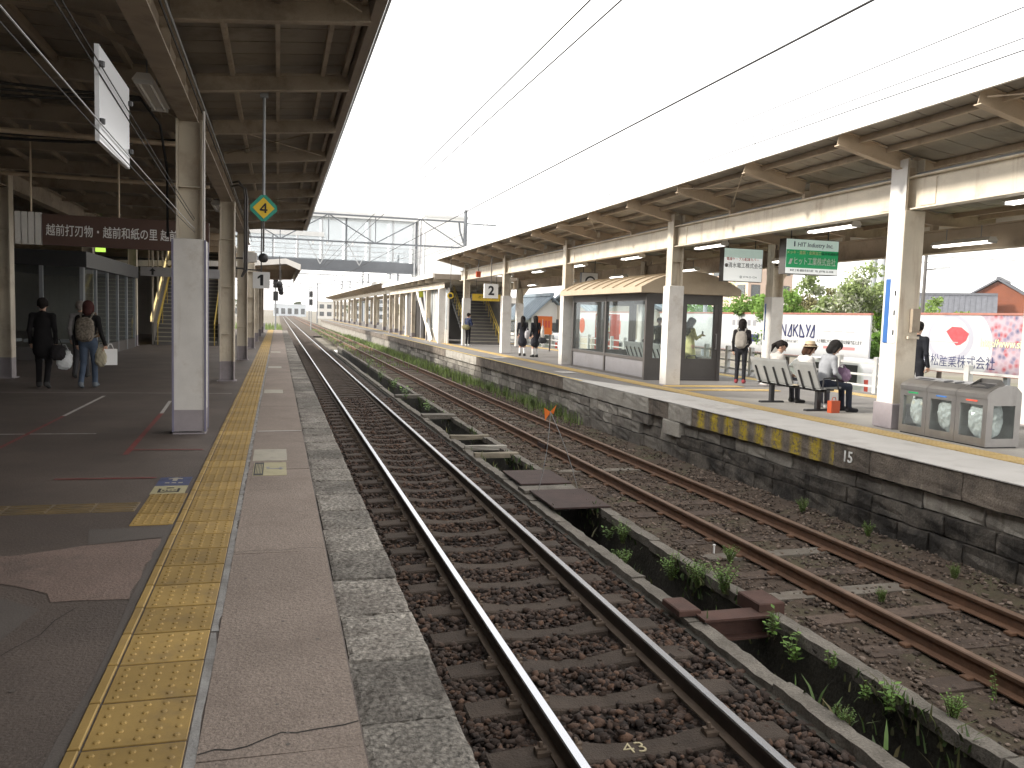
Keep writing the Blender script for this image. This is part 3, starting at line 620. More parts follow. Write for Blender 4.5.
# ---- right platform
RP_END = 150.0
def coping_mat():
    """dark weathered beam with worn yellow paint squares along its near stretch"""
    m = pm('stained_coping', (0.165, 0.138, 0.112), 0.85, 0.35, 3.0, bump=0.7, bscale=45, dirt=(0.04, 0.035, 0.03), dscale=2.6, damt=0.55, streak=(0.36, 0.31, 0.25), samt=0.33, rand=0.12, grain=0.3, gscale=50)
    t = m.node_tree; N = t.nodes; L = t.links; b = N['Principled BSDF']
    old = b.inputs['Base Color'].links[0].from_socket
    geo = N.new('ShaderNodeNewGeometry'); sp = N.new('ShaderNodeSeparateXYZ'); L.new(geo.outputs['Position'], sp.inputs[0])
    def mth(op, a, bb=None):
        x = N.new('ShaderNodeMath'); x.operation = op
        for i, v in ((0, a), (1, bb)):
            if v is None: continue
            if isinstance(v, (int, float)): x.inputs[i].default_value = v
            else: L.new(v, x.inputs[i])
        return x.outputs[0]
    fr = mth('FRACT', mth('DIVIDE', mth('ADD', sp.outputs[1], 0.1), 0.47))
    sn = N.new('ShaderNodeMapRange'); sn.interpolation_type = 'SMOOTHSTEP'; sn.inputs[1].default_value = .10; sn.inputs[2].default_value = .42; L.new(mth('SUBTRACT', .5, mth('ABSOLUTE', mth('SUBTRACT', fr, .4))), sn.inputs[0]); msk = sn.outputs[0]
    msk = mth('MULTIPLY', msk, mth('GREATER_THAN', sp.outputs[1], 9.55)); msk = mth('MULTIPLY', msk, mth('LESS_THAN', sp.outputs[1], 13.95))
    ns = N.new('ShaderNodeTexNoise'); ns.inputs['Scale'].default_value = 13.0; ns.inputs['Detail'].default_value = 9.0; ns.inputs['Roughness'].default_value = .8; L.new(geo.outputs['Position'], ns.inputs['Vector'])
    sm_ = N.new('ShaderNodeMapRange'); sm_.interpolation_type = 'SMOOTHSTEP'; sm_.inputs[1].default_value = .40; sm_.inputs[2].default_value = .53; L.new(ns.outputs['Fac'], sm_.inputs[0]); msk = mth('MULTIPLY', msk, sm_.outputs[0])
    mx = N.new('ShaderNodeMix'); mx.data_type = 'RGBA'; L.new(msk, mx.inputs[0]); L.new(old, mx.inputs[6]); mx.inputs[7].default_value = (0.46, 0.34, 0.025, 1)
    L.new(mx.outputs[2], b.inputs['Base Color']); return m
def right_platform():
    M['coping_r'] = coping_mat()
    b = MB(); b.box(7.62, 2.0, -1.4, 13.75, RP_END, -0.002)
    rp = struct(b.build('right_platform', M['asphalt_r']))
    MB().box(7.46, 2.0, -1.4, 7.62, RP_END, -0.02).build('wall_core', M['dark_gap'], rp)
    # pale newer concrete along the edge, up to the shelter; narrower beyond
    sheet('edge_paving', [(7.285, 2.0), (8.42, 2.0), (8.42, 16.0), (8.05, 18.0), (7.62, 19.6), (7.285, 21.2)], 0.006, M['conc_r'], rp, 0.012)
    sheet('edge_paving', [(8.425, 2.0), (10.9, 2.0), (10.9, 14.6), (9.3, 15.4), (8.425, 15.9)], 0.002, pm('pale_grey_floor', (0.30, 0.285, 0.26), 0.75, 0.1, 1.0, grain=0.08, dirt=(0.2, 0.19, 0.17), dscale=0.9, damt=0.4), rp)  # paler grey floor area around the bench and bin
    sheet('edge_paving', [(7.285, 21.3), (7.62, 19.7), (7.62, RP_END), (7.285, RP_END)], 0.001, M['asphalt_r'], rp, 0.01)
    sheet('edge_line', [(7.30, 19.5), (7.38, 19.4), (7.38, 60), (7.30, 60)], 0.009, M['yellow_line'], rp)
    # coping beam blocks
    y = 3.0
    while y < 62:
        L = rnd.choice([0.92, 1.0, 1.25, 1.5]) if y < 30 else 2.0
        patched = 13.95 < y + L/2 < 14.6 or 15.4 < y + L/2 < 20.6 or (30 < y < 36)
        bm = bmesh.new(); bmesh.ops.create_cube(bm, size=1); bmesh.ops.subdivide_edges(bm, edges=bm.edges[:], cuts=4, use_grid_fill=True)
        for v in bm.verts:
            j = .006
            v.co.x = v.co.x * .17 + rnd.uniform(-j, j) ; v.co.y = v.co.y * (L - .012); v.co.z = (v.co.z - .5) * .325
            if v.co.z > -0.001: v.co.z -= rnd.uniform(0, .008) if v.co.x > -.05 else rnd.uniform(.002, .02)
            elif v.co.z < -.32: v.co.z += rnd.uniform(-.008, .008)
        me = bpy.data.meshes.new('coping_block'); bm.to_mesh(me); bm.free(); me.materials.append(M['conc_l'] if patched else M['coping_r'])
        link('coping_block', me, rp, (7.388 - (.02 if patched else 0) , y + L / 2, -0.003)); y += L
    MB().box(7.30, 62, -.33, 7.46, RP_END, 0).build('coping_beam', M['coping_r'], rp)
    # masonry below
    va = {}
    def block(L, h, mat, key):
        k = (round(L, 1), round(h, 2), key, rnd.randint(0, 2))
        if k not in va:
            bm = bmesh.new(); bmesh.ops.create_cube(bm, size=1); bmesh.ops.subdivide_edges(bm, edges=bm.edges[:], cuts=2, use_grid_fill=True)
            for v in bm.verts:
                e = .014
                v.co = Vector((v.co.x * .14, v.co.y * (k[0] - .02), v.co.z * (h - .018))) + Vector([rnd.uniform(-e, e) * (1 if i == 0 else .55) for i in range(3)])
            me = bpy.data.meshes.new('stone_block'); bm.to_mesh(me); bm.free(); me.materials.append(mat); va[k] = me
        return va[k]
    for row, (z0, z1_) in enumerate([(-.57, -.355), (-.80, -.572), (-1.06, -.802)]):
        y = 3.0 + row * .3
        while y < 52:
            L = rnd.choice([.5, .6, .7, .8, .9]) if y < 34 else rnd.choice([.9, 1.1, 1.3])
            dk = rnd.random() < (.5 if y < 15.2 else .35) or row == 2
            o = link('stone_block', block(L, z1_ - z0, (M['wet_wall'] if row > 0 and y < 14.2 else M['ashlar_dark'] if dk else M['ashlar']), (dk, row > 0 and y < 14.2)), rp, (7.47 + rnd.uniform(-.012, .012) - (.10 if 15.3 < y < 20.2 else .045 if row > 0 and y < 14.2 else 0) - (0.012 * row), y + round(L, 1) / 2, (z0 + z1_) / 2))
            y += round(L, 1)
    MB().box(7.415, 52, -1.3, 7.46, RP_END, -.33).build('wall_face', M['ashlar'], rp)
    # rough concrete facing low down on the near stretch, with a sloping ledge
    nx, ny = 10, 120; r = np.random.RandomState(4); V = []
    pz = [-.545, -.575, -.62, -.69, -.76, -.83, -.90, -.97, -1.04, -1.14]; px = [7.47, 7.41, 7.40, 7.395, 7.395, 7.39, 7.39, 7.385, 7.37, 7.30]
    for q in range(ny):
        yy = 2.5 + 11.6 * q / (ny - 1)
        for x, z in zip(px, pz): V.append((x + r.uniform(-.007, .007) + .012 * math.sin(yy * 3 + z * 9) * (z < -.8), yy, z + r.uniform(-.006, .006) + .02 * math.sin(yy * 1.3) * (z > -.6)))
    F = [(q*nx + i, q*nx + i + 1, (q+1)*nx + i + 1, (q+1)*nx + i) for q in range(ny - 1) for i in range(nx - 1)]
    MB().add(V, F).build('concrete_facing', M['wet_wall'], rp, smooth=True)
    # buttress in front of the shelter
    MB().bbox(7.30, 18.2, -1.2, 7.42, 18.75, -.33, .02).build('buttress', M['ashlar'], rp); MB().bbox(7.29, 14.05, -.62, 7.44, 14.75, -.34, .02).build('buttress', M['conc_l'], rp)
    text('15', .21, M['ink_white'], rp, (7.288, 9.25, -.17), FACE_LEFT, 'painted_number', ext=.004, bold=0.01)
    # tactile strips
    me = tile_mesh('tactile_tile', 0.40, M['tile_r'], False, 5, .010, .005)
    y = 4.6; n = 0
    while y < 60:
        link('tactile_tile', me, rp, (8.44, y, 0.004), (0, 0, 0)); y += 0.405; n += 1
    sheet('tactile_strip', [(8.44, 60.0), (8.84, 60), (8.84, RP_END), (8.44, RP_END)], .006, M['tile_r'], rp)
    y = 8.0
    while y < 46:
        o = link('tactile_tile', me, rp, (12.75, y, 0.004)); y += 0.405; n += 1
    for k in range(6): link('tactile_tile', me, rp, (8.95 + k * .405, 16.9, 0.004)); 
    for k in range(5): link('tactile_tile', me, rp, (9.0 + k * .405, 17.9 , 0.004))
    for (x, y) in ((8.0, 22.5), (8.0, 30.0)): sheet('floor_marking', [(x - .25, y - .4), (x + .25, y - .4), (x + .25, y + .4), (x - .25, y + .4)], .011, M['white_line'], rp)
    for (x, y) in ((7.95, 13.6),): sheet('floor_marking', [(x - .3, y - .5), (x + .3, y - .5), (x + .3, y + .5), (x - .3, y + .5)], .011, M['white_line'], rp)
    return rp
RP = right_platform()

# ================================================================== CANOPIES
def h_column(name, parent, x, y, ztop, w=0.30, base=0.42, wrap=None, mat='cream', flange='x'):
    """rolled H column: two flanges and a web, grey painted foot; optional smooth cover round its lower part"""
    b = MB(); t = .022; h = w / 2
    if flange == 'x':
        for s in (-1, 1): b.box(x + s * h - (t if s > 0 else 0), y - h, base, x + s * h + (t if s < 0 else 0), y + h, ztop)
        b.box(x - h + t, y - .012, base, x + h - t, y + .012, ztop)
    else:
        for s in (-1, 1): b.box(x - h, y + s * h - (t if s > 0 else 0), base, x + h, y + s * h + (t if s < 0 else 0), ztop)
        b.box(x - .012, y - h + t, base, x + .012, y + h - t, ztop)
    c = b.build(name, M[mat], parent)
    b = MB(); 
    if flange == 'x':
        for s in (-1, 1): b.box(x + s * h - (t if s > 0 else 0), y - h, -.01, x + s * h + (t if s < 0 else 0), y + h, base)
        b.box(x - h + t, y - .012, -.01, x + h - t, y + .012, base)
    else:
        for s in (-1, 1): b.box(x - h, y + s * h - (t if s > 0 else 0), -.01, x + h, y + s * h + (t if s < 0 else 0), base)
        b.box(x - .012, y - h + t, -.01, x + .012, y + h - t, base)
    b.box(x - h - .04, y - h - .04, -.005, x + h + .04, y + h + .04, .018)
    b.build('column_foot', M['wrap_base'], c)
    for zz in (1.0, 2.0, 3.0):                       # stiffener plates between the flanges
        if zz < ztop - .3:
            MB().box(x - h + .024, y - h + .024, zz, x + h - .024, y + h - .024, zz + .012).build('stiffener', M[mat], c)
    if wrap:
        hw, z1w = wrap
        MB().bbox(x - hw, y - hw, .30, x + hw, y + hw, z1w, .01).build('cover', M['wrap'], c)
        MB().box(x - hw + .001, y - hw + .001, .035, x + hw - .001, y + hw - .001, .30).build('cover_foot', M['wrap_base'], c)
        b = MB()
        for sx in (-1, 1):
            for sy in (-1, 1): b.box(x + sx * hw - .012, y + sy * hw - .012, .03, x + sx * hw + .012, y + sy * hw + .012, z1w - .01)
        b.build('corner_trim', M['trim'], c)
    return c

def roof_strips(parent, prof, y0, y1, pitch, mat, name='roof_panel', th=0.035, gap=0.024, top=None):
    """roof sheeting laid in strips across the canopy; prof = [(x,z)...] underside line"""
    n = int(round((y1 - y0) / pitch)); L = (y1 - y0) / n
    b = MB()
    for (xa, za), (xb, zb) in zip(prof[:-1], prof[1:]):
        b.add([(xa, gap/2, za), (xb, gap/2, zb), (xb, L-gap/2, zb), (xa, L-gap/2, za), (xa, gap/2, za+th), (xb, gap/2, zb+th), (xb, L-gap/2, zb+th), (xa, L-gap/2, za+th)],
              [(0,3,2,1),(4,5,6,7),(0,1,5,4),(1,2,6,5),(2,3,7,6),(3,0,4,7)])
        b.box(xa+.002, L - gap, min(za, zb) - 0.0, xa + .003, L, min(za, zb) + .001)
    me = b.mesh(name, mat)
    for k in range(n): link(name, me, parent, (0, y0 + k * L, 0))
    # standing ribs and weather skin over the strips
    b = MB()
    for (xa, za), (xb, zb) in zip(prof[:-1], prof[1:]):
        b.add([(xa, y0, za+th+.004), (xb, y0, zb+th+.004), (xb, y1, zb+th+.004), (xa, y1, za+th+.004), (xa, y0, za+th+.03), (xb, y0, zb+th+.03), (xb, y1, zb+th+.03), (xa, y1, za+th+.03)],
              [(0,3,2,1),(4,5,6,7),(0,1,5,4),(1,2,6,5),(2,3,7,6),(3,0,4,7)])
    b.build('roof_skin', top or M['roof_top'], parent)

def left_canopy():
    c = thing('platform_canopy', 'long dark steel canopy roof over the left platform on cream H columns', 'canopy')
    Y0, Y1 = -24.0, 31.0  # unseen stretch behind the camera lengthened to cut back light
    XP, XQ = -1.06, -5.35
    prof = [(-13.8, 4.75), (XQ, 4.44), (XP, 4.44), (0.88, 4.63)]
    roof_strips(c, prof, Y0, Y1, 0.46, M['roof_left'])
    # columns
    for k in range(5):
        y = 10.97 + (k - 1) * 7.78 if k else 3.19 - .6
        if k == 0: y = 2.6
        if k == 0: continue
        h_column('column', c, XP + .02, y, 3.80, .30, .42, (.185, 2.38) if k == 1 else None)
    for k in range(0, 4): h_column('column', c, XQ, 11.3 + k * 7.78, 4.1, .30, .42)
    # longitudinal girders
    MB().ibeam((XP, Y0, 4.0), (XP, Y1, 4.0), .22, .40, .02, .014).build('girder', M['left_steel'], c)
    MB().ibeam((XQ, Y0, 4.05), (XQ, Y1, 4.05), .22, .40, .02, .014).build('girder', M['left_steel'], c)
    # web stiffeners and the small angle brackets along the near girder
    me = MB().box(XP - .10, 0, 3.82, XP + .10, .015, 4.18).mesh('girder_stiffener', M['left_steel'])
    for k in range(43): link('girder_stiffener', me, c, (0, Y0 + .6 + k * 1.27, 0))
    # rafters: outer bay up to the fascia, inner bay between the column rows
    y = 0.66 - 2.577 * 8; k = 0
    while y < Y1 + .1:
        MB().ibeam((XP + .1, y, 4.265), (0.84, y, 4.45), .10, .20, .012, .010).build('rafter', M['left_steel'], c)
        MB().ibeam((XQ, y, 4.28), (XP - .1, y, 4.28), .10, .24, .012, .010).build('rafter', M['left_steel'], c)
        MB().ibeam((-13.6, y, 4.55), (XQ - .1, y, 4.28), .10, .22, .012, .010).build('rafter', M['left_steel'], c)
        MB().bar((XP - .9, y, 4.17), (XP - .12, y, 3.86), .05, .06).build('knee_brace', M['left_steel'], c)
        y += 2.577; k += 1
    # purlins
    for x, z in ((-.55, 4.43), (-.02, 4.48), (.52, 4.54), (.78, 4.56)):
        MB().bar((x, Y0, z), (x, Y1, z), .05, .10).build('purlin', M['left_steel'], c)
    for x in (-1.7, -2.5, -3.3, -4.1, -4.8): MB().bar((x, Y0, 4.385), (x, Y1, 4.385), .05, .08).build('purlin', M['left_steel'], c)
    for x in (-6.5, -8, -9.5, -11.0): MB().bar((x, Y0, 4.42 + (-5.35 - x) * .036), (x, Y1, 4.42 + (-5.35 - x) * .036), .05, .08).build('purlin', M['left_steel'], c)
    # wind bracing rods (crossed)
    for k in range(3):
        ya = .66 + 2.577 * (3 + k * 3) - 2.577
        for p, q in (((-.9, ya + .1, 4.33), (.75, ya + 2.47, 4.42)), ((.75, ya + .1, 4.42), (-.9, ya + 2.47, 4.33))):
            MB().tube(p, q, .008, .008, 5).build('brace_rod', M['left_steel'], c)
    # fascia, gutter
    MB().prism([(0.85, 4.42), (0.95, 4.40), (0.96, 4.70), (0.85, 4.70)], 'y', Y0, Y1).build('fascia', M['fascia'], c)
    MB().prism([(0.955, 4.405), (.985, 4.415), (.99, 4.47), (.982, 4.47), (.975, 4.425), (.958, 4.418)], 'y', Y0, Y1 + .02).build('gutter', M['galv_dark'], c)
    MB().box(-13.6, Y1 - .02, 4.40, .86, Y1 + .06, 4.74).build('end_board', M['fascia'], c)
    # conduit along the girder and down pipes
    MB().path([(XP + .135, Y0, 4.10), (XP + .135, Y1, 4.10)], .014, 6).build('conduit', M['galv_dark'], c)
    MB().path([(XP + .155, Y0, 3.93), (XP + .155, Y1, 3.93)], .011, 6).build('conduit', M['cable'], c)
    b = MB(); xx, yy = -.70, 17.9
    for o in (0, .07): b.path([(XP + .12, yy + .3, 4.12 - o), (xx - .08, yy, 4.12 - o), (xx + .02 + o*.5, yy, 3.98), (xx + .04 + o * .6, yy, 3.8), (xx + .04 + o * .6, yy, 2.35), (xx - .02, yy, 2.2)], .022, 7)
    b.build('downpipe', M['dgrey'], c)
    MB().path([(-.87, 10.80, 0.02), (-.87, 10.80, 3.9)], .016, 6).build('conduit', M['wrap'], c)
    return c
left_canopy()

def lamp(name, lab, x, y, z, L, lit, cat='lamp', group=None):
    t = thing(name, lab, cat, (x, y, z), 0, group)
    MB().prism([(-.11, .02), (.11, .02), (.06, .09), (-.06, .09)], 'y', -L/2, L/2).build('reflector', M['lampwhite'], t)
    for s in (-1, 1): MB().tube((s * .055, -L/2 + .03, 0), (s * .055, L/2 - .03, 0), .016, .016, 8).build('tube', M['tube'] if lit else M['tube_off'], t)
    for e in (-1, 1):
        MB().box(-.09, e * (L/2 - .015) - .012, -.02, .09, e * (L/2 - .015) + .012, .03).build('lamp_holder', M['white_pole'], t)
        MB().tube((0, e * L * .3, .09), (0, e * L * .3, .30), .008, .008, 5).build('hanger', M['galv_dark'], t)
    return t
places = ['beside the nearest column', 'second from the nearest column', 'third along the dark girder', 'fourth along the dark girder']
for k in range(4):
    lamp('fluorescent_lamp', 'unlit twin tube lamp under the left canopy girder, ' + places[k], -1.33, 9.95 + k * 5.1, 3.82, 1.25, False, group='unlit tube lamps of the left canopy')

def left_canopy_far():
    c = thing('platform_canopy', 'lower far canopy with a gabled end beyond the left canopy', 'canopy')
    Y0, Y1 = 40.5, 58.0
    prof = [(-8.0, 3.35), (-1.6, 3.62), (.35, 3.84), (.98, 3.62)]
    roof_strips(c, prof, Y0, Y1, 1.2, M['roof'])
    for k in range(3): h_column('column', c, -1.05, 42 + k * 7.5, 3.3, .28, .4); h_column('column', c, -5.3, 42 + k * 7.5, 3.3, .28, .4)
    MB().ibeam((-1.05, Y0, 3.42), (-1.05, Y1, 3.42), .2, .3).build('girder', M['cream_dark'], c)
    b = MB(); b.add([(-8, Y0-.03, 3.22), (-1.6, Y0-.03, 3.5), (.35, Y0-.03, 3.70), (1.0, Y0-.03, 3.42), (1.02, Y0-.03, 3.70), (.35, Y0-.03, 3.95), (-1.6, Y0-.03, 3.74), (-8, Y0-.03, 3.5)], [tuple(range(8))]); b.build('gable_board', M['fascia_white'], c)
    for k in range(6): MB().ibeam((-1, Y0 + 1 + k * 3, 3.55), (.85, Y0 + 1 + k * 3, 3.60), .08, .16).build('rafter', M['cream_dark'], c)
    MB().prism([(.96, 3.42), (1.03, 3.42), (1.03, 3.68), (.96, 3.68)], 'y', Y0, Y1).build('fascia', M['fascia'], c)
left_canopy_far()

def right_canopy():
    c = thing('platform_canopy', 'long canopy over the right platform with pale fascia and cream columns', 'canopy')
    Y0, Y1 = 2.5, 43.0
    XP, XQ, XE = 9.28, 12.15, 7.92
    prof = [(XE, 4.475), (XP, 4.20), (10.7, 4.02), (XQ, 3.80), (13.7, 3.80)]
    roof_strips(c, prof, Y0, Y1, 0.46, M['roof'])
    ysP = [3.05 + 7.72 * k for k in range(6)]
    for k, y in enumerate(ysP):
        if y > Y1: break
        h_column('column', c, XP, y, 4.12, .30, .42)
        if k >= 1: MB().bbox(XP - (.19 if k != 1 else .21), y - (.17 if k != 1 else .21), .02, XP + (.19 if k != 1 else .21), y + (.17 if k != 1 else .21), 2.42 if k != 1 else .40, .01).build('cover', M['wrap'] if k != 1 else M['wrap_base'], c)
        h_column('column', c, XQ, y + .1, 3.6, .30, .42)
        MB().bbox(XQ - .17, y - .07, .02, XQ + .17, y + .27, 2.25, .01).build('cover', M['wrap'], c)
        MB().prism([(XQ - .15, 3.6), (XQ - .15, 2.3), (XQ - .05, 2.3), (XQ + .9, 3.6)], 'y', y + .09, y + .11).build('gusset', M['cream_dark'], c)
    # near column: a whiter plate puts the brighter track-side light into the colour
    y = ysP[1]
    MB().bbox(XP - .18, y - .18, .401, XP + .18, y + .18, 3.34, .004).build('column_casing', M['cream'], c)
    MB().bbox(XP - .186, y - .17, .402, XP - .1805, y + .17, 4.1, .002).build('bright_face_plate', M['wrap'], c)
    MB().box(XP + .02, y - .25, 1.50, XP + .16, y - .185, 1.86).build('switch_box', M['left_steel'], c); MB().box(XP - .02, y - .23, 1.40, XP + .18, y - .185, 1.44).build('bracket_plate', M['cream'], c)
    for (x, z) in ((XP, 3.60),):
        MB().ibeam((x, Y0, z), (x, Y1, z), .20, .50, .02, .014).build('girder', M['cream'], c)
    MB().ibeam((XQ, Y0, 3.22), (XQ, Y1, 3.22), .22, .44, .02, .014).build('girder', M['cream_dark'], c)
    # bolted splices on the girder at each column
    for y in ysP:
        for s in (-1, 1):
            b = MB(); yy = y + s * .42
            for i in range(2):
                for j in range(6): b.lathe([(.014, 0), (.012, .012)], (XP - .02 , yy + (i - .5) * .10, 3.42 + j * .07), 6)
            me = b.mesh('bolts', M['cream'])
            o = link('splice_plate', MB().box(XP - .022, yy - .16, 3.40, XP - .008, yy + .16, 3.80).mesh('splice_plate', M['cream']), c)
    y = Y0 + .55 - 2.573 * 0; k = 0
    y = 3.05
    while y < Y1:
        MB().ibeam((XE + .06, y, 4.34), (XP - .05, y, 4.06), .11, .24, .014, .010).build('rafter', M['cream_dark'], c)
        MB().ibeam((XP + .05, y, 4.05), (10.7, y, 3.87), .11, .24, .014, .010).build('rafter', M['cream_dark'], c)
        MB().ibeam((10.7, y, 3.87), (XQ, y, 3.66), .11, .24, .014, .010).build('rafter', M['cream_dark'], c)
        MB().ibeam((XQ, y, 3.66), (13.6, y, 3.66), .11, .24, .014, .010).build('rafter', M['cream_dark'], c)
        MB().box(XP - .07, y - .04, 3.85, XP + .07, y + .04, 4.0).build('packing_post', M['cream_dark'], c)
        MB().box(XQ - .07, y - .04, 3.44, XQ + .07, y + .04, 3.55).build('packing_post', M['cream_dark'], c)
        y += 2.573; k += 1
    for x, z in ((8.35, 4.34), (8.85, 4.24), (9.75, 4.09), (10.7, 3.97), (11.6, 3.84), (12.6, 3.755), (13.2, 3.755)):
        MB().bar((x, Y0, z), (x, Y1, z), .05, .09).build('purlin', M['cream_dark'], c)
    MB().prism([(XE - .05, 4.36), (XE + .0, 4.36), (XE + .0, 4.545), (XE - .06, 4.545)], 'y', Y0, Y1).build('fascia', M['fascia_white'], c)
    MB().prism([(13.70, 3.52), (13.76, 3.52), (13.78, 3.9), (13.70, 3.9)], 'y', Y0, Y1).build('fascia', M['fascia_white'], c)
    MB().add([(XE, Y1+.03, 4.37), (XP, Y1+.03, 4.04), (10.7, Y1+.03, 3.85), (XQ, Y1+.03, 3.62), (13.7, Y1+.03, 3.62), (13.7, Y1+.03, 3.9), (XQ, Y1+.03, 3.9), (10.7, Y1+.03, 4.1), (XP, Y1+.03, 4.28), (XE, Y1+.03, 4.53)], [(0,1,8,9),(1,2,7,8),(2,3,6,7),(3,4,5,6)]).build('end_board', M['cream_dark'], c)
    # crossed tie rods
    for ya in (5.7, 13.4, 21.1):
        for p, q in (((8.0, ya, 4.30), (9.2, ya + 2.4, 4.06)), ((9.2, ya, 4.06), (8.0, ya + 2.4, 4.30))): MB().tube(p, q, .009, .009, 5).build('brace_rod', M['cream_dark'], c)
    MB().path([(XP + .13, Y0, 3.92), (XP + .13, Y1, 3.92)], .014, 6).build('conduit', M['galv_dark'], c)
    MB().path([(XE + .09, Y0, 4.70), (XE + .09, Y1, 4.70)], .008, 5).build('bird_wire', M['cable'], c)
    b = MB()
    for k in range(6): b.tube((XE + .09, Y0 + 4 + k * 6.6, 4.48), (XE + .09, Y0 + 4 + k * 6.6, 4.74), .007, .007, 5)
    b.build('bird_wire_posts', M['cable'], c)
    return c
right_canopy()
# lit tube lamps in two rows under the right canopy
n = 0
ordn = ['first', 'second', 'third', 'fourth', 'fifth', 'sixth', 'seventh', 'eighth', 'ninth', 'tenth']
for k in range(7): lamp('fluorescent_lamp', 'lit tube lamp beside the bright right girder, %s from the litter bin' % ordn[k], 9.62, 8.6 + k * 4.4, 3.30, 1.3, True, group='lit tube lamps, track side row')
for k in range(6): lamp('fluorescent_lamp', 'lit tube lamp under the dark rear girder, %s from the litter bin' % ordn[k], 11.75, 12.2 + k * 5.2, 3.08, 1.3, True, group='lit tube lamps, rear row')

def right_canopy_far():
    c = thing('platform_canopy', 'small lower canopy with exposed beam ends beside the stair entrance', 'canopy')
    Y0, Y1 = 43.6, 66.0
    roof_strips(c, [(7.95, 3.62), (9.2, 3.45), (13.5, 3.3)], Y0, Y1, 1.4, M['roof'])
    MB().prism([(7.87, 3.50), (7.95, 3.50), (7.95, 3.74), (7.87, 3.74)], 'y', Y0, Y1).build('fascia', M['fascia_white'], c)
    MB().box(7.95, Y0 - .05, 3.42, 13.5, Y0 + .03, 3.7).build('end_board', M['fascia'], c)
    MB().ibeam((8.5, Y0, 3.10), (8.5, Y1, 3.10), .2, .3).build('girder', M['cream'], c)
    MB().ibeam((12.2, Y0, 3.05), (12.2, Y1, 3.05), .2, .3).build('girder', M['cream_dark'], c)
    for k in range(9): MB().ibeam((8.0, Y0 + .6 + k * 2.6, 3.42), (13.3, Y0 + .6 + k * 2.6, 3.22), .1, .22).build('rafter', M['cream'], c)
    for k in range(4): h_column('column', c, 9.25 - .7, 48.7 + k * 5.6, 2.96, .24, .3)
    for k in range(4): h_column('column', c, 12.2, 48.7 + k * 5.6, 2.92, .24, .3)
    c = thing('platform_canopy', 'farthest long canopy on slender posts over the right platform', 'canopy')
    Y0, Y1 = 66.5, 150.0
    roof_strips(c, [(7.9, 4.02), (9.2, 3.72), (12.0, 3.72), (13.6, 4.02)], Y0, Y1, 2.6, M['roof'])
    MB().prism([(7.83, 3.90), (7.9, 3.90), (7.9, 4.14), (7.83, 4.14)], 'y', Y0, Y1).build('fascia', M['fascia_white'], c)
    MB().add([(7.85, Y0-.04, 3.85), (9.2, Y0-.04, 3.55), (9.2, Y0-.04, 4.0), (8.2, Y0-.04, 4.35), (7.85, Y0-.04, 4.15)], [(0,1,2,3,4)]).build('end_board', M['fascia_white'], c)
    MB().ibeam((9.25, Y0, 3.40), (9.25, Y1, 3.40), .2, .36).build('girder', M['cream'], c)
    MB().ibeam((12.2, Y0, 3.40), (12.2, Y1, 3.40), .2, .36).build('girder', M['cream_dark'], c)
    for k in range(11):
        h_column('column', c, 9.25, 67.5 + k * 7.7, 3.24, .30, .3); h_column('column', c, 12.2, 67.5 + k * 7.7, 3.24, .30, .3)
    for k in range(30): MB().ibeam((7.95, Y0 + .5 + k * 2.8, 3.85), (9.2, Y0 + .5 + k * 2.8, 3.6), .1, .2).build('rafter', M['cream_dark'], c)
right_canopy_far()

# ================================================================== LEFT PLATFORM THINGS
M['plaster'] = pm('grey_plaster', (0.20, 0.185, 0.165), 0.75, 0.15, 0.7, streak=(0.11, 0.1, 0.085), samt=0.4)
M['dark_wall'] = pm('dark_cladding', (0.075, 0.066, 0.058), 0.6, 0.15, 0.9)
M['glass_dark'] = glass('tinted_glass', (0.45, 0.5, 0.5), 0.9)
M['panel_sheet'] = pm('hanging_white_panel', (0.80, 0.82, 0.85), 0.16, 0.02, 1.0, spec=0.6)
M['screen'] = pm('lit_screen', (0.55, 0.70, 0.85), 0.3, 0.25, 9.0, emit=0.35)
M['warm'] = pm('lit_sign_warm', (0.95, 0.75, 0.35), 0.4, 0.1, 2.0, emit=0.5)
M['lime'] = pm('lit_sign_green', (0.45, 0.75, 0.10), 0.4, 0.05, 2.0, emit=0.7)
M['rail_yellow'] = pm('handrail_yellow', (0.55, 0.40, 0.08), 0.5, 0.1, 3.0)

def sky_blocking_building():
    s = thing('sky_blocking_building', 'grey station wall with dark windows, added behind the left platform to block sky light', 'building')
    MB().box(-14.6, -30, -1.3, -13.9, 60, 5.0).build('wall', M['plaster'], s)  # walls added to keep sky light from leaking in at the left
    MB().box(-13.9, 50.0, -.2, -5.6, 50.4, 4.6).build('wall', M['plaster'], s)
    for k in range(9):
        w = MB().box(-13.9, 1 + k * 5.2, .9, -13.86, 3.6 + k * 5.2, 2.5).build('window', M['dgrey'], s)
        MB().box(-13.86, 1.1 + k * 5.2, 1.0, -13.85, 3.5 + k * 5.2, 2.4).build('pane', M['glass_dark'], w)
    # roof added past the canopy over the stairs to shut out bright sky
    c = thing('stair_roof', 'added dark flat roof over the left stairs behind the maroon banner', 'roof')
    roof_strips(c, [(-13.8, 4.75), (-5.35, 4.44), (-1.9, 4.40)], 31.2, 52.0, 1.3, M['roof'])
    for y in (33.5, 37, 41, 45, 49): MB().ibeam((-13.8, y, 4.28), (-1.9, y, 4.24), .14, .26).build('beam', M['cream_dark'], c)
    h_column('column', c, -1.95, 50.5, 4.2, .28, .4)
sky_blocking_building()

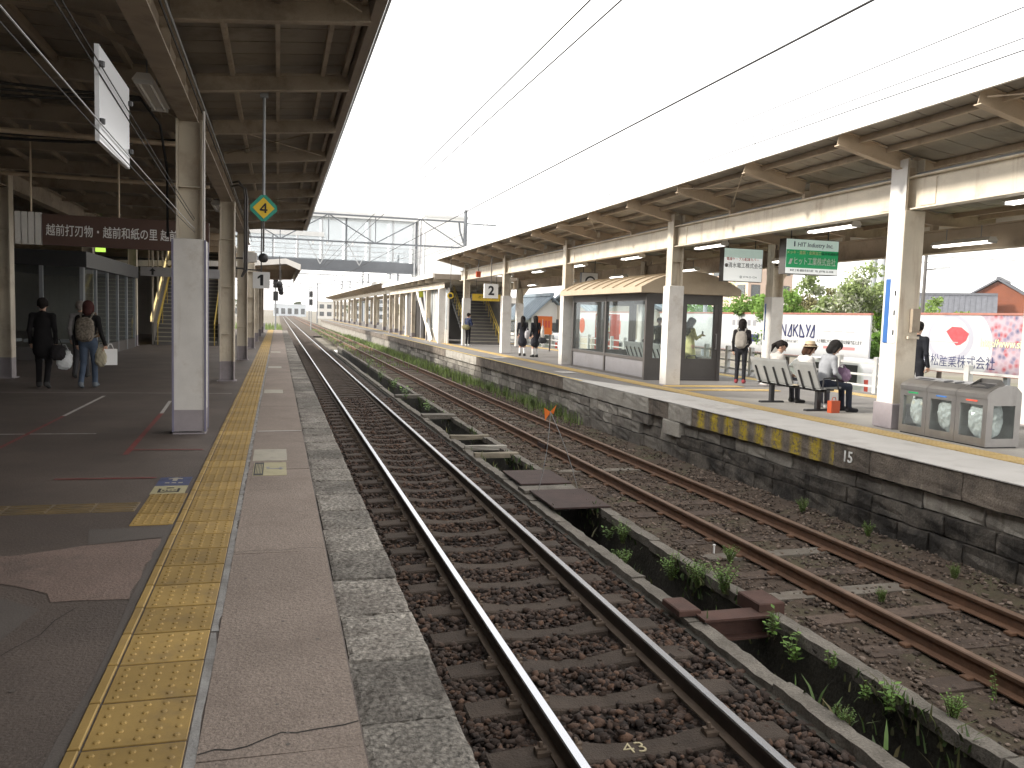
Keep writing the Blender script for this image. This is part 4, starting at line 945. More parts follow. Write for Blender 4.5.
def waiting_room():
    t = thing('waiting_room', 'dark framed glass waiting room on the left platform behind the walkers', 'waiting room', (-8.2, 25.0, 0))
    X0, X1, Y0, Y1, H = 0, 3.1, 0, 8.5, 2.55
    MB().box(X0 - .1, Y0 - .1, H, X1 + .1, Y1 + .1, H + .42).build('roof', M['black'], t)
    MB().box(X0, Y0, 0.0, X1, Y0 + .06, .35).build('plinth', M['dgrey'], t); MB().box(X1 - .06, Y0 + .07, 0.0, X1, Y1, .35).build('plinth', M['dgrey'], t)
    for k in range(4):
        x = X0 + (X1 - X0) * k / 3; MB().cbox((min(max(x, .05), X1 - .05), .03, H / 2), (.09, .08, H)).build('mullion', M['galv_dark'], t)
        if k < 3: MB().box(x + .06, .02, .36, x + (X1 - X0) / 3 - .06, .03, H - .02).build('pane', M['glass'], t)
    for k in range(6):
        y = Y1 * k / 5; MB().cbox((X1 - .03, min(max(y, .1), Y1 - .05), H / 2 + .005), (.08, .09, H - .01)).build('mullion', M['galv_dark'], t)
        if k < 5: MB().box(X1 - .03, y + .12, .36, X1 - .02, y + Y1 / 5 - .06, H - .02).build('pane', M['glass'], t)
    MB().box(X0, Y1 - .06, .0, X1 - .08, Y1, H - .01).build('back_wall', M['plaster'], t)
    for k in range(3): MB().box(.3 + k * .9, 1.6, .42, 1.0 + k * .9, 2.2, .5).build('seat', M['mgrey'], t)
waiting_room()

def vending(x, y, lab, body, front, emit, rz=0.0, name='vending_machine'):
    t = thing(name, lab, 'vending machine', (x, y, 0), rz)
    MB().bbox(-.5, 0, .06, .5, .7, 1.83, .02).build('cabinet', body, t)
    MB().box(-.44, -.012, .95, .44, -.001, 1.75).build('display_window', front, t)
    for r in range(3):
        for k in range(8): MB().lathe([(.032, 0), (.032, .13)], (-.37 + k * .105, -.03, 1.02 + r * .24), 8).build('can', [M['ink_red'], M['blue'], M['green'], M['yellow']][(k + r) % 4], t)
    MB().box(-.36, -.012, .22, .22, -.001, .42).build('pickup_slot', M['black'], t)
    MB().box(.26, -.014, .48, .42, -.001, .88).build('coin_panel', M['steel'], t)
    for sx in (-.4, .34): MB().box(sx, .05, 0, sx + .06, .6, .06).build('foot', M['black'], t)
vending(-6.1, 36.4, 'vending machine with a pale lit display in the shade right of the waiting room', M['plaster'], M['screen'], .6)

def left_stairs():
    s = thing('left_staircase', 'dark stairs with yellow handrails climbing away between glazed walls on the left platform', 'staircase', (-4.75, 36.0, 0))
    W = 2.35
    for k in range(26):
        MB().box(0, k * .30, k * .168, W, k * .30 + .34, (k + 1) * .168, 0).box(0, k * .30 - .012, (k + 1) * .168 - .035, W, k * .30 + .05, (k + 1) * .168 + .004, 1).build('step', [M['stair_stone'], M['nosing']], s)
    for sx in (-.12, W + .04):
        MB().prism([(0, 0), (0, 1.0), (7.8, 5.3), (7.8, 0)], 'x', sx, sx + .08).build('side_wall', M['plaster'], s)
        for k in range(6):
            MB().box(sx + .01, k * 1.5 - .03, 1.0 + k * .83 if k else .9, sx + .07, k * 1.5 + .03, 4.22).build('mullion', M['cream'], s)
    for sx in (.10, W - .1, W + .16):
        for dz in (.70, .86): MB().tube((sx, -.1, dz), (sx, 7.6, dz + 7.7 * .56), .022, .022, 7).build('handrail', M['rail_yellow'], s)
        for k in range(6): MB().tube((sx, k * 1.5, k * .84), (sx, k * 1.5, .86 + k * .84), .016, .016, 6).build('baluster', M['rail_yellow'], s)
    MB().prism([(-.12, 1.1), (-.10, .92), (7.8, 5.2), (7.8, 5.4)], 'x', -.16, -.121).build('side_stripe', M['warm'], s)
    b = thing('overhead_sign', 'pale direction board with an arrow above the left stairs', 'sign', (-3.6, 35.5, 2.72))
    MB().box(-1.6, -.05, 0, 1.6, .05, .36).build('board', M['mgrey'], b)
    MB().add([(-1.2, -.056, .05), (-1.12, -.056, .05), (-1.12, -.056, .2), (-1.04, -.056, .2), (-1.16, -.056, .32), (-1.28, -.056, .2), (-1.2, -.056, .2)], [tuple(range(7))]).build('arrow', M['ink'], b)
    for sx in (-1.3, 1.3): MB().tube((sx, 0, .36), (sx, 0, 1.55), .02, .02, 6).build('hanger', M['cream_dark'], b)
    g = thing('hanging_sign', 'small bright green lit sign glimpsed beneath the maroon banner', 'sign', (-6.2, 33.2, 3.45))
    MB().box(-.16, -.05, 0, .16, .05, .42).build('board', M['lime'], g); MB().tube((0, 0, .42), (0, 0, .8), .015, .015, 6).build('hanger', M['cream_dark'], g)
left_stairs()
w_ = thing('kiosk_post_light', 'narrow warm glowing strip sign beside the left stairs', 'sign', (-5.95, 38.6, 0))
MB().box(-.05, -.05, .2, .05, .05, 2.2).build('lit_strip', M['warm'], w_); MB().box(-.12, .05, 0, .12, .2, 2.4).build('post', M['dgrey'], w_)

def banner():
    t = thing('banner_sign', 'maroon overhead banner with white Japanese lettering under the left canopy', 'banner', (-1.05, 14.0, 2.42))
    L = 2.35
    MB().box(-L, -.04, 0, 0, .04, .46).build('board', M['banner'], t)
    text('越前打刃物・越前和紙の里 越前', .185, M['ink_white'], t, (-2.30, -.043, .215), FACE_CAM, sx=.70, bold=.006, align='LEFT')
    b = MB(); 
    for k in range(4): b.bbox(-L - .36 + k * .09, -.05, .0, -L - .285 + k * .09, .05, .48, .01)
    b.build('end_louvre', M['wrap'], t)
    for x in (-2.5, -1.3, -.2): MB().tube((x, 0, .46), (x, 0, 1.75), .016, .016, 6).build('hanger', M['cream_dark'], t)
banner()

def hanging_panel():
    t = thing('suspended_board', 'blank pale panel hung on wires high on the left beside the track', 'panel', (-1.0, 5.8, 2.49))
    MB().box(-.012, -.5, 0, .012, .5, .54).build('sheet', M['panel_sheet'], t)
    b = MB()
    for z in (.10, .42):
        for y in (-.5, .5): MB().lathe([(.02, 0), (.02, .03)], (.02, y * .96, z), 8).build('wire_clamp', M['black'], t)
    w2 = thing('support_wires', 'pair of thin cables running to the white clad column past the pale panel', 'cable')
    def sag(a, b_, d, n=12):
        a, b_ = Vector(a), Vector(b_); return [a.lerp(b_, i / n) - Vector((0, 0, d * 4 * (i / n) * (1 - i / n))) for i in range(n + 1)]
    MB().path(sag((-.975, -1.0, 2.76), (-.975, 10.8, 2.50), .04), .0045, 5).build('wire', M['galv'], w2)
    MB().path(sag((-.975, -1.0, 2.72), (-.975, 10.8, 2.46), .06), .004, 5).build('wire', M['cable'], w2)
    MB().path(sag((-.975, -1.0, 3.30), (-.975, 10.8, 2.62), .03), .004, 5).build('wire', M['cable'], w2)
    MB().path(sag((-.975, -1.0, 3.27), (-.99, 10.8, 2.60), .05), .0045, 5).build('wire', M['cable'], w2)
    c = thing('ceiling_cables', 'drooping black cable bundle under the left canopy roof', 'cable')
    for k in range(3): MB().path(sag((-6.5, 9.2 + k * .05, 4.0 - k * .05), (-1.55, 10.6 + k * .06, 3.95), .10 + .05 * k, 16) + [Vector((-1.36, 10.8, 3.7)), Vector((-1.30, 10.95, 3.2)), Vector((-1.30, 10.97, 2.4))], .016, 6).build('cable', M['cable'], c)
    for k in range(2): MB().path(sag((-6.5, 13.2 + k * .05, 4.02), (-1.3, 13.4 + k * .06, 4.02), .12 + .06 * k, 16), .02, 6).build('cable', M['cable'], c)
    for k in range(2): MB().path([(-6.5, 12 + k * 4.0, 3.72), (-1.2, 12.1 + k * 4.0, 3.72)], .035, 8).build('pipe', M['cream_dark'], c)
hanging_panel()

def number_signs():
    t = thing('hanging_sign', 'yellow diamond sign with a 4 on a green ground hanging on a rod', 'sign', (-.185, 11.2, 2.845))
    r = .165
    MB().prism([(r*1.0, .03), (.03, r), (-.03, r), (-r, .03), (-r, -.03), (-.03, -r), (.03, -r), (r, -.03)], 'y', -.006, .006).build('green_board', M['teal'], t)
    q = .135; MB().prism([(q, 0), (0, q), (-q, 0), (0, -q)], 'y', -.010, -.0065).build('yellow_diamond', M['yellow'], t)
    b = MB(); b.bar((.022, -.0115, -.062), (.022, -.0115, .062), .022, .003, up=(0, 1, 0)); b.bar((-.048, -.0117, -.024), (.048, -.0117, -.024), .020, .003, up=(0, 1, 0)); b.bar((-.042, -.0119, -.024), (.024, -.0119, .058), .018, .003, up=(0, 1, 0)); b.build('numeral', M['ink'], t)
    MB().tube((0, .015, -.55), (0, .015, 1.48), .012, .012, 8).build('rod', M['dgrey'], t)
    MB().tube((0, .015, r), (0, .015, 1.40), .018, .018, 8).build('sleeve', M['galv_dark'], t)
    MB().box(-.05, -.02, 1.38, .05, .05, 1.52).build('bracket', M['galv_dark'], t)
    MB().lathe([(.005, -.06), (.035, -.053), (.056, -.03), (.062, 0), (.056, .03), (.035, .053), (.005, .06)], (0, .015, -.63), 14).build('ball_weight', M['black'], t, smooth=True)
    t = thing('platform_number_sign', 'white square sign with a black 1 hanging by the left columns', 'sign', (-.46, 24.6, 2.37))
    MB().box(-.23, -.05, -.23, .23, .05, .23).build('board', M['white'], t)
    MB().prism([(-.03, -.15), (.055, -.15), (.055, .155), (-.01, .155), (-.10, .09), (-.10, .03), (-.03, .07)], 'y', -.0535, -.0505).build('numeral', M['ink'], t)
    MB().tube((.0, 0, .23), (0, 0, 2.05), .018, .018, 7).build('hanger', M['dgrey'], t); MB().box(-.5, -.02, .26, 0, .02, .30).build('arm', M['dgrey'], t)
    t = thing('speaker_box', 'grey speaker box on an arm beside the second left column', 'speaker', (-.62, 20.0, 2.72))
    MB().prism([(-.15, -.12), (.15, -.09), (.15, .11), (-.15, .13)], 'y', -.12, .16).build('body', M['wrap'], t)
    MB().tube((-.15, 0, -.02), (-.32, 0, -.02), .02, .02, 7).build('arm', M['dgrey'], t); MB().path([(-.32, -.1, .2), (-.32, 0, -.25), (-.05, 0, -.25)], .018, 6).build('bracket', M['dgrey'], t)
    for k, (y, z, nm) in enumerate(((34.0, 2.55, 'nearest'), (38.5, 2.50, 'middle'), (44.0, 2.45, 'farthest'))):
        t = thing('platform_bell', '%s of the small dark round bells hung beyond the number 1 sign' % nm, 'bell', (.05 + .05 * k, y, z), 0, 'dark bells beyond the 1 sign')
        MB().lathe([(.01, -.16), (.11, -.12), (.13, 0), (.08, .1), (.02, .13)], (0, 0, 0), 12).build('housing', M['black'], t, smooth=True)
        MB().tube((0, 0, .12), (0, 0, (4.2 if y < 31 else 1.1)), .015, .015, 6).build('rod', M['dgrey'], t)
number_signs()

def left_far():
    # lineside cabinets and signals past the end of the left platform
    t = thing('lineside_cabinet', 'grey lineside equipment cabinet past the left platform end', 'cabinet', (-1.6, 69, -1.28))
    MB().bbox(-.8, 0, 0, .6, .8, 1.75, .03).build('body', M['mgrey'], t); MB().box(-.72, -.012, .15, -.12, -.002, 1.6).build('door', M['wrap'], t); MB().box(-.06, -.012, .15, .5, -.002, 1.6).build('door', M['wrap'], t)
    for k, (x, y, lab) in enumerate(((-.2, 74, 'thin signal mast with dark heads past the left platform end'), (9.0 - 4.6, 118, 'far signal mast standing right of the converging rails'))):
        t = thing('signal_mast', lab, 'signal', (x, y, -1.2))
        MB().tube((0, 0, 0), (0, 0, 5.6), .07, .05, 8).build('mast', M['galv_dark'], t)
        for z in (3.9, 5.0): MB().cbox((0, -.12, z), (.42, .22, .8)).build('signal_head', M['black'], t)
left_far()

# ================================================================== RIGHT PLATFORM THINGS
def shelter():
    t = thing('waiting_shelter', 'glazed waiting shelter with dark frame and curved tan roof on the right platform', 'shelter', (9.26, 19.95, 0))
    X1, Y1, H = 2.22, 5.65, 2.28
    DG = M['dgrey']
    # posts and rails
    for x, y in ((.05, .05), (X1 - .05, .05), (.05, Y1 - .05), (X1 - .05, Y1 - .05), (.05, Y1 * .5), (X1 - .05, Y1 * .5)):
        MB().cbox((x, y, H / 2), (.10, .10, H)).build('post', DG, t)
    for x in (.05, X1 - .05):
        MB().box(x - .045, .1, H - .20, x + .045, Y1 - .1, H - .002).build('head_rail', DG, t)
        MB().box(x - .045, .1, .50, x + .045, Y1 - .1, .58).build('sill_rail', DG, t)
        for k in range(2):
            a, b = .1 + k * (Y1 / 2 - .05), Y1 / 2 - .05 + k * (Y1 / 2 - .05)
            MB().box(x - .02, a + .01, .06, x + .02, b - .01, .498).build('lower_panel', M['shelter_panel'], t)
            MB().box(x - .004, a + .01, .582, x + .004, b - .01, H - .202).build('pane', M['glass'], t)
        MB().box(x - .045, .1, 0.0, x + .045, Y1 - .1, .058).build('base_rail', DG, t)
    # near end wall: fixed light, door ; far end wall
    for y, dr in ((.05, True), (Y1 - .05, False)):
        MB().box(.1, y - .045, H - .26, X1 - .1, y + .045, H - .002).build('head_rail', DG, t)
        MB().box(.1, y - .04, 0, X1 - .1, y + .04, .05).build('base_rail', DG, t)
        for a, b in ((.1, .98), (1.05, X1 - .1)):
            MB().box(a + .0, y - .035, .051, b, y + .035, .58).build('door_panel' if dr and a > 1 else 'lower_panel', DG, t)
            MB().box(a, y - .035, .581, a + .13, y + .035, H - .261).build('stile', DG, t); MB().box(b - .13, y - .035, .581, b, y + .035, H - .261).build('stile', DG, t)
            MB().box(a + .131, y - .005, .585, b - .131, y + .005, H - .265).build('pane', M['glass'], t)
        MB().box(.981, y - .05, .05, 1.049, y + .05, H - .262).build('mullion', DG, t)
        if dr: MB().path([(X1 - .17, y - .05, .85), (X1 - .17, y - .10, .85), (X1 - .17, y - .10, 1.25), (X1 - .17, y - .05, 1.25)], .014, 7).build('door_handle', M['steel'], t)
    # segmental roof with ribs
    tan = pm('tan_roof_paint', (0.44, 0.36, 0.26), 0.5, 0.10, 1.5, dirt=(0.3, 0.24, 0.17), damt=0.25)
    xa, xb, rise = -.30, X1 + .30, .42
    pts = [(xa + (xb - xa) * i / 16, H + .14 + rise * (1 - ((i - 8) / 8) ** 2)) for i in range(17)]
    rf = MB().prism(pts + [(x, z - .05) for x, z in pts[::-1]], 'y', -.34, Y1 + .34).build('roof', tan, t)
    # flat soffit and fascia boards at the eaves
    MB().box(xa - .03, -.36, H + .001, xa + .03, Y1 + .36, H + .15).build('eaves_board', tan, rf); MB().box(xb - .03, -.36, H + .001, xb + .03, Y1 + .36, H + .15).build('eaves_board', tan, rf)
    for y in (-.37, Y1 + .32): MB().add([(x, y, H + .002) for x, z in pts] + [(x, y, z + .02) for x, z in pts] + [(x, y + .05, H + .002) for x, z in pts] + [(x, y + .05, z + .02) for x, z in pts],
             [(i, i + 1, 18 + i, 17 + i) for i in range(16)] + [(34 + i, 51 + i, 52 + i, 35 + i) for i in range(16)] + [(17 + i, 18 + i, 52 + i, 51 + i) for i in range(16)]).build('gable_board', tan, rf)
    MB().box(xa + .04, -.30, H + .003, xb - .04, Y1 + .30, H + .03).build('soffit', tan, rf)
    for k in range(8):
        y = .15 + k * (Y1 - .3) / 7
        MB().prism([(x, z + .035) for x, z in pts] + [(x, z - .005) for x, z in pts[::-1]], 'y', y - .02, y + .02).build('roof_rib', tan, rf)
    return t
shelter()

def bench(lab, x, y, rz, backs, length, name='platform_bench', group=None):
    """row bench: black steel beam on T feet, slanted pale backs with black struts. local: faces +X, runs along Y"""
    t = thing(name, lab, 'bench', (x, y, 0), rz, group)
    MB().box(.16, 0, .36, .24, length, .44).build('beam', M['black'], t)
    for yy in (length * .14, length * .86):
        MB().box(.16, yy - .04, .04, .24, yy + .04, .36).build('leg', M['black'], t)
        MB().bbox(-.06, yy - .05, 0, .46, yy + .05, .04, .015).build('foot', M['black'], t)
    pale = M['bench_pale']
    for a, b in backs:
        MB().prism([(.02, .44), (.05, .44), (-.115, .86), (-.13, .90), (-.155, .90), (-.145, .85)], 'y', a, b).build('backrest', pale, t)
        MB().prism([(.03, .415), (.46, .44), (.47, .47), (.05, .445)], 'y', a, b).build('seat', pale, t)
        n = max(2, int((b - a) / .30))
        for k in range(n):
            yy = a + (b - a) * (k + .5) / n
            MB().path([(.18, yy, .38), (.00, yy, .42), (-.125, yy, .74)], .016, 6).build('strut', M['black'], t)
            MB().box(-.03, yy - .02, .385, .42, yy + .02, .412).build('seat_arm', M['black'], t)
    for yy in (backs[0][0] - .04, backs[-1][1] + .04):
        MB().path([(.05, yy, .44), (.06, yy, .62), (.32, yy, .64), (.38, yy, .44)], .015, 6).build('armrest', M['black'], t)
    return t
M['bench_pale'] = pm('bench_enamel', (0.24, 0.245, 0.24), 0.4, 0.06, 3.0, dirt=(0.42, 0.4, 0.38), damt=0.15)
bench('pale grey backed bench with black struts where three people sit', 9.33, 12.72, 0, [(.0, .62), (.82, 2.05)], 2.05)
MB().bbox(.0, .64, .43, .42, .80, .455, .01).build('side_table', M['wood'], bpy.data.objects['platform_bench'])
bench('row bench with slanted black struts inside the glass shelter', 10.75, 20.6, 0, [(.0, 1.25), (1.3, 2.55), (2.6, 3.85)], 3.9, group=None)
bench('plain far bench under the small lower canopy', 10.6, 68.0, 0, [(.0, 1.2), (1.3, 2.5)], 2.5)

def litter_bin():
    t = thing('litter_bin', 'stainless three bay litter bin with clear bags beside the near white column', 'bin', (9.02, 8.75, 0))
    W, L, H = .56, 1.60, .76
    S = M['steel']
    # frame: front (towards the tracks, -X) with three windows
    bays = [(0.0, .53), (.535, 1.065), (1.07, 1.60)]
    for k, (a, b) in enumerate(bays):
        for y0, y1 in ((a, a + .075), (b - .075, b)): MB().box(0, y0, .02, .022, y1, H - .10).build('door_stile', S, t)
        MB().box(0, a + .0755, .02, .022, b - .0755, .13).build('door_rail', S, t); MB().box(0, a + .0755, H - .19, .022, b - .0755, H - .10).build('door_rail', S, t)
        MB().box(.006, a + .076, .131, .010, b - .076, H - .191).build('window', M['glass'], t)
        # crumpled clear bag behind the window
        r = random.Random(k); bm = bmesh.new(); bmesh.ops.create_icosphere(bm, subdivisions=4, radius=1)
        for v in bm.verts:
            n_ = 1 + .07 * math.sin(v.co.x * 5 + k) * math.sin(v.co.y * 6) + .025 * math.sin(v.co.z * 19 + 9 * v.co.y + 7 * v.co.x) + r.uniform(-.03, .03)
            v.co = Vector((v.co.x * .21, v.co.y * .20, v.co.z * .30)) * n_
        me = bpy.data.meshes.new('rubbish_bag'); bm.to_mesh(me); bm.free(); me.materials.append(M['bag'])
        tag(link('rubbish_bag', me, None, (9.02 + .25, 8.75 + (a + b) / 2, .37)), ['crumpled clear bag in the right bay of the litter bin', 'crumpled clear bag in the middle bay of the litter bin', 'crumpled clear bag in the bay of the litter bin nearest the white column'][k], 'bag', 'bags in the litter bin')
        MB().box(-.003, a + .17, H - .15, -.0005, b - .17, H - .13).build('label_strip', M[['ink_red', 'blue', 'green'][k]], t)
    MB().box(W - .02, 0.02, .02, W, L - .02, H - .02).build('back_panel', S, t)
    for y0, y1 in ((0, .02), (L - .02, L)):
        for x0, x1 in ((.023, .10), (W - .10, W)): MB().box(x0, y0, .02, x1, y1, H - .10).build('end_stile', S, t)
        MB().box(.1005, y0, .02, W - .1005, y1, .13).build('end_rail', S, t); MB().box(.1005, y0, H - .19, W - .1005, y1, H - .10).build('end_rail', S, t)
        MB().box(.101, (y0 + y1) / 2 - .003, .131, W - .101, (y0 + y1) / 2 + .003, H - .191).build('end_window', M['glass'], t)
    MB().box(.02, .02, 0, W - .02, L - .02, .02).build('base', M['black'], t)
    for y in (.532, 1.067): MB().box(.03, y - .005, .03, W - .03, y + .005, H - .1).build('divider', S, t)
    # bulged sloping lid with openings
    pts = [(-.012, H - .10), (-.012, H - .045), (.03, H - .01), (.16, H + .055), (.32, H + .085), (.46, H + .07), (W, H - .02), (W, H - .10)]
    for k, (a, b) in enumerate(bays): MB().prism(pts, 'y', a + .001, b - .001).build('lid', S, t)
    def on(x): 
        for (xa, za), (xb, zb) in zip(pts[2:-2], pts[3:-1]):
            if xa <= x <= xb: return za + (zb - za) * (x - xa) / (xb - xa)
    def hole(poly, name='opening'): MB().add([(x, y, on(x) + .004) for x, y in poly], [tuple(range(len(poly)))]).build(name, M['black'], t)
    hole([(.10, .12), (.16, .10), (.30, .10), (.30, .43), (.16, .43), (.10, .41)])
    for c in (.70, .90): hole([(.20 + .065 * math.cos(q * .5236), c + .065 * math.sin(q * .5236)) for q in range(12)])
    hole([(.14, 1.18), (.24, 1.18), (.24, 1.48), (.14, 1.48)])
    # hooded flap on the near bay
    MB().add([(.06, .06, on(.06) + .003), (.32, .06, on(.31) + .003), (.32, .47, on(.31) + .003), (.06, .47, on(.06) + .003), (.30, .10, on(.30) + .07), (.30, .43, on(.30) + .07)], [(0, 1, 4), (3, 5, 2), (1, 2, 5, 4)]).build('hood', S, t)
    return t
M['bag'] = glass('clear_plastic', (0.97, 0.97, 0.98), 0.62, 0.10)
litter_bin()

def board_sign(name, lab, x, y, z, w, h, d, fmat, hang_to, cat='sign', group=None):
    t = thing(name, lab, cat, (x, y, z), 0, group)
    MB().box(-w/2, -d/2, 0, w/2, d/2, h).build('case', M['dgrey'], t)
    MB().box(-w/2 + .012, -d/2 - .004, .012, w/2 - .012, -d/2 - .0005, h - .012).build('face', fmat, t)
    for s in (-1, 1): MB().tube((s * w * .35, 0, h), (s * w * .35, 0, hang_to - z), .014, .014, 6).build('hanger', M['dgrey'], t)
    return t
def right_signs():
    # green advertising box, faces glowing slightly
    t = board_sign('hanging_sign', 'hanging advertising box with green band and white Japanese lettering', 10.57, 15.0, 2.60, 1.26, .72, .22, M['box_white'], 3.9)
    f = -.115
    MB().box(-.615, f - .004, .50, .615, f - .0005, .708).build('mint_band', M['box_mint'], t); MB().box(-.615, f - .004, .13, .615, f - .0005, .498).build('green_band', M['box_green'], t)
    e = f - .0055
    text('HIT Industry Inc.', .125, M['ink_navy'], t, (.06, e, .60), FACE_CAM, bold=.005, shear=.15)
    text('ヒット工業株式会社', .165, M['ink_white'], t, (.06, e, .26), FACE_CAM, bold=.010, sx=.68)
    text('メッキ・塗装・金属加工', .075, M['ink_cream'], t, (-.20, e, .435), FACE_CAM, bold=.01); text('福井県越前市', .07, M['ink'], t, (.42, e, .435), FACE_CAM, bold=.005)
    text('本社工場 越前市家久町  TEL (0778) 22-2228', .055, M['ink'], t, (0, e, .075), FACE_CAM)
    MB().add([(-.56, e, .20), (-.50, e, .20), (-.46, e, .31), (-.52, e, .31)], [(0, 1, 2, 3)]).build('logo', M['ink_white'], t); MB().add([(-.45, e, .56), (-.42, e, .56), (-.42, e, .66), (-.45, e, .66)], [(0, 1, 2, 3)]).build('logo', M['ink_navy'], t)
    # white advertising box farther back, faces glowing slightly
    t = board_sign('hanging_sign', 'white hanging advertising box with black and red lettering behind the shelter end', 11.40, 19.0, 2.62, 1.12, .84, .20, M['box_white'], 3.9)
    e = -.1095
    MB().box(-.55, -.1085, .60, .55, -.1045, .828).build('mint_band', M['box_mint'], t)
    text('電線ケーブル配線カバー', .085, M['ink_red'], t, (-.02, e, .56), FACE_CAM, bold=.01)
    text('清水電工株式会社', .145, M['ink_grey'], t, (.06, e, .40), FACE_CAM, bold=.008, sx=.85)
    text('☎ 0778-22-1234', .07, M['ink_grey'], t, (.15, e, .12), FACE_CAM); MB().lathe([(.05, 0), (.05, .004)], (0, 0, 0), 16).build('logo', M['ink_grey'], t, loc=(-.48, e + .002, .40)).rotation_euler = (R(90), 0, 0)
    # platform number 2
    t = thing('platform_number_sign', 'white square sign with a black 2 on the right platform', 'sign', (8.62, 34.0, 2.60))
    MB().box(-.30, -.06, -.30, .30, .06, .30).build('board', M['white'], t); text('2', .52, M['ink'], t, (0, -.064, 0), FACE_CAM, bold=.03)
    MB().tube((0, 0, .30), (0, 0, 1.65), .02, .02, 7).build('hanger', M['dgrey'], t)
    # number board behind column three
    t = board_sign('hanging_sign', 'white hanging board with a black clock ring beyond the third column', 10.55, 27.6, 2.28, .62, .90, .16, M['white'], 3.85)
    MB().lathe([(.20, 0), (.20, .004), (.15, .005)], (0, 0, 0), 20).build('ring', M['ink'], t, loc=(.02, -.09, .58)).rotation_euler = (R(90), 0, 0)
    MB().lathe([(.14, 0), (.14, .004)], (0, 0, 0), 20).build('ring_centre', M['white'], t, loc=(.02, -.0955, .58)).rotation_euler = (R(90), 0, 0)
    MB().box(-.29, -.0845, .02, .29, -.0815, .14).build('grey_band', M['galv'], t)
    # yellow sign above the stairs, green-yellow exit sign, round yellow sign, red box
    t = board_sign('overhead_sign', 'yellow board above the right stairs', 10.55, 42.6, 2.32, 1.55, .38, .12, M['yellow'], 3.9)
    text('のりかえ 出口', .17, M['ink'], t, (.1, -.066, .19), FACE_CAM, bold=.01)
    t = board_sign('overhead_sign', 'lime yellow exit board on the far lift entrance', 8.75, 50.5, 2.55, .95, .40, .10, pm('lime_yellow', (0.55, 0.58, 0.03), .45, .05, 3.0), 3.1)
    text('出口', .22, M['teal'], t, (0, -.057, .2), FACE_CAM, bold=.01)
    t = thing('round_sign', 'small round amber sign on a rod left of the stair columns', 'sign', (8.35, 41.2, 2.52)); MB().lathe([(.16, 0), (.16, .02)], (0, 0, 0), 18).build('disc', M['yellow'], t).rotation_euler = (R(90), 0, 0)
    MB().lathe([(.10, 0), (.10, .004)], (0, 0, 0), 18).build('dark_ring', M['black'], t, loc=(0, -.0215, 0)).rotation_euler = (R(90), 0, 0); MB().tube((0, .01, .15), (0, .01, 1.75), .014, .014, 6).build('rod', M['dgrey'], t)
    t = thing('alarm_box', 'small red box hanging under the far end of the right canopy', 'box', (8.72, 36.8, 3.42)); MB().bbox(-.10, -.08, -.13, .10, .08, .13, .02).build('box', M['bag_orange'], t); MB().tube((0, 0, .14), (0, 0, .85), .02, .02, 6).build('rod', M['dgrey'], t)
    # blue and white strips on the columns
    for (x, y, z0, h, lab) in ((9.28 - .188, 10.77 - .02, 1.33, .98, 'blue and white vertical strip sign on the near white column'), (12.15 - .12, 18.67, 1.15, .95, 'blue and white vertical station name plate on the rear column')):
        near = y < 15
        t = thing('strip_sign', lab, 'sign', (x, y, z0))
        if near:
            MB().box(-.012, -.13, 0, 0, .13, h).build('plate', M['white'], t); MB().box(-.016, .03, 0, -.0125, .13, h).build('blue_band', M['blue'], t)
            for k in range(3): MB().box(-.0155, -.10, .12 + k * .3, -.0125, -.07, .20 + k * .3).build('mark', M['ink'], t)
        else:
            MB().box(-.09, -.012, 0, .09, 0, h).build('plate', M['white'], t); MB().box(-.085, -.016, 0.01, .085, -.0125, h * .98).build('blue_band', M['blue'], t)
            for k in range(4): MB().box(-.055, -.019, .08 + k * .22, .055, -.0165, .24 + k * .22).build('character', M['white'], t)
    # orange notice board on a post and a slim bin
    t = thing('notice_board', 'bright orange notice board on a post near the two schoolgirls', 'notice board', (11.85, 36.5, 0))
    MB().box(-.36, -.03, .78, .36, .03, 1.62).build('board', M['orange'], t)
    for x in (-.3, .3): MB().box(x - .03, .03, 0, x + .03, .09, 1.6).build('post', M['dgrey'], t)
    for k in range(4): MB().box(-.29 + k * .15, -.034, 1.1, -.19 + k * .15, -.0305, 1.42).build('character', M['ink_red'], t)
    t = thing('pillar_bin', 'slim grey waste pillar behind the third column', 'bin', (10.75, 29.8, 0)); MB().bbox(-.17, -.17, .03, .17, .17, .95, .03).build('body', M['galv_dark'], t); MB().box(-.1, -.175, .72, .1, -.1705, .82).build('opening', M['black'], t); MB().box(-.15, -.15, 0, .15, .15, .03).build('foot', M['black'], t)
right_signs()

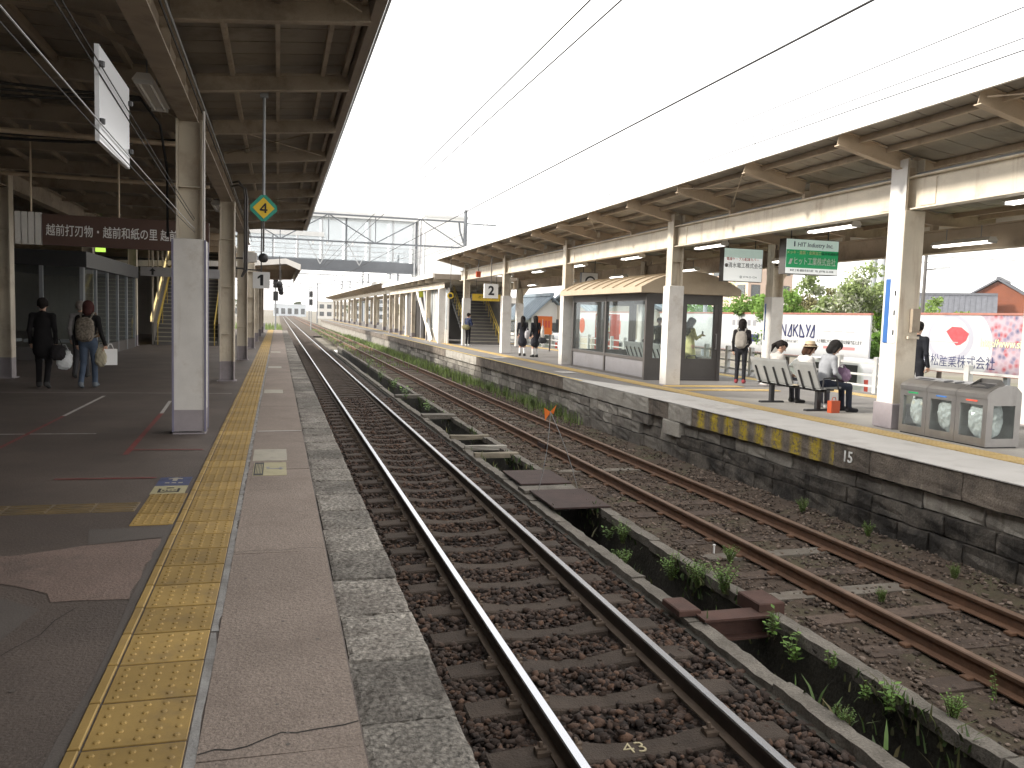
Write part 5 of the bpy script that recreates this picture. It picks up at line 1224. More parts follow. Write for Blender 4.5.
def right_stairs():
    s = thing('right_staircase', 'grey stairs with yellow handrails climbing inside the glazed stair hall', 'staircase', (9.75, 43.6, 0))
    W = 1.9
    for k in range(17): MB().box(0, k * .30, k * .175, W, k * .30 + .33, (k + 1) * .175, 0).box(0, k * .30 - .012, (k + 1) * .175 - .03, W, k * .30 + .05, (k + 1) * .175 + .004, 1).build('step', [M['stair_stone'], M['nosing']], s)
    for sx in (.08, W - .10):
        for dz in (.62, .86): MB().tube((sx, -.1, dz), (sx, 4.3, dz + 4.4 * .583), .026, .026, 7).build('handrail', M['rail_yellow'], s)
        for k in range(7): MB().tube((sx, k * .6, k * .35 + .1), (sx, k * .6, .86 + k * .35), .018, .018, 6).build('baluster', M['rail_yellow'], s)
    t = thing('stair_hall', 'pale glazed stair hall with sloping white stringer at the right platform', 'building', (8.75, 43.8, 0))
    wall = M['fascia_white']
    MB().box(.0, 0, 0, .08, 6.2, .75).build('plinth', wall, t); MB().box(3.1, 0, 0, 3.2, 12, 3.0).build('wall', M['plaster'], t)
    for k in range(6):
        MB().box(.0, k * 1.05, .75, .08, k * 1.05 + .07, 3.0).build('mullion', wall, t)
        if k < 5: MB().box(.03, k * 1.05 + .075, .76, .05, k * 1.05 + 1.045, 3.0).build('pane', M['glass_milky'], t)
    MB().prism([(6.6, 3.0), (6.0, 3.0), (1.0 + 3.0, .0), (4.0 + .8, .0)], 'x', -.25, -.12).build('stringer', M['galv'], t)
    # white sloping brace towards the entrance of the lift lobby
    MB().bar((-.28, 3.2, .0), (-.28, 8.6, 3.0), .12, .26).build('raking_brace', M['fascia_white'], t)
    MB().bbox(-.45, .2, 0, -.09, .5, 2.95, .02).build('white_post', M['wrap'], t)
    u = thing('lift_lobby', 'dark lift lobby entrance with a pale notice beside the far exit board', 'building', (8.75, 52.0, 0))
    MB().box(0, 0, 0, 3.2, 6.5, 2.9).build('wall', M['dgrey'], u)
    MB().box(-.02, .9, 0, -.001, 3.4, 2.4).build('doorway', M['dark_gap'], u); MB().box(-.03, 3.0, 1.2, -.021, 3.5, 1.9).build('notice', M['white'], u)
    MB().box(-.08, -.05, 0, .1, .1, 2.9).build('jamb', M['mgrey'], u); MB().box(-.08, 3.5, 0, .1, 3.7, 2.9).build('jamb', M['mgrey'], u); MB().box(-.1, 6.0, 0, .1, 6.6, 2.9).build('jamb', M['fascia_white'], u)
right_stairs()

def fence():
    t = thing('platform_fence', 'white post and rail fence along the back of the right platform', 'fence', (13.62, 7.0, 0))
    pmh = MB(); pmh.bbox(-.06, -.06, -.3, .06, .06, .86, .02); me = pmh.mesh('post', M['fence'])
    for k in range(38): link('post', me, t, (0, k * 1.35, 0))
    rail = MB().box(-.02, 0, -.025, .02, 1.27, .025).mesh('rail', M['fence'])
    for k in range(37):
        for z in (.16, .42, .70): link('rail', rail, t, (0, k * 1.35 + .04, z))
fence()

# ================================================================== BACKGROUND, RIGHT SIDE
def lawn():
    V = []; xs = [13.78, 14.2, 15.6, 16.6, 17.4]; zs = [-.25, -.28, -.42, -.9, -1.27]
    ys = np.linspace(2, 120, 60)
    for y in ys:
        for x, z in zip(xs, zs): V.append((x, y, z + rnd.uniform(-.03, .03)))
    F = [(q*5 + i, q*5 + i + 1, (q+1)*5 + i + 1, (q+1)*5 + i) for q in range(59) for i in range(4)]
    o = struct(MB().add(V, F).build('embankment', pm('lawn_soil', (0.10, 0.15, 0.04), .9, .3, 2.0, bump=.5, bscale=20)))
    sheet('road', [(17.3, -20), (26.5, -20), (26.5, 200), (17.3, 200)], -1.262, pm('road_asphalt', (0.13, 0.13, 0.125), .8, .1, .8, grain=.1))
    struct(bpy.data.objects['road'])
lawn()

def billboard(lab, y0, y1, mat, top=1.88, bot=.66, x=20.0, name='billboard', group='billboards behind the platform'):
    K = x / 15.0
    t = thing(name, lab, 'billboard', (x, y0 * K, CAM_H * (1 - K)), 0, group); t.scale = (K, K, K)
    L = y1 - y0
    MB().box(0, 0, bot, .05, L, top).build('board', mat, t)
    fr = pm('billboard_frame', (0.30, 0.13, 0.10), .6, .15, 3.0)
    MB().box(-.02, -.03, top, .07, L + .03, top + .05).build('top_rail', fr, t); MB().box(-.02, -.03, bot - .05, .07, L + .03, bot).build('bottom_rail', fr, t)
    for k in range(3):
        y = .2 + k * (L - .4) / 2; MB().box(.06, y - .05, -.45, .16, y + .05, top).build('post', M['galv_dark'], t)
    return t
def txt(t, s, size, mat, y, z, **k): return text(s, size, mat, t, (-.004, y, z), FACE_LEFT, **k)
M['bill_white'] = pm('billboard_white', (0.46, 0.465, 0.475), .4, .03, 1.0)
def billboards():
    t = billboard('white billboard with dark angular NAKAYA lettering behind the bench', 18.47, 22.69, M['bill_white'])
    # angular letters drawn as strokes
    S = []
    def ch(*p): S.append(p)
    ch((0,0),(0,1)); ch((0,1),(.5,0)); ch((.5,0),(.5,1))                                 # N
    ch((.75,0),(1.15,1)); ch((1.15,1),(1.15,0)); ch((.86,.0),(1.15,.0))                   # A
    ch((1.4,0),(1.4,1)); ch((1.4,.45),(1.85,1)); ch((1.52,.58),(1.9,0))                   # K
    ch((2.1,1),(2.1,0)); ch((2.1,0),(2.6,0)); ch((2.1,1),(2.6,0))                         # A (reversed)
    ch((2.75,1),(2.98,.5)); ch((3.2,1),(2.85,.0))                                         # Y
    ch((3.2,0),(3.62,1)); ch((3.62,1),(3.62,0)); ch((3.35,.0),(3.62,.0))                  # A
    sy, sz, oy, oz = .45, .36, 3.98, 1.22
    for p, q in S: MB().bar((-.006, oy - p[0] * sy, oz + p[1] * sz), (-.006, oy - q[0] * sy, oz + q[1] * sz), .052, .010, up=(1, 0, 0)).build('letter_stroke', M['ink_navy'], t)
    txt(t, 'いつも未来をみつめて', .10, M['ink'], 3.6, 1.06); txt(t, '人と地球にやさしい 創造的な技術で応えます', .12, M['ink'], 1.25, 1.12, bold=.005, sx=.8)
    MB().box(-.006, .55, .92, -.001, 1.9, 1.0).build('pink_bar', pm('bar_pink', (.42, .18, .18), .5, 0, 1), t)
    for k in range(3): MB().box(-.005, .6 + k * .5, 1.40, -.001, .95 + k * .5, 1.43).build('faint_line', M['mgrey'], t)
    # berry billboard: a plate with a red strawberry tip among blue and red fruit, white letters
    rb = bpy.data.materials.new('berry_print'); rb.use_nodes = True; n_ = rb.node_tree.nodes; l_ = rb.node_tree.links
    g = n_.new('ShaderNodeNewGeometry'); vo = n_.new('ShaderNodeTexVoronoi'); vo.inputs['Scale'].default_value = 6.5; l_.new(g.outputs['Position'], vo.inputs['Vector'])
    cr = n_.new('ShaderNodeValToRGB'); sep = n_.new('ShaderNodeSeparateColor'); l_.new(vo.outputs['Color'], sep.inputs[0]); l_.new(sep.outputs[0], cr.inputs[0])
    e = cr.color_ramp.elements; e[0].color = (.05, .06, .14, 1); e[1].color = (.30, .02, .03, 1); x = cr.color_ramp.elements.new(.38); x.color = (.17, .16, .26, 1); x = cr.color_ramp.elements.new(.6); x.color = (.34, .12, .15, 1)
    mx = n_.new('ShaderNodeMix'); mx.data_type = 'RGBA'; mr = n_.new('ShaderNodeMapRange'); mr.inputs[1].default_value = .0; mr.inputs[2].default_value = .75; l_.new(vo.outputs['Distance'], mr.inputs[0]); l_.new(mr.outputs[0], mx.inputs[0]); l_.new(cr.outputs[0], mx.inputs[6]); mx.inputs[7].default_value = (.38, .31, .35, 1)
    l_.new(mx.outputs[2], n_['Principled BSDF'].inputs['Base Color']); n_['Principled BSDF'].inputs['Roughness'].default_value = .45
    t = billboard('billboard printed with berries and a round white plate behind the litter bin', 10.6, 17.83, rb, 1.90, .62)
    def disc(cy, cz, ry, rz, mat, xx, nm, n=40): MB().add([(xx, cy + ry * math.cos(2*math.pi*i/n), cz + rz * math.sin(2*math.pi*i/n)) for i in range(n)], [tuple(range(n))]).build(nm, mat, t)
    def clipdisc(cy, cz, r, mat, xx, nm):
        pts = []
        for i in range(64):
            a = 2*math.pi*i/64; pts.append((xx, cy + r * 1.25 * math.cos(a), min(1.895, max(.625, cz + r * math.sin(a)))))
        MB().add(pts, [tuple(range(64))]).build(nm, mat, t)
    clipdisc(5.25, 1.18, 1.05, M['bill_white'], -.003, 'plate'); clipdisc(5.15, 1.36, .55, pm('plate_shade', (.34, .34, .39), .4, .05, 1.0), -.0045, 'plate_well'); clipdisc(5.18, 1.39, .46, M['bill_white'], -.006, 'plate_centre')
    red = pm('berry_red', (.40, .07, .08), .45, .2, 8.0)
    MB().add([(-.0075, 4.85 + a, 1.42 + b) for a, b in [(.42, .10), (.25, .21), (-.02, .20), (-.25, .06), (-.18, -.10), (-.02, -.20), (.10, -.22), (.28, -.06)]], [tuple(range(8))]).build('strawberry', red, t)
    MB().bar((-.0075, 6.5, 1.28), (-.0075, 4.9, 1.27), .02, .003, up=(1, 0, 0)).build('fork', M['mgrey'], t)
    txt(t, '重松産業株式会社', .31, M['ink_navy'], 4.90, .82, sx=.86, bold=.0); txt(t, 'http://www.sigematu', .235, M['ink_navy'], 3.45, 1.285, bold=.035, sx=.84, ext=.0008); txt(t, 'http://www.sigematu', .235, M['ink_cream'], 3.45, 1.285, bold=.012, sx=.84, ext=.003)
    # third one half hidden by the shelter
    t = billboard('white billboard half hidden behind the glass shelter', 23.4, 31.0, M['bill_white'])
    for k in range(5): MB().box(-.006, .5 + k * .32, 1.50, -.001, .68 + k * .32, 1.68).build('character', M['ink_grey'], t)
    MB().box(-.006, 1.0, .80, -.001, 1.5, 1.18).build('yellow_figure', M['yellow'], t); MB().box(-.006, .3, .98, -.001, 1.0, 1.22).build('blue_figure', M['ink_navy'], t); MB().box(-.007, 1.1, 1.18, -.001, 1.45, 1.30).build('dark_figure', M['ink'], t)
    t = billboard('plain white billboard seen through the far end of the shelter', 34.0, 41.0, M['bill_white'])
    MB().box(-.006, 1.0, .9, -.001, 2.6, 1.5).build('red_field', M['ink_red'], t)
    MB().add([(-.006, 5.95 + .4 * math.cos(i * .4488), 1.22 + .4 * math.sin(i * .4488)) for i in range(14)], [tuple(range(14))]).build('orange_figure', M['bag_orange'], t)
billboards()

# ---- trees
def tree(lab, x, y, h, r, col, seed, blossom=None, n=9000, name='broadleaf_tree', zb=-1.28, leaf=.085):
    t = thing(name, lab, 'tree', (x, y, zb)); rr = np.random.RandomState(seed)
    bark = pm('bark', (0.09, 0.07, 0.055), .9, .25, 6.0, bump=.5)
    b = MB(); b.tube((0, 0, 0), (.05 * h * .2, 0, h * .38), .055 * h * .35 + .05, .03 * h * .35 + .04, 8); tips = []
    for k in range(9):
        a = rr.uniform(0, 6.28); z0 = h * rr.uniform(.25, .45); rad = r * rr.uniform(.45, .85); z1 = h * rr.uniform(.5, .9)
        p0 = Vector((.01 * h, 0, z0)); p2 = Vector((rad * math.cos(a), rad * math.sin(a), z1)); p1 = p0.lerp(p2, .5) + Vector((0, 0, -.06 * h))
        b.tube(p0, p1, .035 * h * .3 + .02, .025, 6); b.tube(p1, p2, .025, .010, 5); tips += [p1.lerp(p2, q) for q in (.3, .65, 1.0)]
    b.build('trunk', bark, t)
    # leaf clumps around branch tips
    tips = np.array([tuple(p) for p in tips]); cl = tips[rr.randint(0, len(tips), 75)] + rr.normal(0, .20 * r, (75, 3)) * np.array([1, 1, .7])
    cl = cl[cl[:, 2] > h * .3]; cs = r * rr.uniform(.13, .30, len(cl))
    ci = rr.randint(0, len(cl), n); d = rr.normal(0, 1, (n, 3)); d /= np.linalg.norm(d, axis=1)[:, None]
    P = cl[ci] + d * (cs[ci] * rr.rand(n) ** .45)[:, None] * np.array([1, 1, .75])
    s = leaf * rr.uniform(.6, 1.4, n); A = rr.normal(0, 1, (n, 3)); A /= np.linalg.norm(A, axis=1)[:, None]
    B = np.cross(A, rr.normal(0, 1, (n, 3))); B /= np.linalg.norm(B, axis=1)[:, None]
    A *= s[:, None]; B *= (s * .55)[:, None]
    V = np.stack([P - A, P + B * .9, P + A, P - B * .9], 1).reshape(-1, 3); F = np.arange(4 * n).reshape(-1, 4)
    mats = [leafmat('leaf_%s' % name + str(seed), col)]
    mi = np.zeros(n, int)
    if blossom is not None: mats.append(leafmat('blossom_' + str(seed), blossom)); mi = (rr.rand(len(cl)) < .55)[ci] * (rr.rand(n) < .7) * 1
    link('crown', mesh_np('crown', V, F, mats, mi), t); return t
def leafmat(name, col):
    m = pm(name, col, .6, .2, 1.5, island=.35, spec=.3); b = m.node_tree.nodes['Principled BSDF']
    N = m.node_tree.nodes; L = m.node_tree.links; tr = N.new('ShaderNodeBsdfTranslucent'); mx = N.new('ShaderNodeMixShader'); mx.inputs[0].default_value = .35
    L.new(b.inputs['Base Color'].links[0].from_socket, tr.inputs[0]); o = [q for q in N if q.type == 'OUTPUT_MATERIAL'][0]
    L.new(b.outputs[0], mx.inputs[1]); L.new(tr.outputs[0], mx.inputs[2]); L.new(mx.outputs[0], o.inputs[0]); return m
GR = (0.13, 0.22, 0.045)
tree('bright green bushy tree left of the pale blossoming tree, above the NAKAYA board', 21.7, 32.0, 4.9, 2.0, (0.16, 0.27, 0.055), 3, n=15000)
tree('pale blossoming tree above the right end of the NAKAYA board', 24.4, 31.8, 5.6, 2.1, (0.24, 0.30, 0.12), 4, (0.50, 0.52, 0.40), n=15000)
tree('vivid green tree between the NAKAYA and berry boards', 26.4, 31.6, 4.9, 1.9, (0.18, 0.32, 0.04), 5, n=13000)
tree('dull brownish green tree behind the blossoming tree', 27.6, 38.2, 5.0, 2.2, (0.19, 0.18, 0.08), 6, n=12000)
tree('small light green tree beside the lamp pole above the berry board', 29.6, 31.6, 4.2, 1.7, (0.20, 0.29, 0.08), 7, n=9000)
tree('green tree seen through the shelter door glass', 25.0, 44.5, 4.8, 2.4, (0.15, 0.28, 0.055), 8, n=12000)
tree('low dark tree beside the tan apartment block', 45.0, 71.0, 5.6, 1.8, (0.10, 0.16, 0.05), 9, n=5000, leaf=.12)
tree('loose green bush beneath the gap between the billboards', 22.0, 26.6, 2.6, 1.0, (0.15, 0.27, 0.05), 10, n=6000)

# ---- houses
def tiled_house(lab, x, y, w, d, eave, ridge, wall, roof, rz=0.0, win=True, name='house', zb=-1.28, over=.5):
    """gable roof, ridge along local Y"""
    t = thing(name, lab, 'house', (x, y, zb), rz)
    MB().prism([(0, 0), (w, 0), (w, eave), (w / 2, ridge - .12), (0, eave)], 'y', 0, d).build('wall', wall, t)
    sl = (ridge - eave) / (w / 2)
    rf = MB().prism([(-over, eave - over * sl + .02), (w / 2, ridge), (w + over, eave - over * sl + .02), (w + over, eave - over * sl + .2), (w / 2, ridge + .2), (-over, eave - over * sl + .2)], 'y', -over, d + over).build('roof', roof, t)
    MB().box(w / 2 - .18, -over, ridge + .15, w / 2 + .18, d + over, ridge + .42).build('ridge', roof, rf)
    n = int((d + 2 * over) / .55)
    me = None
    for s in (0, 1):
        for k in range(n):
            yy = -over + .25 + k * .55
            a = (-over if s == 0 else w + over, yy, eave - over * sl + .22); b_ = (w / 2, yy, ridge + .22)
            MB().bar(a, b_, .09, .07).build('tile_row', roof, rf)
    if win:
        for k in range(max(1, int(w / 3))):
            o = MB().box(1 + k * 3, -.05, eave * .45, 2.4 + k * 3, -.001, eave * .8).build('window', M['dgrey'], t); MB().box(1.08 + k * 3, -.06, eave * .47, 2.32 + k * 3, -.051, eave * .78).build('pane', M['glass_dark'], o)
        for k in range(max(1, int(d / 4))):
            o = MB().box(-.05, 1 + k * 4, eave * .45, -.001, 2.8 + k * 4, eave * .8).build('window', M['dgrey'], t); MB().box(-.06, 1.08 + k * 4, eave * .47, -.051, 2.72 + k * 4, eave * .78).build('pane', M['glass_dark'], o)
    return t
terra = pm('terracotta_wall', (0.185, 0.058, 0.028), .8, .12, .8, streak=(0.3, 0.09, 0.04), samt=.3)
tilem = pm('grey_roof_tile', (0.10, 0.105, 0.12), .5, .15, 2.0); bluet = pm('blue_grey_roof', (0.17, 0.21, 0.245), .5, .12, 1.0); buff = pm('buff_wall', (0.50, 0.44, 0.36), .8, .1, .6)
whitew = pm('pale_house_wall', (0.62, 0.60, 0.56), .8, .08, .6)
tiled_house('terracotta storehouse with grey tiled gable roof at the right edge', 78.4, 79.8, 5.6, 11.0, 6.9, 8.7, terra, tilem, R(-52), False)
tiled_house('long low grey tiled roof left of the terracotta storehouse', 71.5, 88.0, 6.0, 13.0, 4.6, 6.7, buff, tilem, R(-135))
tiled_house('house with blue grey roof behind the two schoolgirls', 23.5, 72.0, 8.0, 8.0, 3.4, 5.0, buff, bluet, R(-80))
tiled_house('small house with a white gable beside the blue grey roof', 21.5, 70.0, 3.4, 8.0, 3.0, 4.6, whitew, bluet, 0)
tiled_house('wide blue grey roofed house glimpsed through the shelter glass', 24.5, 63.0, 7.0, 9.0, 3.2, 4.7, buff, bluet, 0)
tiled_house('distant house with a dull grey roof far right of the wide canopy', 86.0, 92.0, 8.0, 12.0, 3.6, 5.8, buff, tilem, R(-45))
def block(lab, x, y, w, d, h, mat, fl, cols, name='apartment_block', zb=-1.28):
    t = thing(name, lab, 'building', (x, y, zb))
    MB().box(0, 0, 0, w, d, h).build('wall', mat, t); MB().box(-.15, -.15, h, w + .15, d + .15, h + .35).build('parapet', mat, t)
    for f in range(fl):
        for k in range(cols):
            z = 1.0 + f * (h - .6) / fl; xx = w * (k + .2) / cols
            o = MB().box(xx, -.06, z, xx + w * .6 / cols, -.001, z + (h / fl) * .5).build('window', M['dgrey'], t); MB().box(xx + .06, -.07, z + .06, xx + w * .6 / cols - .06, -.061, z + (h / fl) * .5 - .06).build('pane', M['glass_dark'], o)
            yy = d * (k + .2) / cols
            o = MB().box(-.06, yy, z, -.001, yy + d * .6 / cols, z + (h / fl) * .5).build('window', M['dgrey'], t); MB().box(-.07, yy + .06, z + .06, -.061, yy + d * .6 / cols - .06, z + (h / fl) * .5 - .06).build('pane', M['glass_dark'], o)
pinkw = pm('tan_pink_wall', (0.52, 0.40, 0.32), .8, .1, .5)
block('tan pink apartment block behind the shelter roof', 49.0, 80.0, 5.5, 8.0, 10.2, pinkw, 4, 3)
block('low blue windowed building beside the tan apartment block', 47.0, 70.0, 6.5, 6.0, 5.0, whitew, 2, 3)
# far pale buildings at the end of the line
fm = [pm('far_wall_%d' % i, c, .8, .06, .2) for i, c in enumerate([(0.62, 0.62, 0.62), (0.55, 0.52, 0.48), (0.58, 0.62, 0.66), (0.66, 0.64, 0.60)])]
far = [(-40, 260, 10, 9, 6, 2, 3), (-16, 300, 9, 8, 4.2, 1, 3), (-2, 380, 14, 9, 5, 1, 5), (14, 310, 16, 9, 6, 2, 6), (33, 350, 14, 9, 9, 3, 4), (52, 330, 18, 9, 6, 2, 6), (20, 240, 10, 8, 5, 2, 3), (34, 220, 9, 8, 5.5, 2, 3), (30, 160, 8, 8, 5.5, 2, 3), (46, 190, 12, 9, 7, 2, 4), (-34, 190, 12, 8, 6, 2, 4)]
names = ['far left tall pale block', 'small far pale block left of the rails', 'wide far pale block straight above the rails', 'long low pale shed right of the vanishing rails', 'tall hazy block behind the far canopy', 'long hazy block farthest right of the rails', 'nearer pale house block beside the far canopy end', 'pale house block behind the far canopy end', 'pale house block behind the farthest canopy posts', 'hazy wide block behind the right platform', 'pale block behind the left platform end']
for k, (x, y, w_, d_, h_, fl, cc) in enumerate(far): block(names[k], x, y, w_, d_, h_, fm[k % 4], fl, cc, 'far_building')
for k, (x, y, h_) in enumerate(((-22, 230, 8), (-9, 250, 6), (24, 270, 7), (40, 255, 8), (28, 195, 6), (10, 400, 7))):
    tree(['far grey green tree %s' % s for s in ('at the left of the rails', 'close left of the rails', 'right of the rails', 'behind the farthest canopy', 'beside the canopy end', 'straight above the rails')][k], x, y, h_, h_ * .45, (0.14, 0.17, 0.09), 20 + k, n=1600, leaf=.35)

# ---- vehicles
def van(lab, x, y, rz, body, L=4.4, W=1.7, H=1.75, nose=.75, name='parked_van', cat='van'):
    t = thing(name, lab, cat, (x, y, -1.26), rz)
    pr = [(0, .35), (0, .95), (nose * .35, 1.02), (nose + .35, H - .12), (nose + .6, H), (L - .25, H), (L - .05, H - .25), (L, .95), (L, .35)]
    b = MB(); b.prism(pr, 'y', -W/2, W/2); bo = b.build('body', body, t)
    md = bo.modifiers.new('bevel', 'BEVEL'); md.width = .09; md.segments = 3; md.limit_method = 'ANGLE'
    gw = M['glass_dark']
    for s in (-1, 1):
        y0 = s * (W/2 + .004)
        for a, c in ((nose + .42, nose + 1.35), (nose + 1.45, nose + 2.5), (nose + 2.6, L - .25)):
            MB().prism([(a + (.16 if a < nose + .5 else 0), 1.02), (c, 1.02), (c, H - .16), (a + (.32 if a < nose + .5 else 0), H - .16)], 'y', min(y0, y0 + s * .008), max(y0, y0 + s * .008)).build('side_window', M['black'], t)
        for xx in (nose * .35 + .55, L - .8):
            w = MB(); w.tube((xx, s * (W/2 - .16), .31), (xx, s * (W/2 + .03), .31), .31, .31, 20); wo_ = w.build('wheel', M['black'], t)
            MB().tube((xx, s * (W/2 + .025), .31), (xx, s * (W/2 + .04), .31), .19, .18, 16).build('rim', M['galv'], wo_)
        MB().box(.0, s * W * .32 - .14, .62, .06, s * W * .32 + .14, .80).build('headlight', M['white'], t)
        MB().box(L - .04, s * W * .42 - .07, .75, L + .015, s * W * .42 + .07, 1.15).build('tail_light', M['ink_red'], t)
    MB().prism([(nose * .45, 1.05), (nose + .36, H - .15), (nose + .34, H - .14), (nose * .45 - .02, 1.06)], 'y', -W * .40, W * .40).build('windscreen', M['black'], t)
    MB().box(-.05, -W * .45, .32, .1, W * .45, .55).build('bumper', body, t); MB().box(L - .1, -W * .45, .32, L + .04, W * .45, .55).build('bumper', body, t)
carw = pm('white_car_paint', (0.74, 0.75, 0.76), .25, .03, 1.0, spec=.6)
van('white van parked behind the fence under the NAKAYA board', 18.3, 26.6, R(-85), carw)
van('white van parked farther along, seen through the shelter', 18.4, 43.0, R(-88), carw)
van('silver minivan parked beyond the fence near the schoolgirls', 19.0, 58.0, R(-90), pm('silver_car_paint', (0.5, 0.52, 0.54), .3, .03, 1.0, metal=.4))
vending(15.6, 38.6, 'red vending machine seen through the shelter glass', M['ink_red'], M['white'], 0, R(-60))

# ---- poles, lamp, lines
def pole(lab, x, y, h, r=.14, arms=(), name='utility_pole', trans=False):
    t = thing(name, lab, 'pole', (x, y, -1.28)); MB().tube((0, 0, 0), (0, 0, h), r, r * .65, 10).build('shaft', M['galv_dark'], t)
    for z in arms:
        MB().bar((-.9, .05, z), (.9, -.05, z), .08, .1).build('crossarm', M['galv_dark'], t)
        for k in (-.8, -.35, .35, .8): MB().lathe([(.04, 0), (.06, .06), (.03, .16)], (k, 0, z + .05), 8).build('insulator', M['white'], t)
    if trans: MB().lathe([(.22, 0), (.26, .05), (.26, .62), (.2, .7)], (.42, 0, h - 3.2), 12).build('transformer', M['galv'], t)
    return t
pole('plain dark utility pole above the gap between NAKAYA and berry boards', 29.6, 36.4, 10.0, .17)
pole('utility pole with transformer beside the plain dark pole', 31.4, 37.9, 9.5, .15, (7.6, 8.6), trans=True)
pole('slender mast behind the shelter roof, left of the rear column', 22.8, 41.5, 9.0, .13)
t = thing('street_lamp', 'dark street lamp pole with a small lamp arm above the berry board', 'lamp', (26.1, 29.0, -1.28)); MB().tube((0, 0, 0), (0, 0, 7.8), .085, .06, 8).build('shaft', M['dgrey'], t)
MB().tube((0, 0, 5.3), (.35, -.25, 5.36), .03, .03, 6).build('arm', M['dgrey'], t); MB().bar((.30, -.22, 5.36), (.75, -.55, 5.42), .16, .10).build('lamp_head', M['galv'], t)
def wires(lab, lines, r, name='overhead_wires', cat='wire'):
    t = thing(name, lab, cat)
    for a, b, sag in lines:
        a, b = Vector(a), Vector(b); n = 14
        MB().path([a.lerp(b, i / n) - Vector((0, 0, sag * 4 * (i / n) * (1 - i / n))) for i in range(n + 1)], r, 5).build('wire', M['cable'], t)
wires('thin power lines crossing the bright sky above the berry board', [((31.4, 37.9, 7.3), (62, 20, 7.6), .5), ((31.4, 37.9, 6.3), (62, 20, 6.5), .5), ((31.4, 37.9, 6.2), (18, 75, 6.4), .5), ((31.4, 37.9, 7.2), (18, 75, 7.4), .5), ((26.1, 29.0, 4.6), (60, 20, 5.0), .3), ((31.4, 37.9, 5.2), (60, 26, 5.0), .3)], .016)

# ================================================================== OVERBRIDGE AND CATENARY
def overbridge():
    t = thing('overbridge', 'grey covered footbridge with milky glazing crossing high over the tracks', 'bridge', (0, 70, 0))
    xa, xb = -12.0, 11.2
    MB().box(xa, 0, 5.0, xb, .25, 5.75).build('deck_girder', M['bridge_steel'], t); MB().box(xa, 3.2, 5.0, xb, 3.45, 5.75).build('deck_girder', M['bridge_steel'], t)
    MB().box(xa, .26, 5.3, xb, 3.19, 5.5).build('deck', M['bridge_steel'], t)
    MB().box(xa, -.25, 9.35, xb + 3.0, 3.7, 9.55).build('roof', M['galv'], t); MB().box(xa, -.32, 9.2, xb + 3.0, -.24, 9.7).build('roof_edge', M['white_pole'], t)
    k = 0; x = xa
    while x < xb:
        MB().box(x - .06, .05, 5.76, x + .06, .17, 9.34).build('mullion', M['bridge_steel'] if k % 3 == 0 else M['galv'], t)
        if x + 1.9 < xb + .5: MB().box(x + .08, .10, 6.9, min(x + 1.85, xb), .12, 9.3).build('pane', M['glass_milky'], t); MB().box(x + .08, 3.3, 5.8, min(x + 1.85, xb), 3.32, 9.3).build('pane', M['glass_milky'], t)
        x += 1.93; k += 1
    for z in (6.1, 6.5, 6.9): MB().box(xa, .0, z, xb, .045, z + .06).build('rail', M['galv'], t)
    x = xa
    while x < xb: MB().box(x - .02, -.01, 5.76, x + .02, .0, 6.95).build('baluster', M['galv'], t); x += .965
    for z in (7.6,): MB().box(-9, -.02, z, 3.6, .04, z + .35).build('sign_panel', M['white_pole'], t)
    # conduits below
    MB().box(xa, -.1, 4.85, xb, -.02, 5.0).build('cable_tray', M['bridge_steel'], t)
    u = thing('lift_tower', 'white lift tower at the right end of the footbridge', 'tower', (11.3, 66.5, 0))
    MB().box(0, 0, 0, 3.4, 8.0, 9.3).build('wall', M['white'], u); MB().box(-.1, -.1, 9.3, 3.5, 8.1, 9.5).build('roof', M['white_pole'], u); MB().box(-.02, 1.0, 5.6, -.001, 2.6, 8.2).build('window', M['mgrey'], u)
    for z in np.arange(.8, 9, 1.1): MB().box(-.012, 0, z, -.001, 8.0, z + .02).build('panel_joint', M['mgrey'], u)
    v = thing('service_posts', 'slim grey posts standing beside the lift tower', 'post', (10.4, 66.0, 0))
    for x in (0, .45, .8): MB().tube((x, 0, 3.4), (x, 0, 8.8 - x), .05, .05, 8).build('post', M['galv'], v)
overbridge()
def portal(y, xa, xb, z0, z1, lab, n=6, r=.07, masts=True, fine=True):
    t = thing('catenary_portal', lab, 'portal', (0, y, 0), 0, 'catenary portals over the line')
    for z in (z0, z1): MB().bar((xa, 0, z), (xb, 0, z), r * 1.7, r * 1.7).build('chord', M['bridge_steel'], t)
    st = (xb - xa) / n
    for k in range(n):
        a, b = xa + k * st, xa + (k + 1) * st
        MB().tube((a, 0, z1), (a, 0, z0), r * .55, r * .55, 6).build('vertical', M['bridge_steel'], t)
        MB().tube((a, 0, z1 if k % 2 == 0 else z0), (b, 0, z0 if k % 2 == 0 else z1), r * .6, r * .6, 6).build('diagonal', M['bridge_steel'], t)
    if masts:
        for x in (xa, xb): MB().tube((x, 0, -1.28), (x, 0, z1 + .9), r * 2.4, r * 2.0, 10).build('mast', M['bridge_steel'], t)
    if fine:
        for x in (2.9, 5.7):
            MB().path([(x - .9, 0, z0), (x, 0, 4.95), (x + .9, 0, z0)], .035, 6).build('hanger', M['galv'], t)
            for q in (-.5, .5): MB().lathe([(.05, 0), (.09, .05), (.05, .1), (.09, .15), (.05, .2)], (x + q, 0, z0 - .25), 8).build('insulator', M['white'], t)
        MB().bar((xb, 0, z1 - .1), (xb + 2.4, 0, z1 - .12), .09, .09).build('bracket', M['bridge_steel'], t); MB().tube((xb + .1, 0, z1 - .2), (xb + 2.0, 0, z1 - 1.0), .03, .03, 6).build('bracket_stay', M['galv'], t)
        MB().path([(xb - .5, 0, z1), (xb - .42, 0, z1 - .7), (xb - .1, 0, z1 - 1.6)], .07, 6).build('gusset', M['bridge_steel'], t)
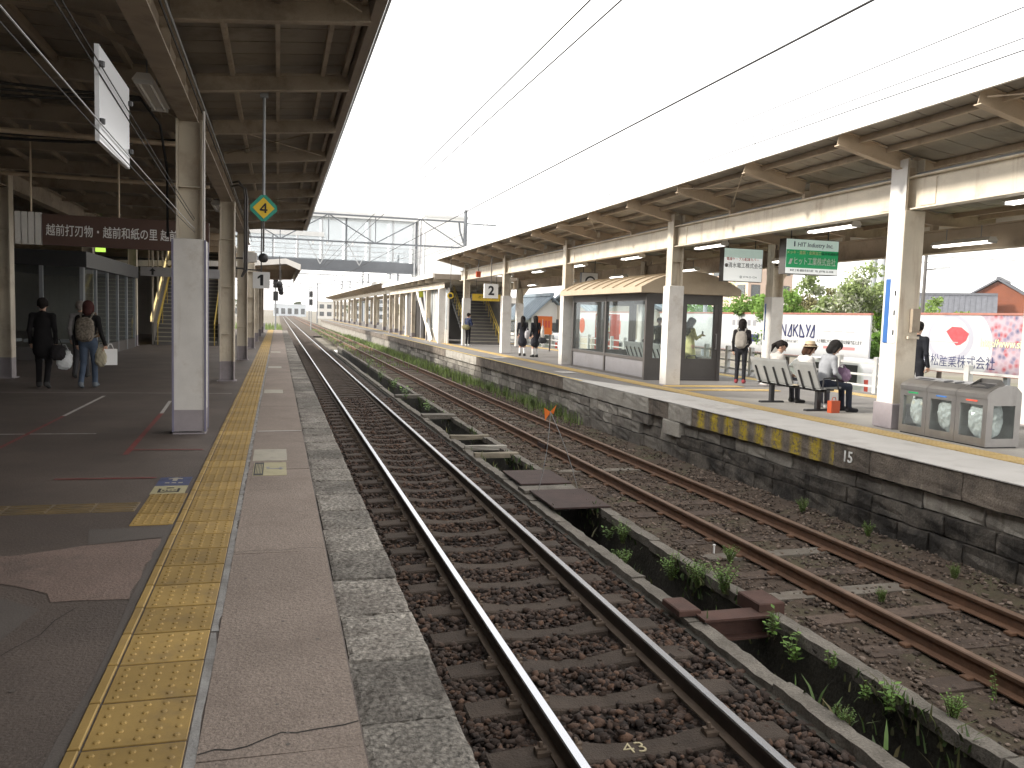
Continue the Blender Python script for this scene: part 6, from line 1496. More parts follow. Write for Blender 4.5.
portal(62.0, -10.0, 13.6, 6.62, 8.55, 'nearest lattice catenary portal in front of the footbridge', 7)
for k, (x, y) in enumerate(((-4.6, 84), (-4.6, 108), (-4.6, 135), (-4.6, 170), (13.9, 84), (13.9, 108), (13.9, 135), (13.9, 170), (8.4, 190), (8.4, 240))):
    q = thing('catenary_mast', 'slender catenary mast with a bracket arm, %s %s of the far tracks' % (['first', 'second', 'third', 'fourth', 'first', 'second', 'third', 'fourth', 'inner', 'farthest'][k], 'left' if x < 0 else 'right'), 'mast', (x, y, -1.28), 0, 'catenary masts beyond the footbridge'); s_ = 1 if x < 0 else -1
    MB().tube((0, 0, 0), (0, 0, 9.0), .14, .10, 8).build('shaft', M['bridge_steel'], q); MB().tube((0, 0, 6.3), (s_ * 4.2, 0, 6.9), .04, .04, 6).build('bracket_arm', M['bridge_steel'], q); MB().tube((0, 0, 7.9), (s_ * 4.0, 0, 6.9), .03, .03, 6).build('stay', M['bridge_steel'], q)
portal(105.0, -10.0, 14.5, 6.9, 7.9, 'second catenary portal beyond the footbridge', 10, .06, True, False)
portal(150.0, -10.0, 14.5, 6.9, 7.9, 'third catenary portal beyond the footbridge', 10, .06, True, False)
portal(200.0, -10.0, 14.5, 6.9, 7.9, 'farthest catenary portal near the vanishing point', 10, .07, True, False)
wires('single dark contact wire above the rusty track', [((5.72, -10, 4.83), (5.72, 62, 4.83), .0), ((5.72, 62, 4.83), (5.72, 200, 4.83), 0)], .0145)
wires('pair of thin feeder wires in the sky left of the dark contact wire', [((3.07, -10, 4.83), (3.07, 62, 4.83), .0), ((3.37, -10, 4.83), (3.37, 62, 4.83), .0), ((3.07, 62, 4.83), (3.07, 200, 4.83), .0)], .009)
wires('faint upper wires running along the right canopy edge', [((8.9, -10, 5.2), (8.9, 62, 5.2), .0), ((8.3, -10, 5.3), (8.3, 62, 5.35), .0)], .0075)
wires('thin span wires across the tracks beyond the footbridge', [((-10, 125, 7.2), (14.5, 125, 7.2), .3), ((-10, 125, 6.0), (14.5, 125, 6.0), .2), ((-10, 175, 7.2), (14.5, 175, 7.2), .3), ((-10, 90, 6.3), (14.5, 90, 6.3), .1)], .03)

# ================================================================== PEOPLE
# bodies are grown as one smooth surface from tapered limbs (distance field + surface nets)
def surf(prims, res, k=.022):
    A = np.array([p[0] for p in prims], float); B = np.array([p[1] for p in prims], float)
    ra = np.array([p[2] for p in prims]); rb = np.array([p[3] for p in prims]); m = np.maximum(ra, rb)[:, None]
    lo = np.minimum(A, B).min(0) - m.max() - 3 * res; lo = np.min(np.minimum(A, B) - m, 0) - 3 * res; hi = np.max(np.maximum(A, B) + m, 0) + 3 * res
    n = np.ceil((hi - lo) / res).astype(int) + 1
    D = np.full(n, 9.0, np.float32); Dm = np.full(n, 9.0, np.float32); Lb = np.zeros(n, np.int16)
    for i, p in enumerate(prims):
        a, b, r0, r1, fl, lab = p[:6]; a = np.array(a, float); b = np.array(b, float)
        pad = max(r0, r1) + 2.5 * k + res; i0 = np.maximum(0, np.floor((np.minimum(a, b) - pad - lo) / res).astype(int)); i1 = np.minimum(n, np.ceil((np.maximum(a, b) + pad - lo) / res).astype(int) + 1)
        g = np.stack(np.meshgrid(*[lo[q] + res * np.arange(i0[q], i1[q]) for q in range(3)], indexing='ij'), -1)
        s = np.array([1, 1 / fl, 1.0]); pa = (g - a) * s; ba = (b - a) * s; t = np.clip((pa @ ba) / max(ba @ ba, 1e-9), 0, 1)
        d = (np.linalg.norm(pa - t[..., None] * ba, axis=-1) - (r0 + (r1 - r0) * t)) * (fl if fl < 1 else 1)
        sl = tuple(slice(i0[q], i1[q]) for q in range(3)); o = D[sl]; kk = p[6] if len(p) > 6 else k
        h = np.clip(.5 + .5 * (o - d) / kk, 0, 1); D[sl] = o * (1 - h) + d * h - kk * h * (1 - h)
        w = d < Dm[sl]; Dm[sl] = np.where(w, d, Dm[sl]); Lb[sl] = np.where(w, lab, Lb[sl])
    S = D < 0
    # surface nets
    c = np.zeros(np.array(n) - 1, np.int32)
    for dx in (0, 1):
        for dy in (0, 1):
            for dz in (0, 1): c += S[dx:n[0]-1+dx, dy:n[1]-1+dy, dz:n[2]-1+dz]
    act = (c > 0) & (c < 8); idx = np.full(act.shape, -1, np.int64); idx[act] = np.arange(act.sum()); I = np.argwhere(act)
    acc = np.zeros((len(I), 3)); cnt = np.zeros(len(I))
    cs = [(x, y, z) for x in (0, 1) for y in (0, 1) for z in (0, 1)]
    for u in cs:
        for v in cs:
            if sum(abs(p - q) for p, q in zip(u, v)) != 1 or u > v: continue
            du = D[I[:, 0]+u[0], I[:, 1]+u[1], I[:, 2]+u[2]]; dv = D[I[:, 0]+v[0], I[:, 1]+v[1], I[:, 2]+v[2]]; x = (du < 0) != (dv < 0)
            t = np.where(x, du / np.where(x, du - dv, 1), 0); P = np.array(u) + t[:, None] * (np.array(v) - np.array(u)); acc += np.where(x[:, None], P, 0); cnt += x
    V = lo + res * (I + acc / cnt[:, None]); lab = Lb[I[:, 0], I[:, 1], I[:, 2]]
    F = []
    for ax in range(3):
        o1, o2 = (ax + 1) % 3, (ax + 2) % 3
        s0 = [slice(None)] * 3; s1 = [slice(None)] * 3; s0[ax] = slice(0, n[ax]-1); s1[ax] = slice(1, n[ax]); a = S[tuple(s0)]; b = S[tuple(s1)]
        E_ = np.argwhere(a != b); ok = (E_[:, o1] > 0) & (E_[:, o2] > 0) & (E_[:, o1] < n[o1]-1) & (E_[:, o2] < n[o2]-1); E_ = E_[ok]; fl = a[tuple(E_.T)]
        def at(d1, d2): q = E_.copy(); q[:, o1] -= d1; q[:, o2] -= d2; return idx[tuple(q.T)]
        Q = np.stack([at(1, 1), at(0, 1), at(0, 0), at(1, 0)], -1); Q[~fl] = Q[~fl][:, ::-1]; F.append(Q)
    return V, np.concatenate(F), lab
SK, TOP, BOT, SHOE, HAIR, SOCK, EYE, LIP, EXTRA = range(9)
def cap(a, b, ra, rb, lab, fl=1.0, k=.022): return (tuple(a), tuple(b), ra, rb, fl, lab, k)
def hand_prims(w, d, palm_n, thumb_side, curl, lab):
    """hand at wrist w pointing along d; palm facing palm_n; five separate fingers that curl towards the palm"""
    w = Vector(w); d = Vector(d).normalized(); n = Vector(palm_n); n = (n - d * n.dot(d)).normalized(); s = d.cross(n) * thumb_side
    P = [cap(w, w + d * .03, .025, .026, lab, k=.01)]
    for q in (-.026, -.009, .009, .026): P.append(cap(w + d * .02 + s * q * .7, w + d * .085 + s * q, .015, .013, lab, k=.012))
    for q, L in ((.029, .070), (.010, .080), (-.010, .074), (-.029, .058)):
        p = w + d * .085 + s * q; dd = d
        for j, f in enumerate((.45, .32, .23)):
            dd = (dd * math.cos(curl) + n * math.sin(curl)).normalized(); e = p + dd * L * f; P.append(cap(p, e, .0085 - j * .0006, .008 - j * .0008, lab, k=.004)); p = e
    p = w + d * .025 + s * .028; dd = (d * .6 + s * .8 + n * .25).normalized()
    for j, f in enumerate((.04, .032, .026)): e = p + dd * f; P.append(cap(p, e, .012 - j * .0015, .011 - j * .0015, lab, k=.006)); p = e; dd = (dd + d * .5 + n * .25).normalized()
    return P
def head_prims(c, up, fwd, hair, hl):
    c = Vector(c); u = Vector(up).normalized(); f = Vector(fwd); f = (f - u * f.dot(u)).normalized(); s = f.cross(u)
    g = lambda x, y, z: c + s * x + f * y + u * z
    P = [cap(g(0, -.012, .035), g(0, .012, .03), .083, .080, SK), cap(g(0, .028, -.02), g(0, .038, -.075), .060, .040, SK), cap(g(0, .085, .008), g(0, .108, -.028), .009, .014, SK, k=.012),
         cap(g(-.035, .080, .028), g(.035, .080, .028), .012, .012, SK, k=.015), cap(g(.078, -.005, .01), g(.080, -.012, -.025), .014, .010, SK, k=.006), cap(g(-.078, -.005, .01), g(-.080, -.012, -.025), .014, .010, SK, k=.006)]
    for q in (-.032, .032): P.append(cap(g(q - .008, .083, .006), g(q + .008, .083, .006), .0085, .0085, EYE, k=.003))
    P.append(cap(g(-.02, .083, -.066), g(.02, .083, -.066), .007, .007, LIP, k=.004))
    H = {'short': [cap(g(0, -.025, .055), g(0, .03, .075), .095, .078, HAIR), cap(g(0, -.055, .02), g(0, -.055, -.03), .072, .05, HAIR), cap(g(-.06, -.01, .06), g(-.07, -.02, .0), .035, .025, HAIR), cap(g(.06, -.01, .06), g(.07, -.02, .0), .035, .025, HAIR)],
         'bob': [cap(g(0, -.022, .055), g(0, .035, .07), .100, .082, HAIR), cap(g(0, -.05, .03), g(0, -.055, -.09), .088, .075, HAIR), cap(g(-.075, -.005, .04), g(-.078, -.01, -.09), .035, .03, HAIR), cap(g(.075, -.005, .04), g(.078, -.01, -.09), .035, .03, HAIR)],
         'long': [cap(g(0, -.022, .055), g(0, .03, .07), .098, .08, HAIR), cap(g(0, -.05, .03), g(0, -.085, -.28), .085, .06, HAIR), cap(g(-.072, -.005, .04), g(-.08, -.03, -.18), .033, .03, HAIR), cap(g(.072, -.005, .04), g(.08, -.03, -.18), .033, .03, HAIR)],
         'pony': [cap(g(0, -.025, .055), g(0, .03, .072), .096, .079, HAIR), cap(g(0, -.055, .03), g(0, -.05, -.02), .074, .05, HAIR), cap(g(0, -.115, .04), g(0, -.15, -.04), .035, .040, HAIR), cap(g(0, -.15, -.04), g(0, -.13, -.17), .040, .015, HAIR), cap(g(-.06, -.01, .05), g(-.07, -.01, .0), .035, .022, HAIR), cap(g(.06, -.01, .05), g(.07, -.01, .0), .035, .022, HAIR)],
         'veil': [cap(g(0, -.02, .05), g(0, .03, .06), .104, .088, HAIR), cap(g(0, -.03, .0), g(0, -.05, -.26), .10, .14, HAIR), cap(g(0, .03, -.12), g(0, .03, -.22), .06, .09, HAIR)]}[hair]
    return P + H
SKINM = pm('skin', (0.46, 0.28, 0.20), .55, .08, 6.0, spec=.35); EYEM = pm('eye_dark', (0.03, 0.025, 0.02), .3, 0, 1); LIPM = pm('lip', (0.38, 0.16, 0.14), .5, .05, 6)
CM = {}
def cloth(c, var=.15, sc=9.0): 
    k = (c, var)
    if k not in CM: CM[k] = pm('cloth_%d' % len(CM), c, .85, var, sc, spec=.15, bump=.3, bscale=60)
    return CM[k]
def person(lab, x, y, z, rz, H=1.65, top=(.03, .03, .03), bot=(.03, .03, .03), shoe=(.03, .03, .03), hairc=(.015, .012, .011), hair='short', J=None, skirt=None, sleeve='long', sock=None, coat=0.0, extra=None, lean=0.0, headf=None, grip=(.9, .9), dress=False):
    s = H / 1.70
    j = dict(pelvis=(0, 0, .93), chest=(0, .0, 1.24), neck=(0, -.01, 1.43), head=(0, .02, 1.575),
             hipL=(-.085, 0, .90), kneeL=(-.09, .015, .50), ankL=(-.095, -.01, .085), toeL=(-.11, .15, .035), hipR=(.085, 0, .90), kneeR=(.09, .015, .50), ankR=(.095, -.01, .085), toeR=(.11, .15, .035),
             shL=(-.175, -.01, 1.375), elL=(-.215, -.04, 1.10), wrL=(-.215, .05, .86), shR=(.175, -.01, 1.375), elR=(.215, -.04, 1.10), wrR=(.215, .05, .86))
    if J: j.update(J)
    j = {k: Vector(v) for k, v in j.items()}
    if lean:
        for k in ('chest', 'neck', 'head', 'shL', 'shR'): j[k].y += lean * (j[k].z - j['pelvis'].z)
    P = []
    tb = TOP
    P.append(cap(j['pelvis'] + Vector((0, 0, .03)), j['chest'], .135, .155, tb, .72)); P.append(cap(j['chest'], (j['shL'] + j['shR']) / 2 + Vector((0, 0, -.03)), .155, .12, tb, .72))
    P.append(cap(j['shL'] * .93 + (j['shL'] + j['shR']) * .035, j['shR'] * .93 + (j['shL'] + j['shR']) * .035, .062, .062, tb)); P.append(cap(j['pelvis'] + Vector((-.05, 0, -.03)), j['pelvis'] + Vector((.05, 0, -.03)), .12, .12, TOP if (coat or dress) else BOT, .85))
    P.append(cap(j['neck'] + Vector((0, 0, -.05)), j['neck'].lerp(j['head'], .6), .056, .048, SK))
    legskin = SK if (skirt or dress) else BOT
    for q in 'LR':
        P.append(cap(j['hip' + q], j['knee' + q], .088, .060, legskin)); P.append(cap(j['knee' + q], j['ank' + q], .058, .040 if legskin == SK else .050, legskin))
        if sock is not None: P.append(cap(j['knee' + q].lerp(j['ank' + q], .45), j['ank' + q], .056, .044, SOCK))
        P.append(cap(j['ank' + q] + Vector((0, -.02, -.04)), j['toe' + q], .045, .036, SHOE)); P.append(cap(j['ank' + q], j['ank' + q] + Vector((0, -.025, -.045)), .046, .042, SHOE))
        P.append(cap(j['sh' + q], j['el' + q], .056, .043, tb)); P.append(cap(j['el' + q], j['wr' + q], .042, .030 if sleeve != 'long' else .036, tb if sleeve == 'long' else SK))
    if skirt: P.append(cap(j['pelvis'] + Vector((0, 0, .08)), j['pelvis'] + Vector((0, 0, -skirt)), .125, .20, BOT, .85)); 
    if coat: P.append(cap(j['pelvis'] + Vector((0, 0, .10)), j['pelvis'] + Vector((0, 0, -coat)), .15, .175, TOP, .8))
    if dress: P.append(cap(j['pelvis'] + Vector((0, 0, .1)), j['pelvis'] + Vector((0, 0, -.62)), .14, .24, TOP, .85))
    V, F, Lb = surf(P, .0135)
    hf = Vector(headf) if headf else Vector((0, 1, 0)); up = (j['head'] - j['neck']); up = (up.normalized() + Vector((0, 0, 1))).normalized()
    if headf and headf[2] < 0: up = (up + Vector((hf.x, hf.y, 0)).normalized() * (-headf[2])).normalized()
    parts = [(V, F, Lb), surf(head_prims(j['head'], up, hf, hair, 0), .0085, .018)]
    for q, sd_, gr in (('L', -1, grip[0]), ('R', 1, grip[1])):
        d = (j['wr' + q] - j['el' + q]).normalized(); d = (d + Vector((0, 0, -.15))).normalized()
        nrm = Vector((-sd_, .25, 0)) if abs(d.z) > .6 else Vector((0, 0, -1) if gr < .95 else (-sd_, 0, -.4))
        parts.append(surf(hand_prims(j['wr' + q], d, nrm, 1 if q == 'L' else -1, gr * .8, SK), .0055, .008))
    Vs = []; Fs = []; Ls = []; o = 0
    for v, f, l in parts: Vs.append(v); Fs.append(f + o); Ls.append(l[f[:, 0]]); o += len(v)
    V = np.concatenate(Vs); F = np.concatenate(Fs); L = np.concatenate(Ls)
    t = thing('person', lab, 'person', (x, y, z), rz); t.scale = (s, s, s)
    mats = [SKINM, cloth(top), cloth(bot), cloth(shoe), cloth(hairc, .3, 30.0), cloth(sock or (.7, .7, .7)), EYEM, LIPM]
    link('body', mesh_np('body', V, F, mats, L, smooth=True), t)
    return t, j, s
def soft(name, mat, dims, seed, parent=None, loc=None, rz=0.0, squash=2.6, wrinkle=.04):
    """rounded soft bag: super-ellipsoid with creases"""
    bm = bmesh.new(); bmesh.ops.create_icosphere(bm, subdivisions=4, radius=1); r = random.Random(seed)
    a, b, c = (r.uniform(4, 8) for _ in range(3))
    for v in bm.verts:
        p = v.co; q = Vector([math.copysign(abs(t) ** (2 / squash), t) for t in p]); n_ = 1 + wrinkle * math.sin(a * p.x * 2 + b * p.z) * math.sin(c * p.y + 2 * p.z * b) ; v.co = Vector((q.x * dims[0], q.y * dims[1], q.z * dims[2])) * n_
        if v.co.z > 0: v.co.y *= 1 - .25 * v.co.z / dims[2]
    me = bpy.data.meshes.new(name); bm.to_mesh(me); bm.free(); me.materials.append(mat); me.polygons.foreach_set('use_smooth', [True] * len(me.polygons)); return link(name, me, parent, loc, (0, 0, rz))
def backpack(lab, x, y, z, rz, dims, mat, seed, s=1.0):
    """worn on the back of someone facing local +Y; origin at the wearer's feet"""
    t = thing('backpack', lab, 'backpack', (x, y, z), rz); t.scale = (s, s, s)
    c = Vector((0, -.125 - dims[1], 1.42 - dims[2] - .02))
    soft('sack', mat, dims, seed, t, c, 0, 3.0, .03); soft('pocket', mat, (dims[0] * .75, .035, dims[2] * .42), seed + 1, t, c + Vector((0, -dims[1] * .95, -dims[2] * .42)), 0, 3.0, .02)
    for q in (-1, 1): MB().path([c + Vector((q * dims[0] * .5, dims[1] * .6, dims[2] * .85)), Vector((q * .115, -.075, 1.475)), Vector((q * .115, .03, 1.485)), Vector((q * .125, .125, 1.38)), Vector((q * .13, .13, 1.22)), Vector((q * .165, .02, 1.06)), c + Vector((q * dims[0] * .8, dims[1] * .6, -dims[2] * .6))], .016, 6).build('strap', mat, t)
    return t
def carrier(lab, x, y, z, dims, mat, seed, rz=0.0, name='carrier_bag', loop=.10, flat=False):
    t = thing(name, lab, 'bag', (x, y, z), rz)
    if flat:
        MB().prism([(-dims[0], -dims[2]), (dims[0], -dims[2]), (dims[0] * 1.02, dims[2]), (-dims[0] * 1.02, dims[2])], 'y', -dims[1], dims[1]).build('sack', mat, t)
    else: soft('sack', mat, dims, seed, t, (0, 0, 0), 0, 2.6, .10)
    MB().path([(-dims[0] * .6, 0, dims[2] * .85), (-.02, 0, dims[2] + loop), (.02, 0, dims[2] + loop), (dims[0] * .6, 0, dims[2] * .85)], .007, 5).build('handle', mat, t); return t
plast = glass('white_plastic', (.9, .92, .95), .35, .3)
BK = (.014, .013, .014)
# --- left platform
WALK = dict(kneeL=(-.09, .10, .51), ankL=(-.095, .10, .10), toeL=(-.105, .26, .05), kneeR=(.09, .02, .49), ankR=(.095, -.19, .13), toeR=(.105, -.06, .03))
WALK2 = dict(kneeR=(.09, .10, .51), ankR=(.095, .10, .10), toeR=(.105, .26, .05), kneeL=(-.09, .02, .49), ankL=(-.095, -.17, .12), toeL=(-.105, -.04, .03))
person('person in a long black coat walking away at far left, carrying plastic bags', -4.12, 16.85, 0, R(2), 1.63, BK, BK, (.05, .05, .05), hair='short', J=WALK, coat=.20, lean=.05, grip=(1.0, 1.2))
carrier('thin white plastic carrier bag beside the person in the black coat', -3.78, 16.9, .52, (.13, .10, .18), plast, 3); carrier('dark shoulder bag held by the person in the black coat', -3.84, 16.72, .66, (.12, .09, .14), cloth((.03, .028, .03)), 4)
person('person with reddish hair, black top and jeans walking with a patterned backpack', -3.38, 16.9, 0, R(-3), 1.60, BK, (.075, .10, .145), (.16, .18, .20), (.06, .022, .02), 'bob', J=dict(WALK2, wrR=(.30, .04, .86), elR=(.245, -.05, 1.10)), lean=.04, grip=(.8, 1.2))
patt = pm('patterned_canvas', (0.17, 0.145, 0.115), .85, .75, 26.0, bump=.3)
backpack('patterned brown and cream backpack on the person in jeans', -3.38, 16.9, 0, R(-3), (.165, .095, .24), patt, 5, .94)
carrier('white paper carrier bag in the right hand of the person in jeans', -3.02, 16.98, .58, (.11, .05, .15), M['white'], 6, .35, flat=True, loop=.09); carrier('cream cloth bag hanging beside the white paper bag', -3.17, 16.93, .58, (.10, .07, .18), cloth((.42, .38, .28)), 7, loop=.09)
person('pale haired person in grey walking ahead of the two at left', -3.98, 19.2, 0, R(0), 1.60, (.22, .21, .21), (.05, .05, .055), (.04, .04, .04), (.25, .22, .20), 'short', J=WALK2)
carrier('brown shoulder bag of the pale haired person ahead', -3.70, 19.15, 1.02, (.13, .09, .16), cloth((.22, .12, .06)), 8, loop=.2)
# --- right platform
person('person in navy reading beside the right stairs', 9.30, 41.2, 0, R(-55), 1.66, (.03, .04, .085), BK, (.6, .6, .58), J=dict(elR=(.21, .06, 1.10), wrR=(.08, .27, 1.16), elL=(-.21, .06, 1.10), wrL=(-.08, .27, 1.16)), headf=(0, 1, -.35), grip=(1.0, 1.0))
carrier('olive shoulder bag of the person reading by the stairs', 9.14, 41.0, .95, (.20, .10, .13), cloth((.17, .155, .075)), 9, R(-30), loop=.3)
t = thing('open_book', 'small tan book held by the person by the stairs', 'book', (9.52, 41.36, 1.16), R(-55)); MB().box(-.10, 0, 0, -.003, .14, .012).build('left_page', M['wood'], t); MB().box(.003, 0, 0, .10, .14, .012).build('right_page', M['wood'], t)
UN = dict(top=(.016, .016, .020), bot=(.022, .022, .028), shoe=(.02, .02, .02), hair='long', sock=(.62, .62, .62), skirt=.34)
person('schoolgirl in dark uniform with white socks, left of the pair', 9.42, 31.8, 0, R(-25), 1.58, **UN)
person('schoolgirl in dark uniform carrying a pale tote, right of the pair', 9.70, 31.0, 0, R(15), 1.60, **UN)
carrier('pale tote bag on the right hand schoolgirl shoulder', 9.96, 30.92, .98, (.12, .07, .26), cloth((.62, .58, .54)), 11, 1.2, loop=.25); carrier('dark school bag at the side of the right hand schoolgirl', 9.95, 30.85, .66, (.17, .07, .12), cloth((.05, .05, .055)), 12); carrier('pale bag held in front of the left hand schoolgirl', 9.55, 31.55, .86, (.11, .07, .17), cloth((.45, .44, .46)), 13)
person('person in black standing in the far lift lobby entrance', 8.55, 54.6, 0, R(80), 1.68, BK, BK, BK)
person('standing person in black with a grey backpack and red shoes near the shelter', 11.66, 19.2, 0, R(-38), 1.66, (.028, .026, .028), (.022, .022, .026), (.26, .05, .06), hair='bob', J=dict(elR=(.22, .02, 1.10), wrR=(.14, .18, 1.0)))
backpack('slouchy grey backpack on the standing person in black', 11.66, 19.2, 0, R(-38), (.15, .095, .23), cloth((.30, .28, .255)), 14, .97)
YD = (.50, .47, .24)
person('person in a pale yellow dress and grey headscarf behind the shelter glass', 11.12, 21.0, 0, R(-90), 1.66, YD, YD, (.3, .28, .25), (.19, .19, .185), 'veil', J=dict(elR=(.21, .08, 1.12), wrR=(.10, .29, 1.22), elL=(-.2, .05, 1.1), wrL=(-.10, .27, 1.16)), dress=True, headf=(0, 1, -.25))
t = thing('phone', 'dark phone held by the person in yellow', 'phone', (11.48, 20.97, 1.24)); MB().bbox(-.006, -.035, -.07, .006, .035, .07, .003).build('case', M['black'], t); MB().box(-.0085, -.03, -.06, -.0062, .03, .06).build('screen', M['dgrey'], t)
person('person in a dark suit half hidden behind the near white column', 11.72, 13.1, 0, R(-70), 1.68, (.018, .019, .024), (.018, .019, .024), BK)
# --- seated on the bench (facing away from the tracks)
def sit(back=-.04, sp=.10, kz=.47, fy=.42):
    return dict(pelvis=(0, -.02, .52), chest=(0, back - .02, .83), neck=(0, back + .04, 1.03), head=(0, back + .09, 1.165), hipL=(-.085, 0, .50), kneeL=(-sp, fy, kz), ankL=(-sp, fy + .02, .09), toeL=(-sp - .01, fy + .17, .035), hipR=(.085, 0, .50), kneeR=(sp, fy, kz), ankR=(sp, fy + .02, .09), toeR=(sp + .01, fy + .17, .035),
                shL=(-.175, back + .01, .975), elL=(-.215, back + .08, .72), wrL=(-.09, .26, .62), shR=(.175, back + .01, .975), elR=(.215, back + .08, .72), wrR=(.09, .26, .62))
BX = 9.60
person('seated person with a dark ponytail at the left end of the bench', BX + .02, 14.45, 0, R(-90), 1.62, (.40, .38, .36), (.05, .05, .06), (.03, .03, .03), hair='pony', J=sit(), headf=(.55, 1, -.35))
t_, j_, s_ = person('seated person in white under a straw hat in the middle of the bench', BX + .02, 13.52, 0, R(-90), 1.62, (.52, .51, .49), (.10, .10, .12), (.5, .5, .5), (.05, .025, .015), 'bob', J=sit(), headf=(.25, 1, -.3))
straw = pm('straw', (0.50, 0.40, 0.27), .8, .2, 30.0, bump=.3); hc = j_['head']
MB().lathe([(.165, .058), (.17, .064), (.100, .075), (.097, .145), (.085, .165), (.03, .172)], (hc.x, hc.y, hc.z), 24).build('hat', straw, t_, smooth=True)
MB().lathe([(.1015, .076), (.101, .105), (.0985, .106)], (hc.x, hc.y, hc.z), 24).build('hat_band', cloth((.25, .17, .11)), t_)
person('seated person in a pale grey jacket at the right end of the bench', BX + .03, 12.98, 0, R(-96), 1.70, (.28, .29, .31), (.025, .03, .045), (.025, .025, .028), (.02, .018, .018), 'bob', J=sit(.0, .12), headf=(-.1, 1, -.5), lean=.12)
strp = bpy.data.materials.new('striped_cloth'); strp.use_nodes = True; q_ = strp.node_tree; wv = q_.nodes.new('ShaderNodeTexWave'); wv.inputs['Scale'].default_value = 14; wv.bands_direction = 'Z'; rp_ = q_.nodes.new('ShaderNodeValToRGB'); rp_.color_ramp.elements[0].color = (.10, .03, .12, 1); rp_.color_ramp.elements[1].color = (.42, .30, .42, 1); tc_ = q_.nodes.new('ShaderNodeTexCoord'); q_.links.new(tc_.outputs['Object'], wv.inputs['Vector']); q_.links.new(wv.outputs[1], rp_.inputs[0]); q_.links.new(rp_.outputs[0], q_.nodes['Principled BSDF'].inputs['Base Color'])
carrier('purple striped bag on the lap of the person in the grey jacket', 9.95, 12.92, .68, (.17, .09, .13), strp, 15, R(-80), loop=.05)
t = thing('shopping_bag', 'square orange red bag on the floor under the bench end', 'bag', (9.66, 12.72, 0), .15); MB().prism([(-.10, 0), (.10, 0), (.105, .22), (-.105, .22)], 'y', -.05, .05).build('sack', M['bag_orange'], t); MB().path([(-.05, 0, .22), (-.03, 0, .28), (.03, 0, .28), (.05, 0, .22)], .006, 5).build('handle', M['bag_orange'], t)
# --- inside the shelter
person('dark haired person seated inside the shelter', 11.02, 23.6, 0, R(-90), 1.62, BK, BK, BK, hair='bob', J=sit())
person('person in dark clothes standing beyond the shelter back glass', 12.1, 25.0, 0, R(160), 1.66, (.04, .035, .035), (.03, .03, .035), BK, (.03, .02, .018), 'short')

# ================================================================== VEGETATION
def blades(n, px, py, pz, h0, h1, w, seed, spread=.35):
    rr = np.random.RandomState(seed); h = rr.uniform(h0, h1, n); a = rr.uniform(0, 6.28, n); tl = rr.uniform(.05, spread, n) * h
    d = np.stack([np.cos(a), np.sin(a), np.zeros(n)], -1); s = np.stack([-np.sin(a), np.cos(a), np.zeros(n)], -1) * (w * rr.uniform(.6, 1.3, n))[:, None]
    P = np.stack([px, py, pz], -1); U = np.zeros((n, 3)); U[:, 2] = 1
    b0, b1 = P - s, P + s; m0 = P + U * (h * .55)[:, None] + d * (tl * .35)[:, None] - s * .8; m1 = m0 + s * 1.6; tp = P + U * h[:, None] + d * tl[:, None]
    V = np.stack([b0, b1, m1, m0, tp, tp], 1).reshape(-1, 3); I = np.arange(n) * 6
    F = np.concatenate([np.stack([I, I+1, I+2, I+3], -1), np.stack([I+3, I+2, I+4, I+5], -1)]); return V, F
def merge(ps):
    V = []; F = []; o = 0
    for v, f in ps: V.append(v); F.append(f + o); o += len(v)
    return np.concatenate(V), np.concatenate(F)
def grass():
    rr = np.random.RandomState(3); ps = []
    # strip at the foot of the right platform wall
    y = 19 + 45 * rr.rand(4200) ** 1.15; cl = .5 + .5 * np.sin(y * 2.3) * np.sin(y * .9 + 1); keep = rr.rand(len(y)) < .35 + .65 * cl; y = y[keep]; x = 7.36 - abs(rr.normal(0, .20, len(y)))
    ps.append(blades(len(y), x, y, np.full(len(y), -1.09), .08, .42, .010, 1))
    y = rr.uniform(30, 90, 2500); x = 7.3 - abs(rr.normal(0, .35, len(y))); ps.append(blades(len(y), x, y, np.full(len(y), -1.09), .1, .4, .02, 2))
    y = rr.uniform(40, 120, 2500); x = rr.uniform(4.4, 7.3, len(y)); ps.append(blades(len(y), x, y, np.full(len(y), -1.1), .06, .22, .02, 5))
    V, F = merge(ps); tag(stuff(link('wall_grass', mesh_np('wall_grass', V, F, M['grass']))), 'strip of light green grass along the foot of the right platform wall', 'grass')
    ps = []
    y = rr.uniform(8, 70, 14000); x = rr.uniform(13.85, 16.4, len(y)); ps.append(blades(len(y), x, y, -.27 - np.clip(x - 14.2, 0, 2) * .18, .06, .22, .012, 7))
    V, F = merge(ps); tag(stuff(link('lawn_grass', mesh_np('lawn_grass', V, F, M['grass']))), 'green lawn behind the white platform fence', 'grass')
    y = rr.uniform(66, 130, 3500); x = rr.uniform(-8, .4, len(y)); V, F = blades(len(y), x, y, np.full(len(y), -1.27), .3, 1.1, .04, 9)
    tag(stuff(link('lineside_grass', mesh_np('lineside_grass', V, F, M['grass']))), 'rough grass past the end of the left platform', 'grass')
grass()
def ditch_growth():
    rr = np.random.RandomState(31); ps = []
    for x0, sg, n in ((4.205, -1, 2600), (3.595, 1, 900)):
        y = 4.0 + 32 * rr.rand(n) ** 1.5; cl = np.sin(y * 3.1) * np.sin(y * 1.27 + 1) ; y = y[rr.rand(n) < np.clip(.25 + .9 * cl, .03, 1)]
        x = x0 + sg * abs(rr.normal(0, .025, len(y))); z = -1.02 - abs(rr.normal(0, .16, len(y)))
        ps.append(blades(len(y), x, y, z, .04, .15, .011, 33 + n, 1.3))
    V, F = merge(ps); tag(stuff(link('ditch_growth', mesh_np('ditch_growth', V, F, M['ditch_weed']))), 'dull green and brown growth clinging to the ditch walls', 'weeds')
ditch_growth()
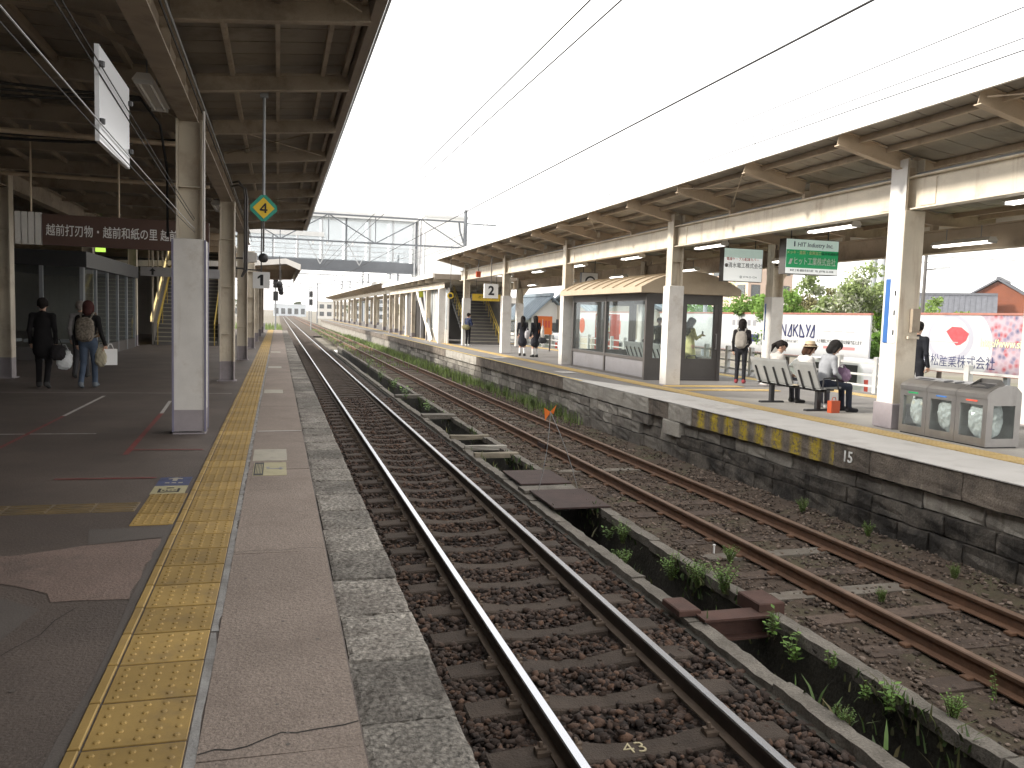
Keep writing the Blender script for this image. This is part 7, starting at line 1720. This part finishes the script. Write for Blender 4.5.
def weed(lab, x, y, z, kind, s, seed, group):
    """single plant: thin stems with leaf quads (fern-like, broad-leaved or tufted)"""
    rr = random.Random(seed); t = thing('weed', lab, 'weed', (x, y, z), 0, group); st = MB(); lf = MB()
    n = {'tuft': 34, 'broad': 9, 'stalk': 2}[kind]
    for k in range(n):
        a = rr.uniform(0, 6.28); L = s * rr.uniform(.6, 1.1); ln = rr.uniform(.15, .55) if kind != 'stalk' else .1
        tip = Vector((math.cos(a) * L * ln, math.sin(a) * L * ln, L * (1 - ln * .4))); base = Vector((rr.uniform(-.02, .02), rr.uniform(-.02, .02), 0)); mid = base.lerp(tip, .5) + Vector((0, 0, L * .08))
        st.tube(base, mid, .004, .003, 4, cap=False); st.tube(mid, tip, .003, .0015, 4, cap=False)
        m = {'tuft': 10, 'broad': 5, 'stalk': 12}[kind]; ls = s * {'tuft': .10, 'broad': .22, 'stalk': .09}[kind]
        for q in range(m):
            p = mid.lerp(tip, q / (m - 1)) if q % 2 else base.lerp(mid, .3 + .7 * q / m)
            b = rr.uniform(0, 6.28); d = Vector((math.cos(b), math.sin(b), rr.uniform(-.2, .6))) * ls * rr.uniform(.7, 1.2); sd_ = d.cross(Vector((0, 0, 1))).normalized() * ls * .32
            lf.add([p, p + d * .5 + sd_, p + d + Vector((0, 0, -.1 * ls)), p + d * .5 - sd_], [(0, 1, 2, 3)])
    st.build('stem', M['stem'], t); lf.build('foliage', M['weed'], t)
ws = [(4.17, 6.95, -1.05, 'tuft', .26, 'bushy weed tuft on the ditch edge beside the rusty girder'), (4.16, 7.45, -1.15, 'tuft', .24, 'weed tuft just behind the bushy one on the ditch edge'), (4.14, 8.0, -1.25, 'tuft', .26, 'dark weed hanging on the ditch wall behind the girder'), (3.68, 8.3, -1.2, 'tuft', .2, 'small weed on the left ditch wall below the plates'),
      (4.12, 6.05, -1.12, 'broad', .20, 'leafy weed in front of the rusty girder on the ditch wall'), (4.13, 5.75, -1.22, 'broad', .22, 'broad leaved weed low on the ditch wall before the girder'), (4.14, 5.30, -1.08, 'broad', .12, 'tiny bright seedling on the right ditch kerb'), (4.12, 4.62, -1.10, 'broad', .20, 'largest bright leafy weed on the near ditch wall'), (4.10, 4.85, -1.12, 'broad', .13, 'small leafy weed above the largest one on the ditch wall'),
      (3.62, 4.45, -1.08, 'tuft', .12, 'small grass tuft on the near left ditch kerb'), (4.34, 4.30, -1.04, 'tuft', .17, 'grass tuft at the outer edge of the near ditch kerb'), (4.95, 4.55, -1.09, 'stalk', .30, 'thin upright stalk beside the nearest rusty rail'), (5.02, 4.35, -1.09, 'stalk', .22, 'leafy stalk leaning on the nearest rusty rail'),
      (4.86, 8.0, -1.09, 'tuft', .16, 'weed tuft beside the rusty rail opposite the plates'), (5.65, 6.55, -1.09, 'tuft', .11, 'small weed between the rusty rails'), (7.12, 9.9, -1.07, 'tuft', .18, 'light green tuft at the wall foot below the yellow marks'), (7.15, 8.6, -1.07, 'tuft', .16, 'small tuft at the wall foot below the number 15'), (6.95, 7.0, -1.08, 'tuft', .13, 'tiny weed at the wall foot near the right edge'),
      (3.75, 25.0, -1.05, 'broad', .45, 'green leafy weed filling the far ditch'), (4.0, 22.6, -1.15, 'broad', .35, 'weed in the ditch before the far slab'), (3.85, 28.5, -1.05, 'broad', .4, 'weed patch in the ditch behind the far slab'), (3.9, 32.5, -1.05, 'broad', .45, 'farther weed patch in the ditch'), (4.0, 38.0, -1.0, 'broad', .5, 'most distant weed patch in the ditch'), (4.13, 9.3, -1.2, 'tuft', .24, 'weed on the ditch wall just before the nearest plate'), (4.15, 9.8, -1.3, 'broad', .2, 'leafy weed under the front edge of the nearest plate')]
for k, (x, y, z, kd, s, lab) in enumerate(ws): weed(lab, x, y, z, kd, s * (1.25 if kd != 'stalk' else 1), 50 + k, 'weeds between the tracks')
for k in range(9):
    y = 20.5 + k * 1.9 + rnd.uniform(-.4, .4)
    weed('leafy green weed at the right wall foot, %s from the orange flag' % ordn[k], 7.2 + rnd.uniform(-.15, .05), y, -1.09, 'tuft', rnd.uniform(.3, .5), 90 + k, 'weeds along the right wall')
for o in ((4.85, 8.35),):
    p = thing('marker_peg', 'small white peg beside the rusty rail', 'peg', (o[0], o[1], -1.1)); MB().tube((0, 0, 0), (0, 0, .10), .012, .012, 8).build('shaft', M['white'], p); MB().tube((0, 0, .10), (0, 0, .115), .017, .017, 8).build('cap', M['white'], p)
# ================================================================== haze: the milky air over the line
def haze():
    b = MB(); b.box(-420, -60, -2.9, 420, 460, 13.5); o = stuff(b.build('haze', None)); o.data.materials.clear()
    m = bpy.data.materials.new('haze'); m.use_nodes = True; t = m.node_tree; t.nodes.clear(); ou = t.nodes.new('ShaderNodeOutputMaterial'); v = t.nodes.new('ShaderNodeVolumePrincipled')
    v.inputs['Color'].default_value = (.96, .97, 1, 1); v.inputs['Density'].default_value = .0003; v.inputs['Anisotropy'].default_value = .2; t.links.new(v.outputs[0], ou.inputs['Volume'])
    o.data.materials.append(m); tag(o, 'thin white haze over the far end of the line', 'haze')
haze()

# ================================================================== text outlines become plain meshes
def bake_text():
    bpy.context.view_layer.update(); dg = bpy.context.evaluated_depsgraph_get()
    for o in [o for o in bpy.data.objects if o.type == 'FONT']:
        me = bpy.data.meshes.new_from_object(o.evaluated_get(dg)); nm = o.name
        q = bpy.data.objects.new('tmp', me); COL.objects.link(q); q.parent = o.parent; q.location = o.location; q.rotation_euler = o.rotation_euler; q.scale = o.scale
        bpy.data.objects.remove(o, do_unlink=True); q.name = nm; me.name = nm
bake_text()
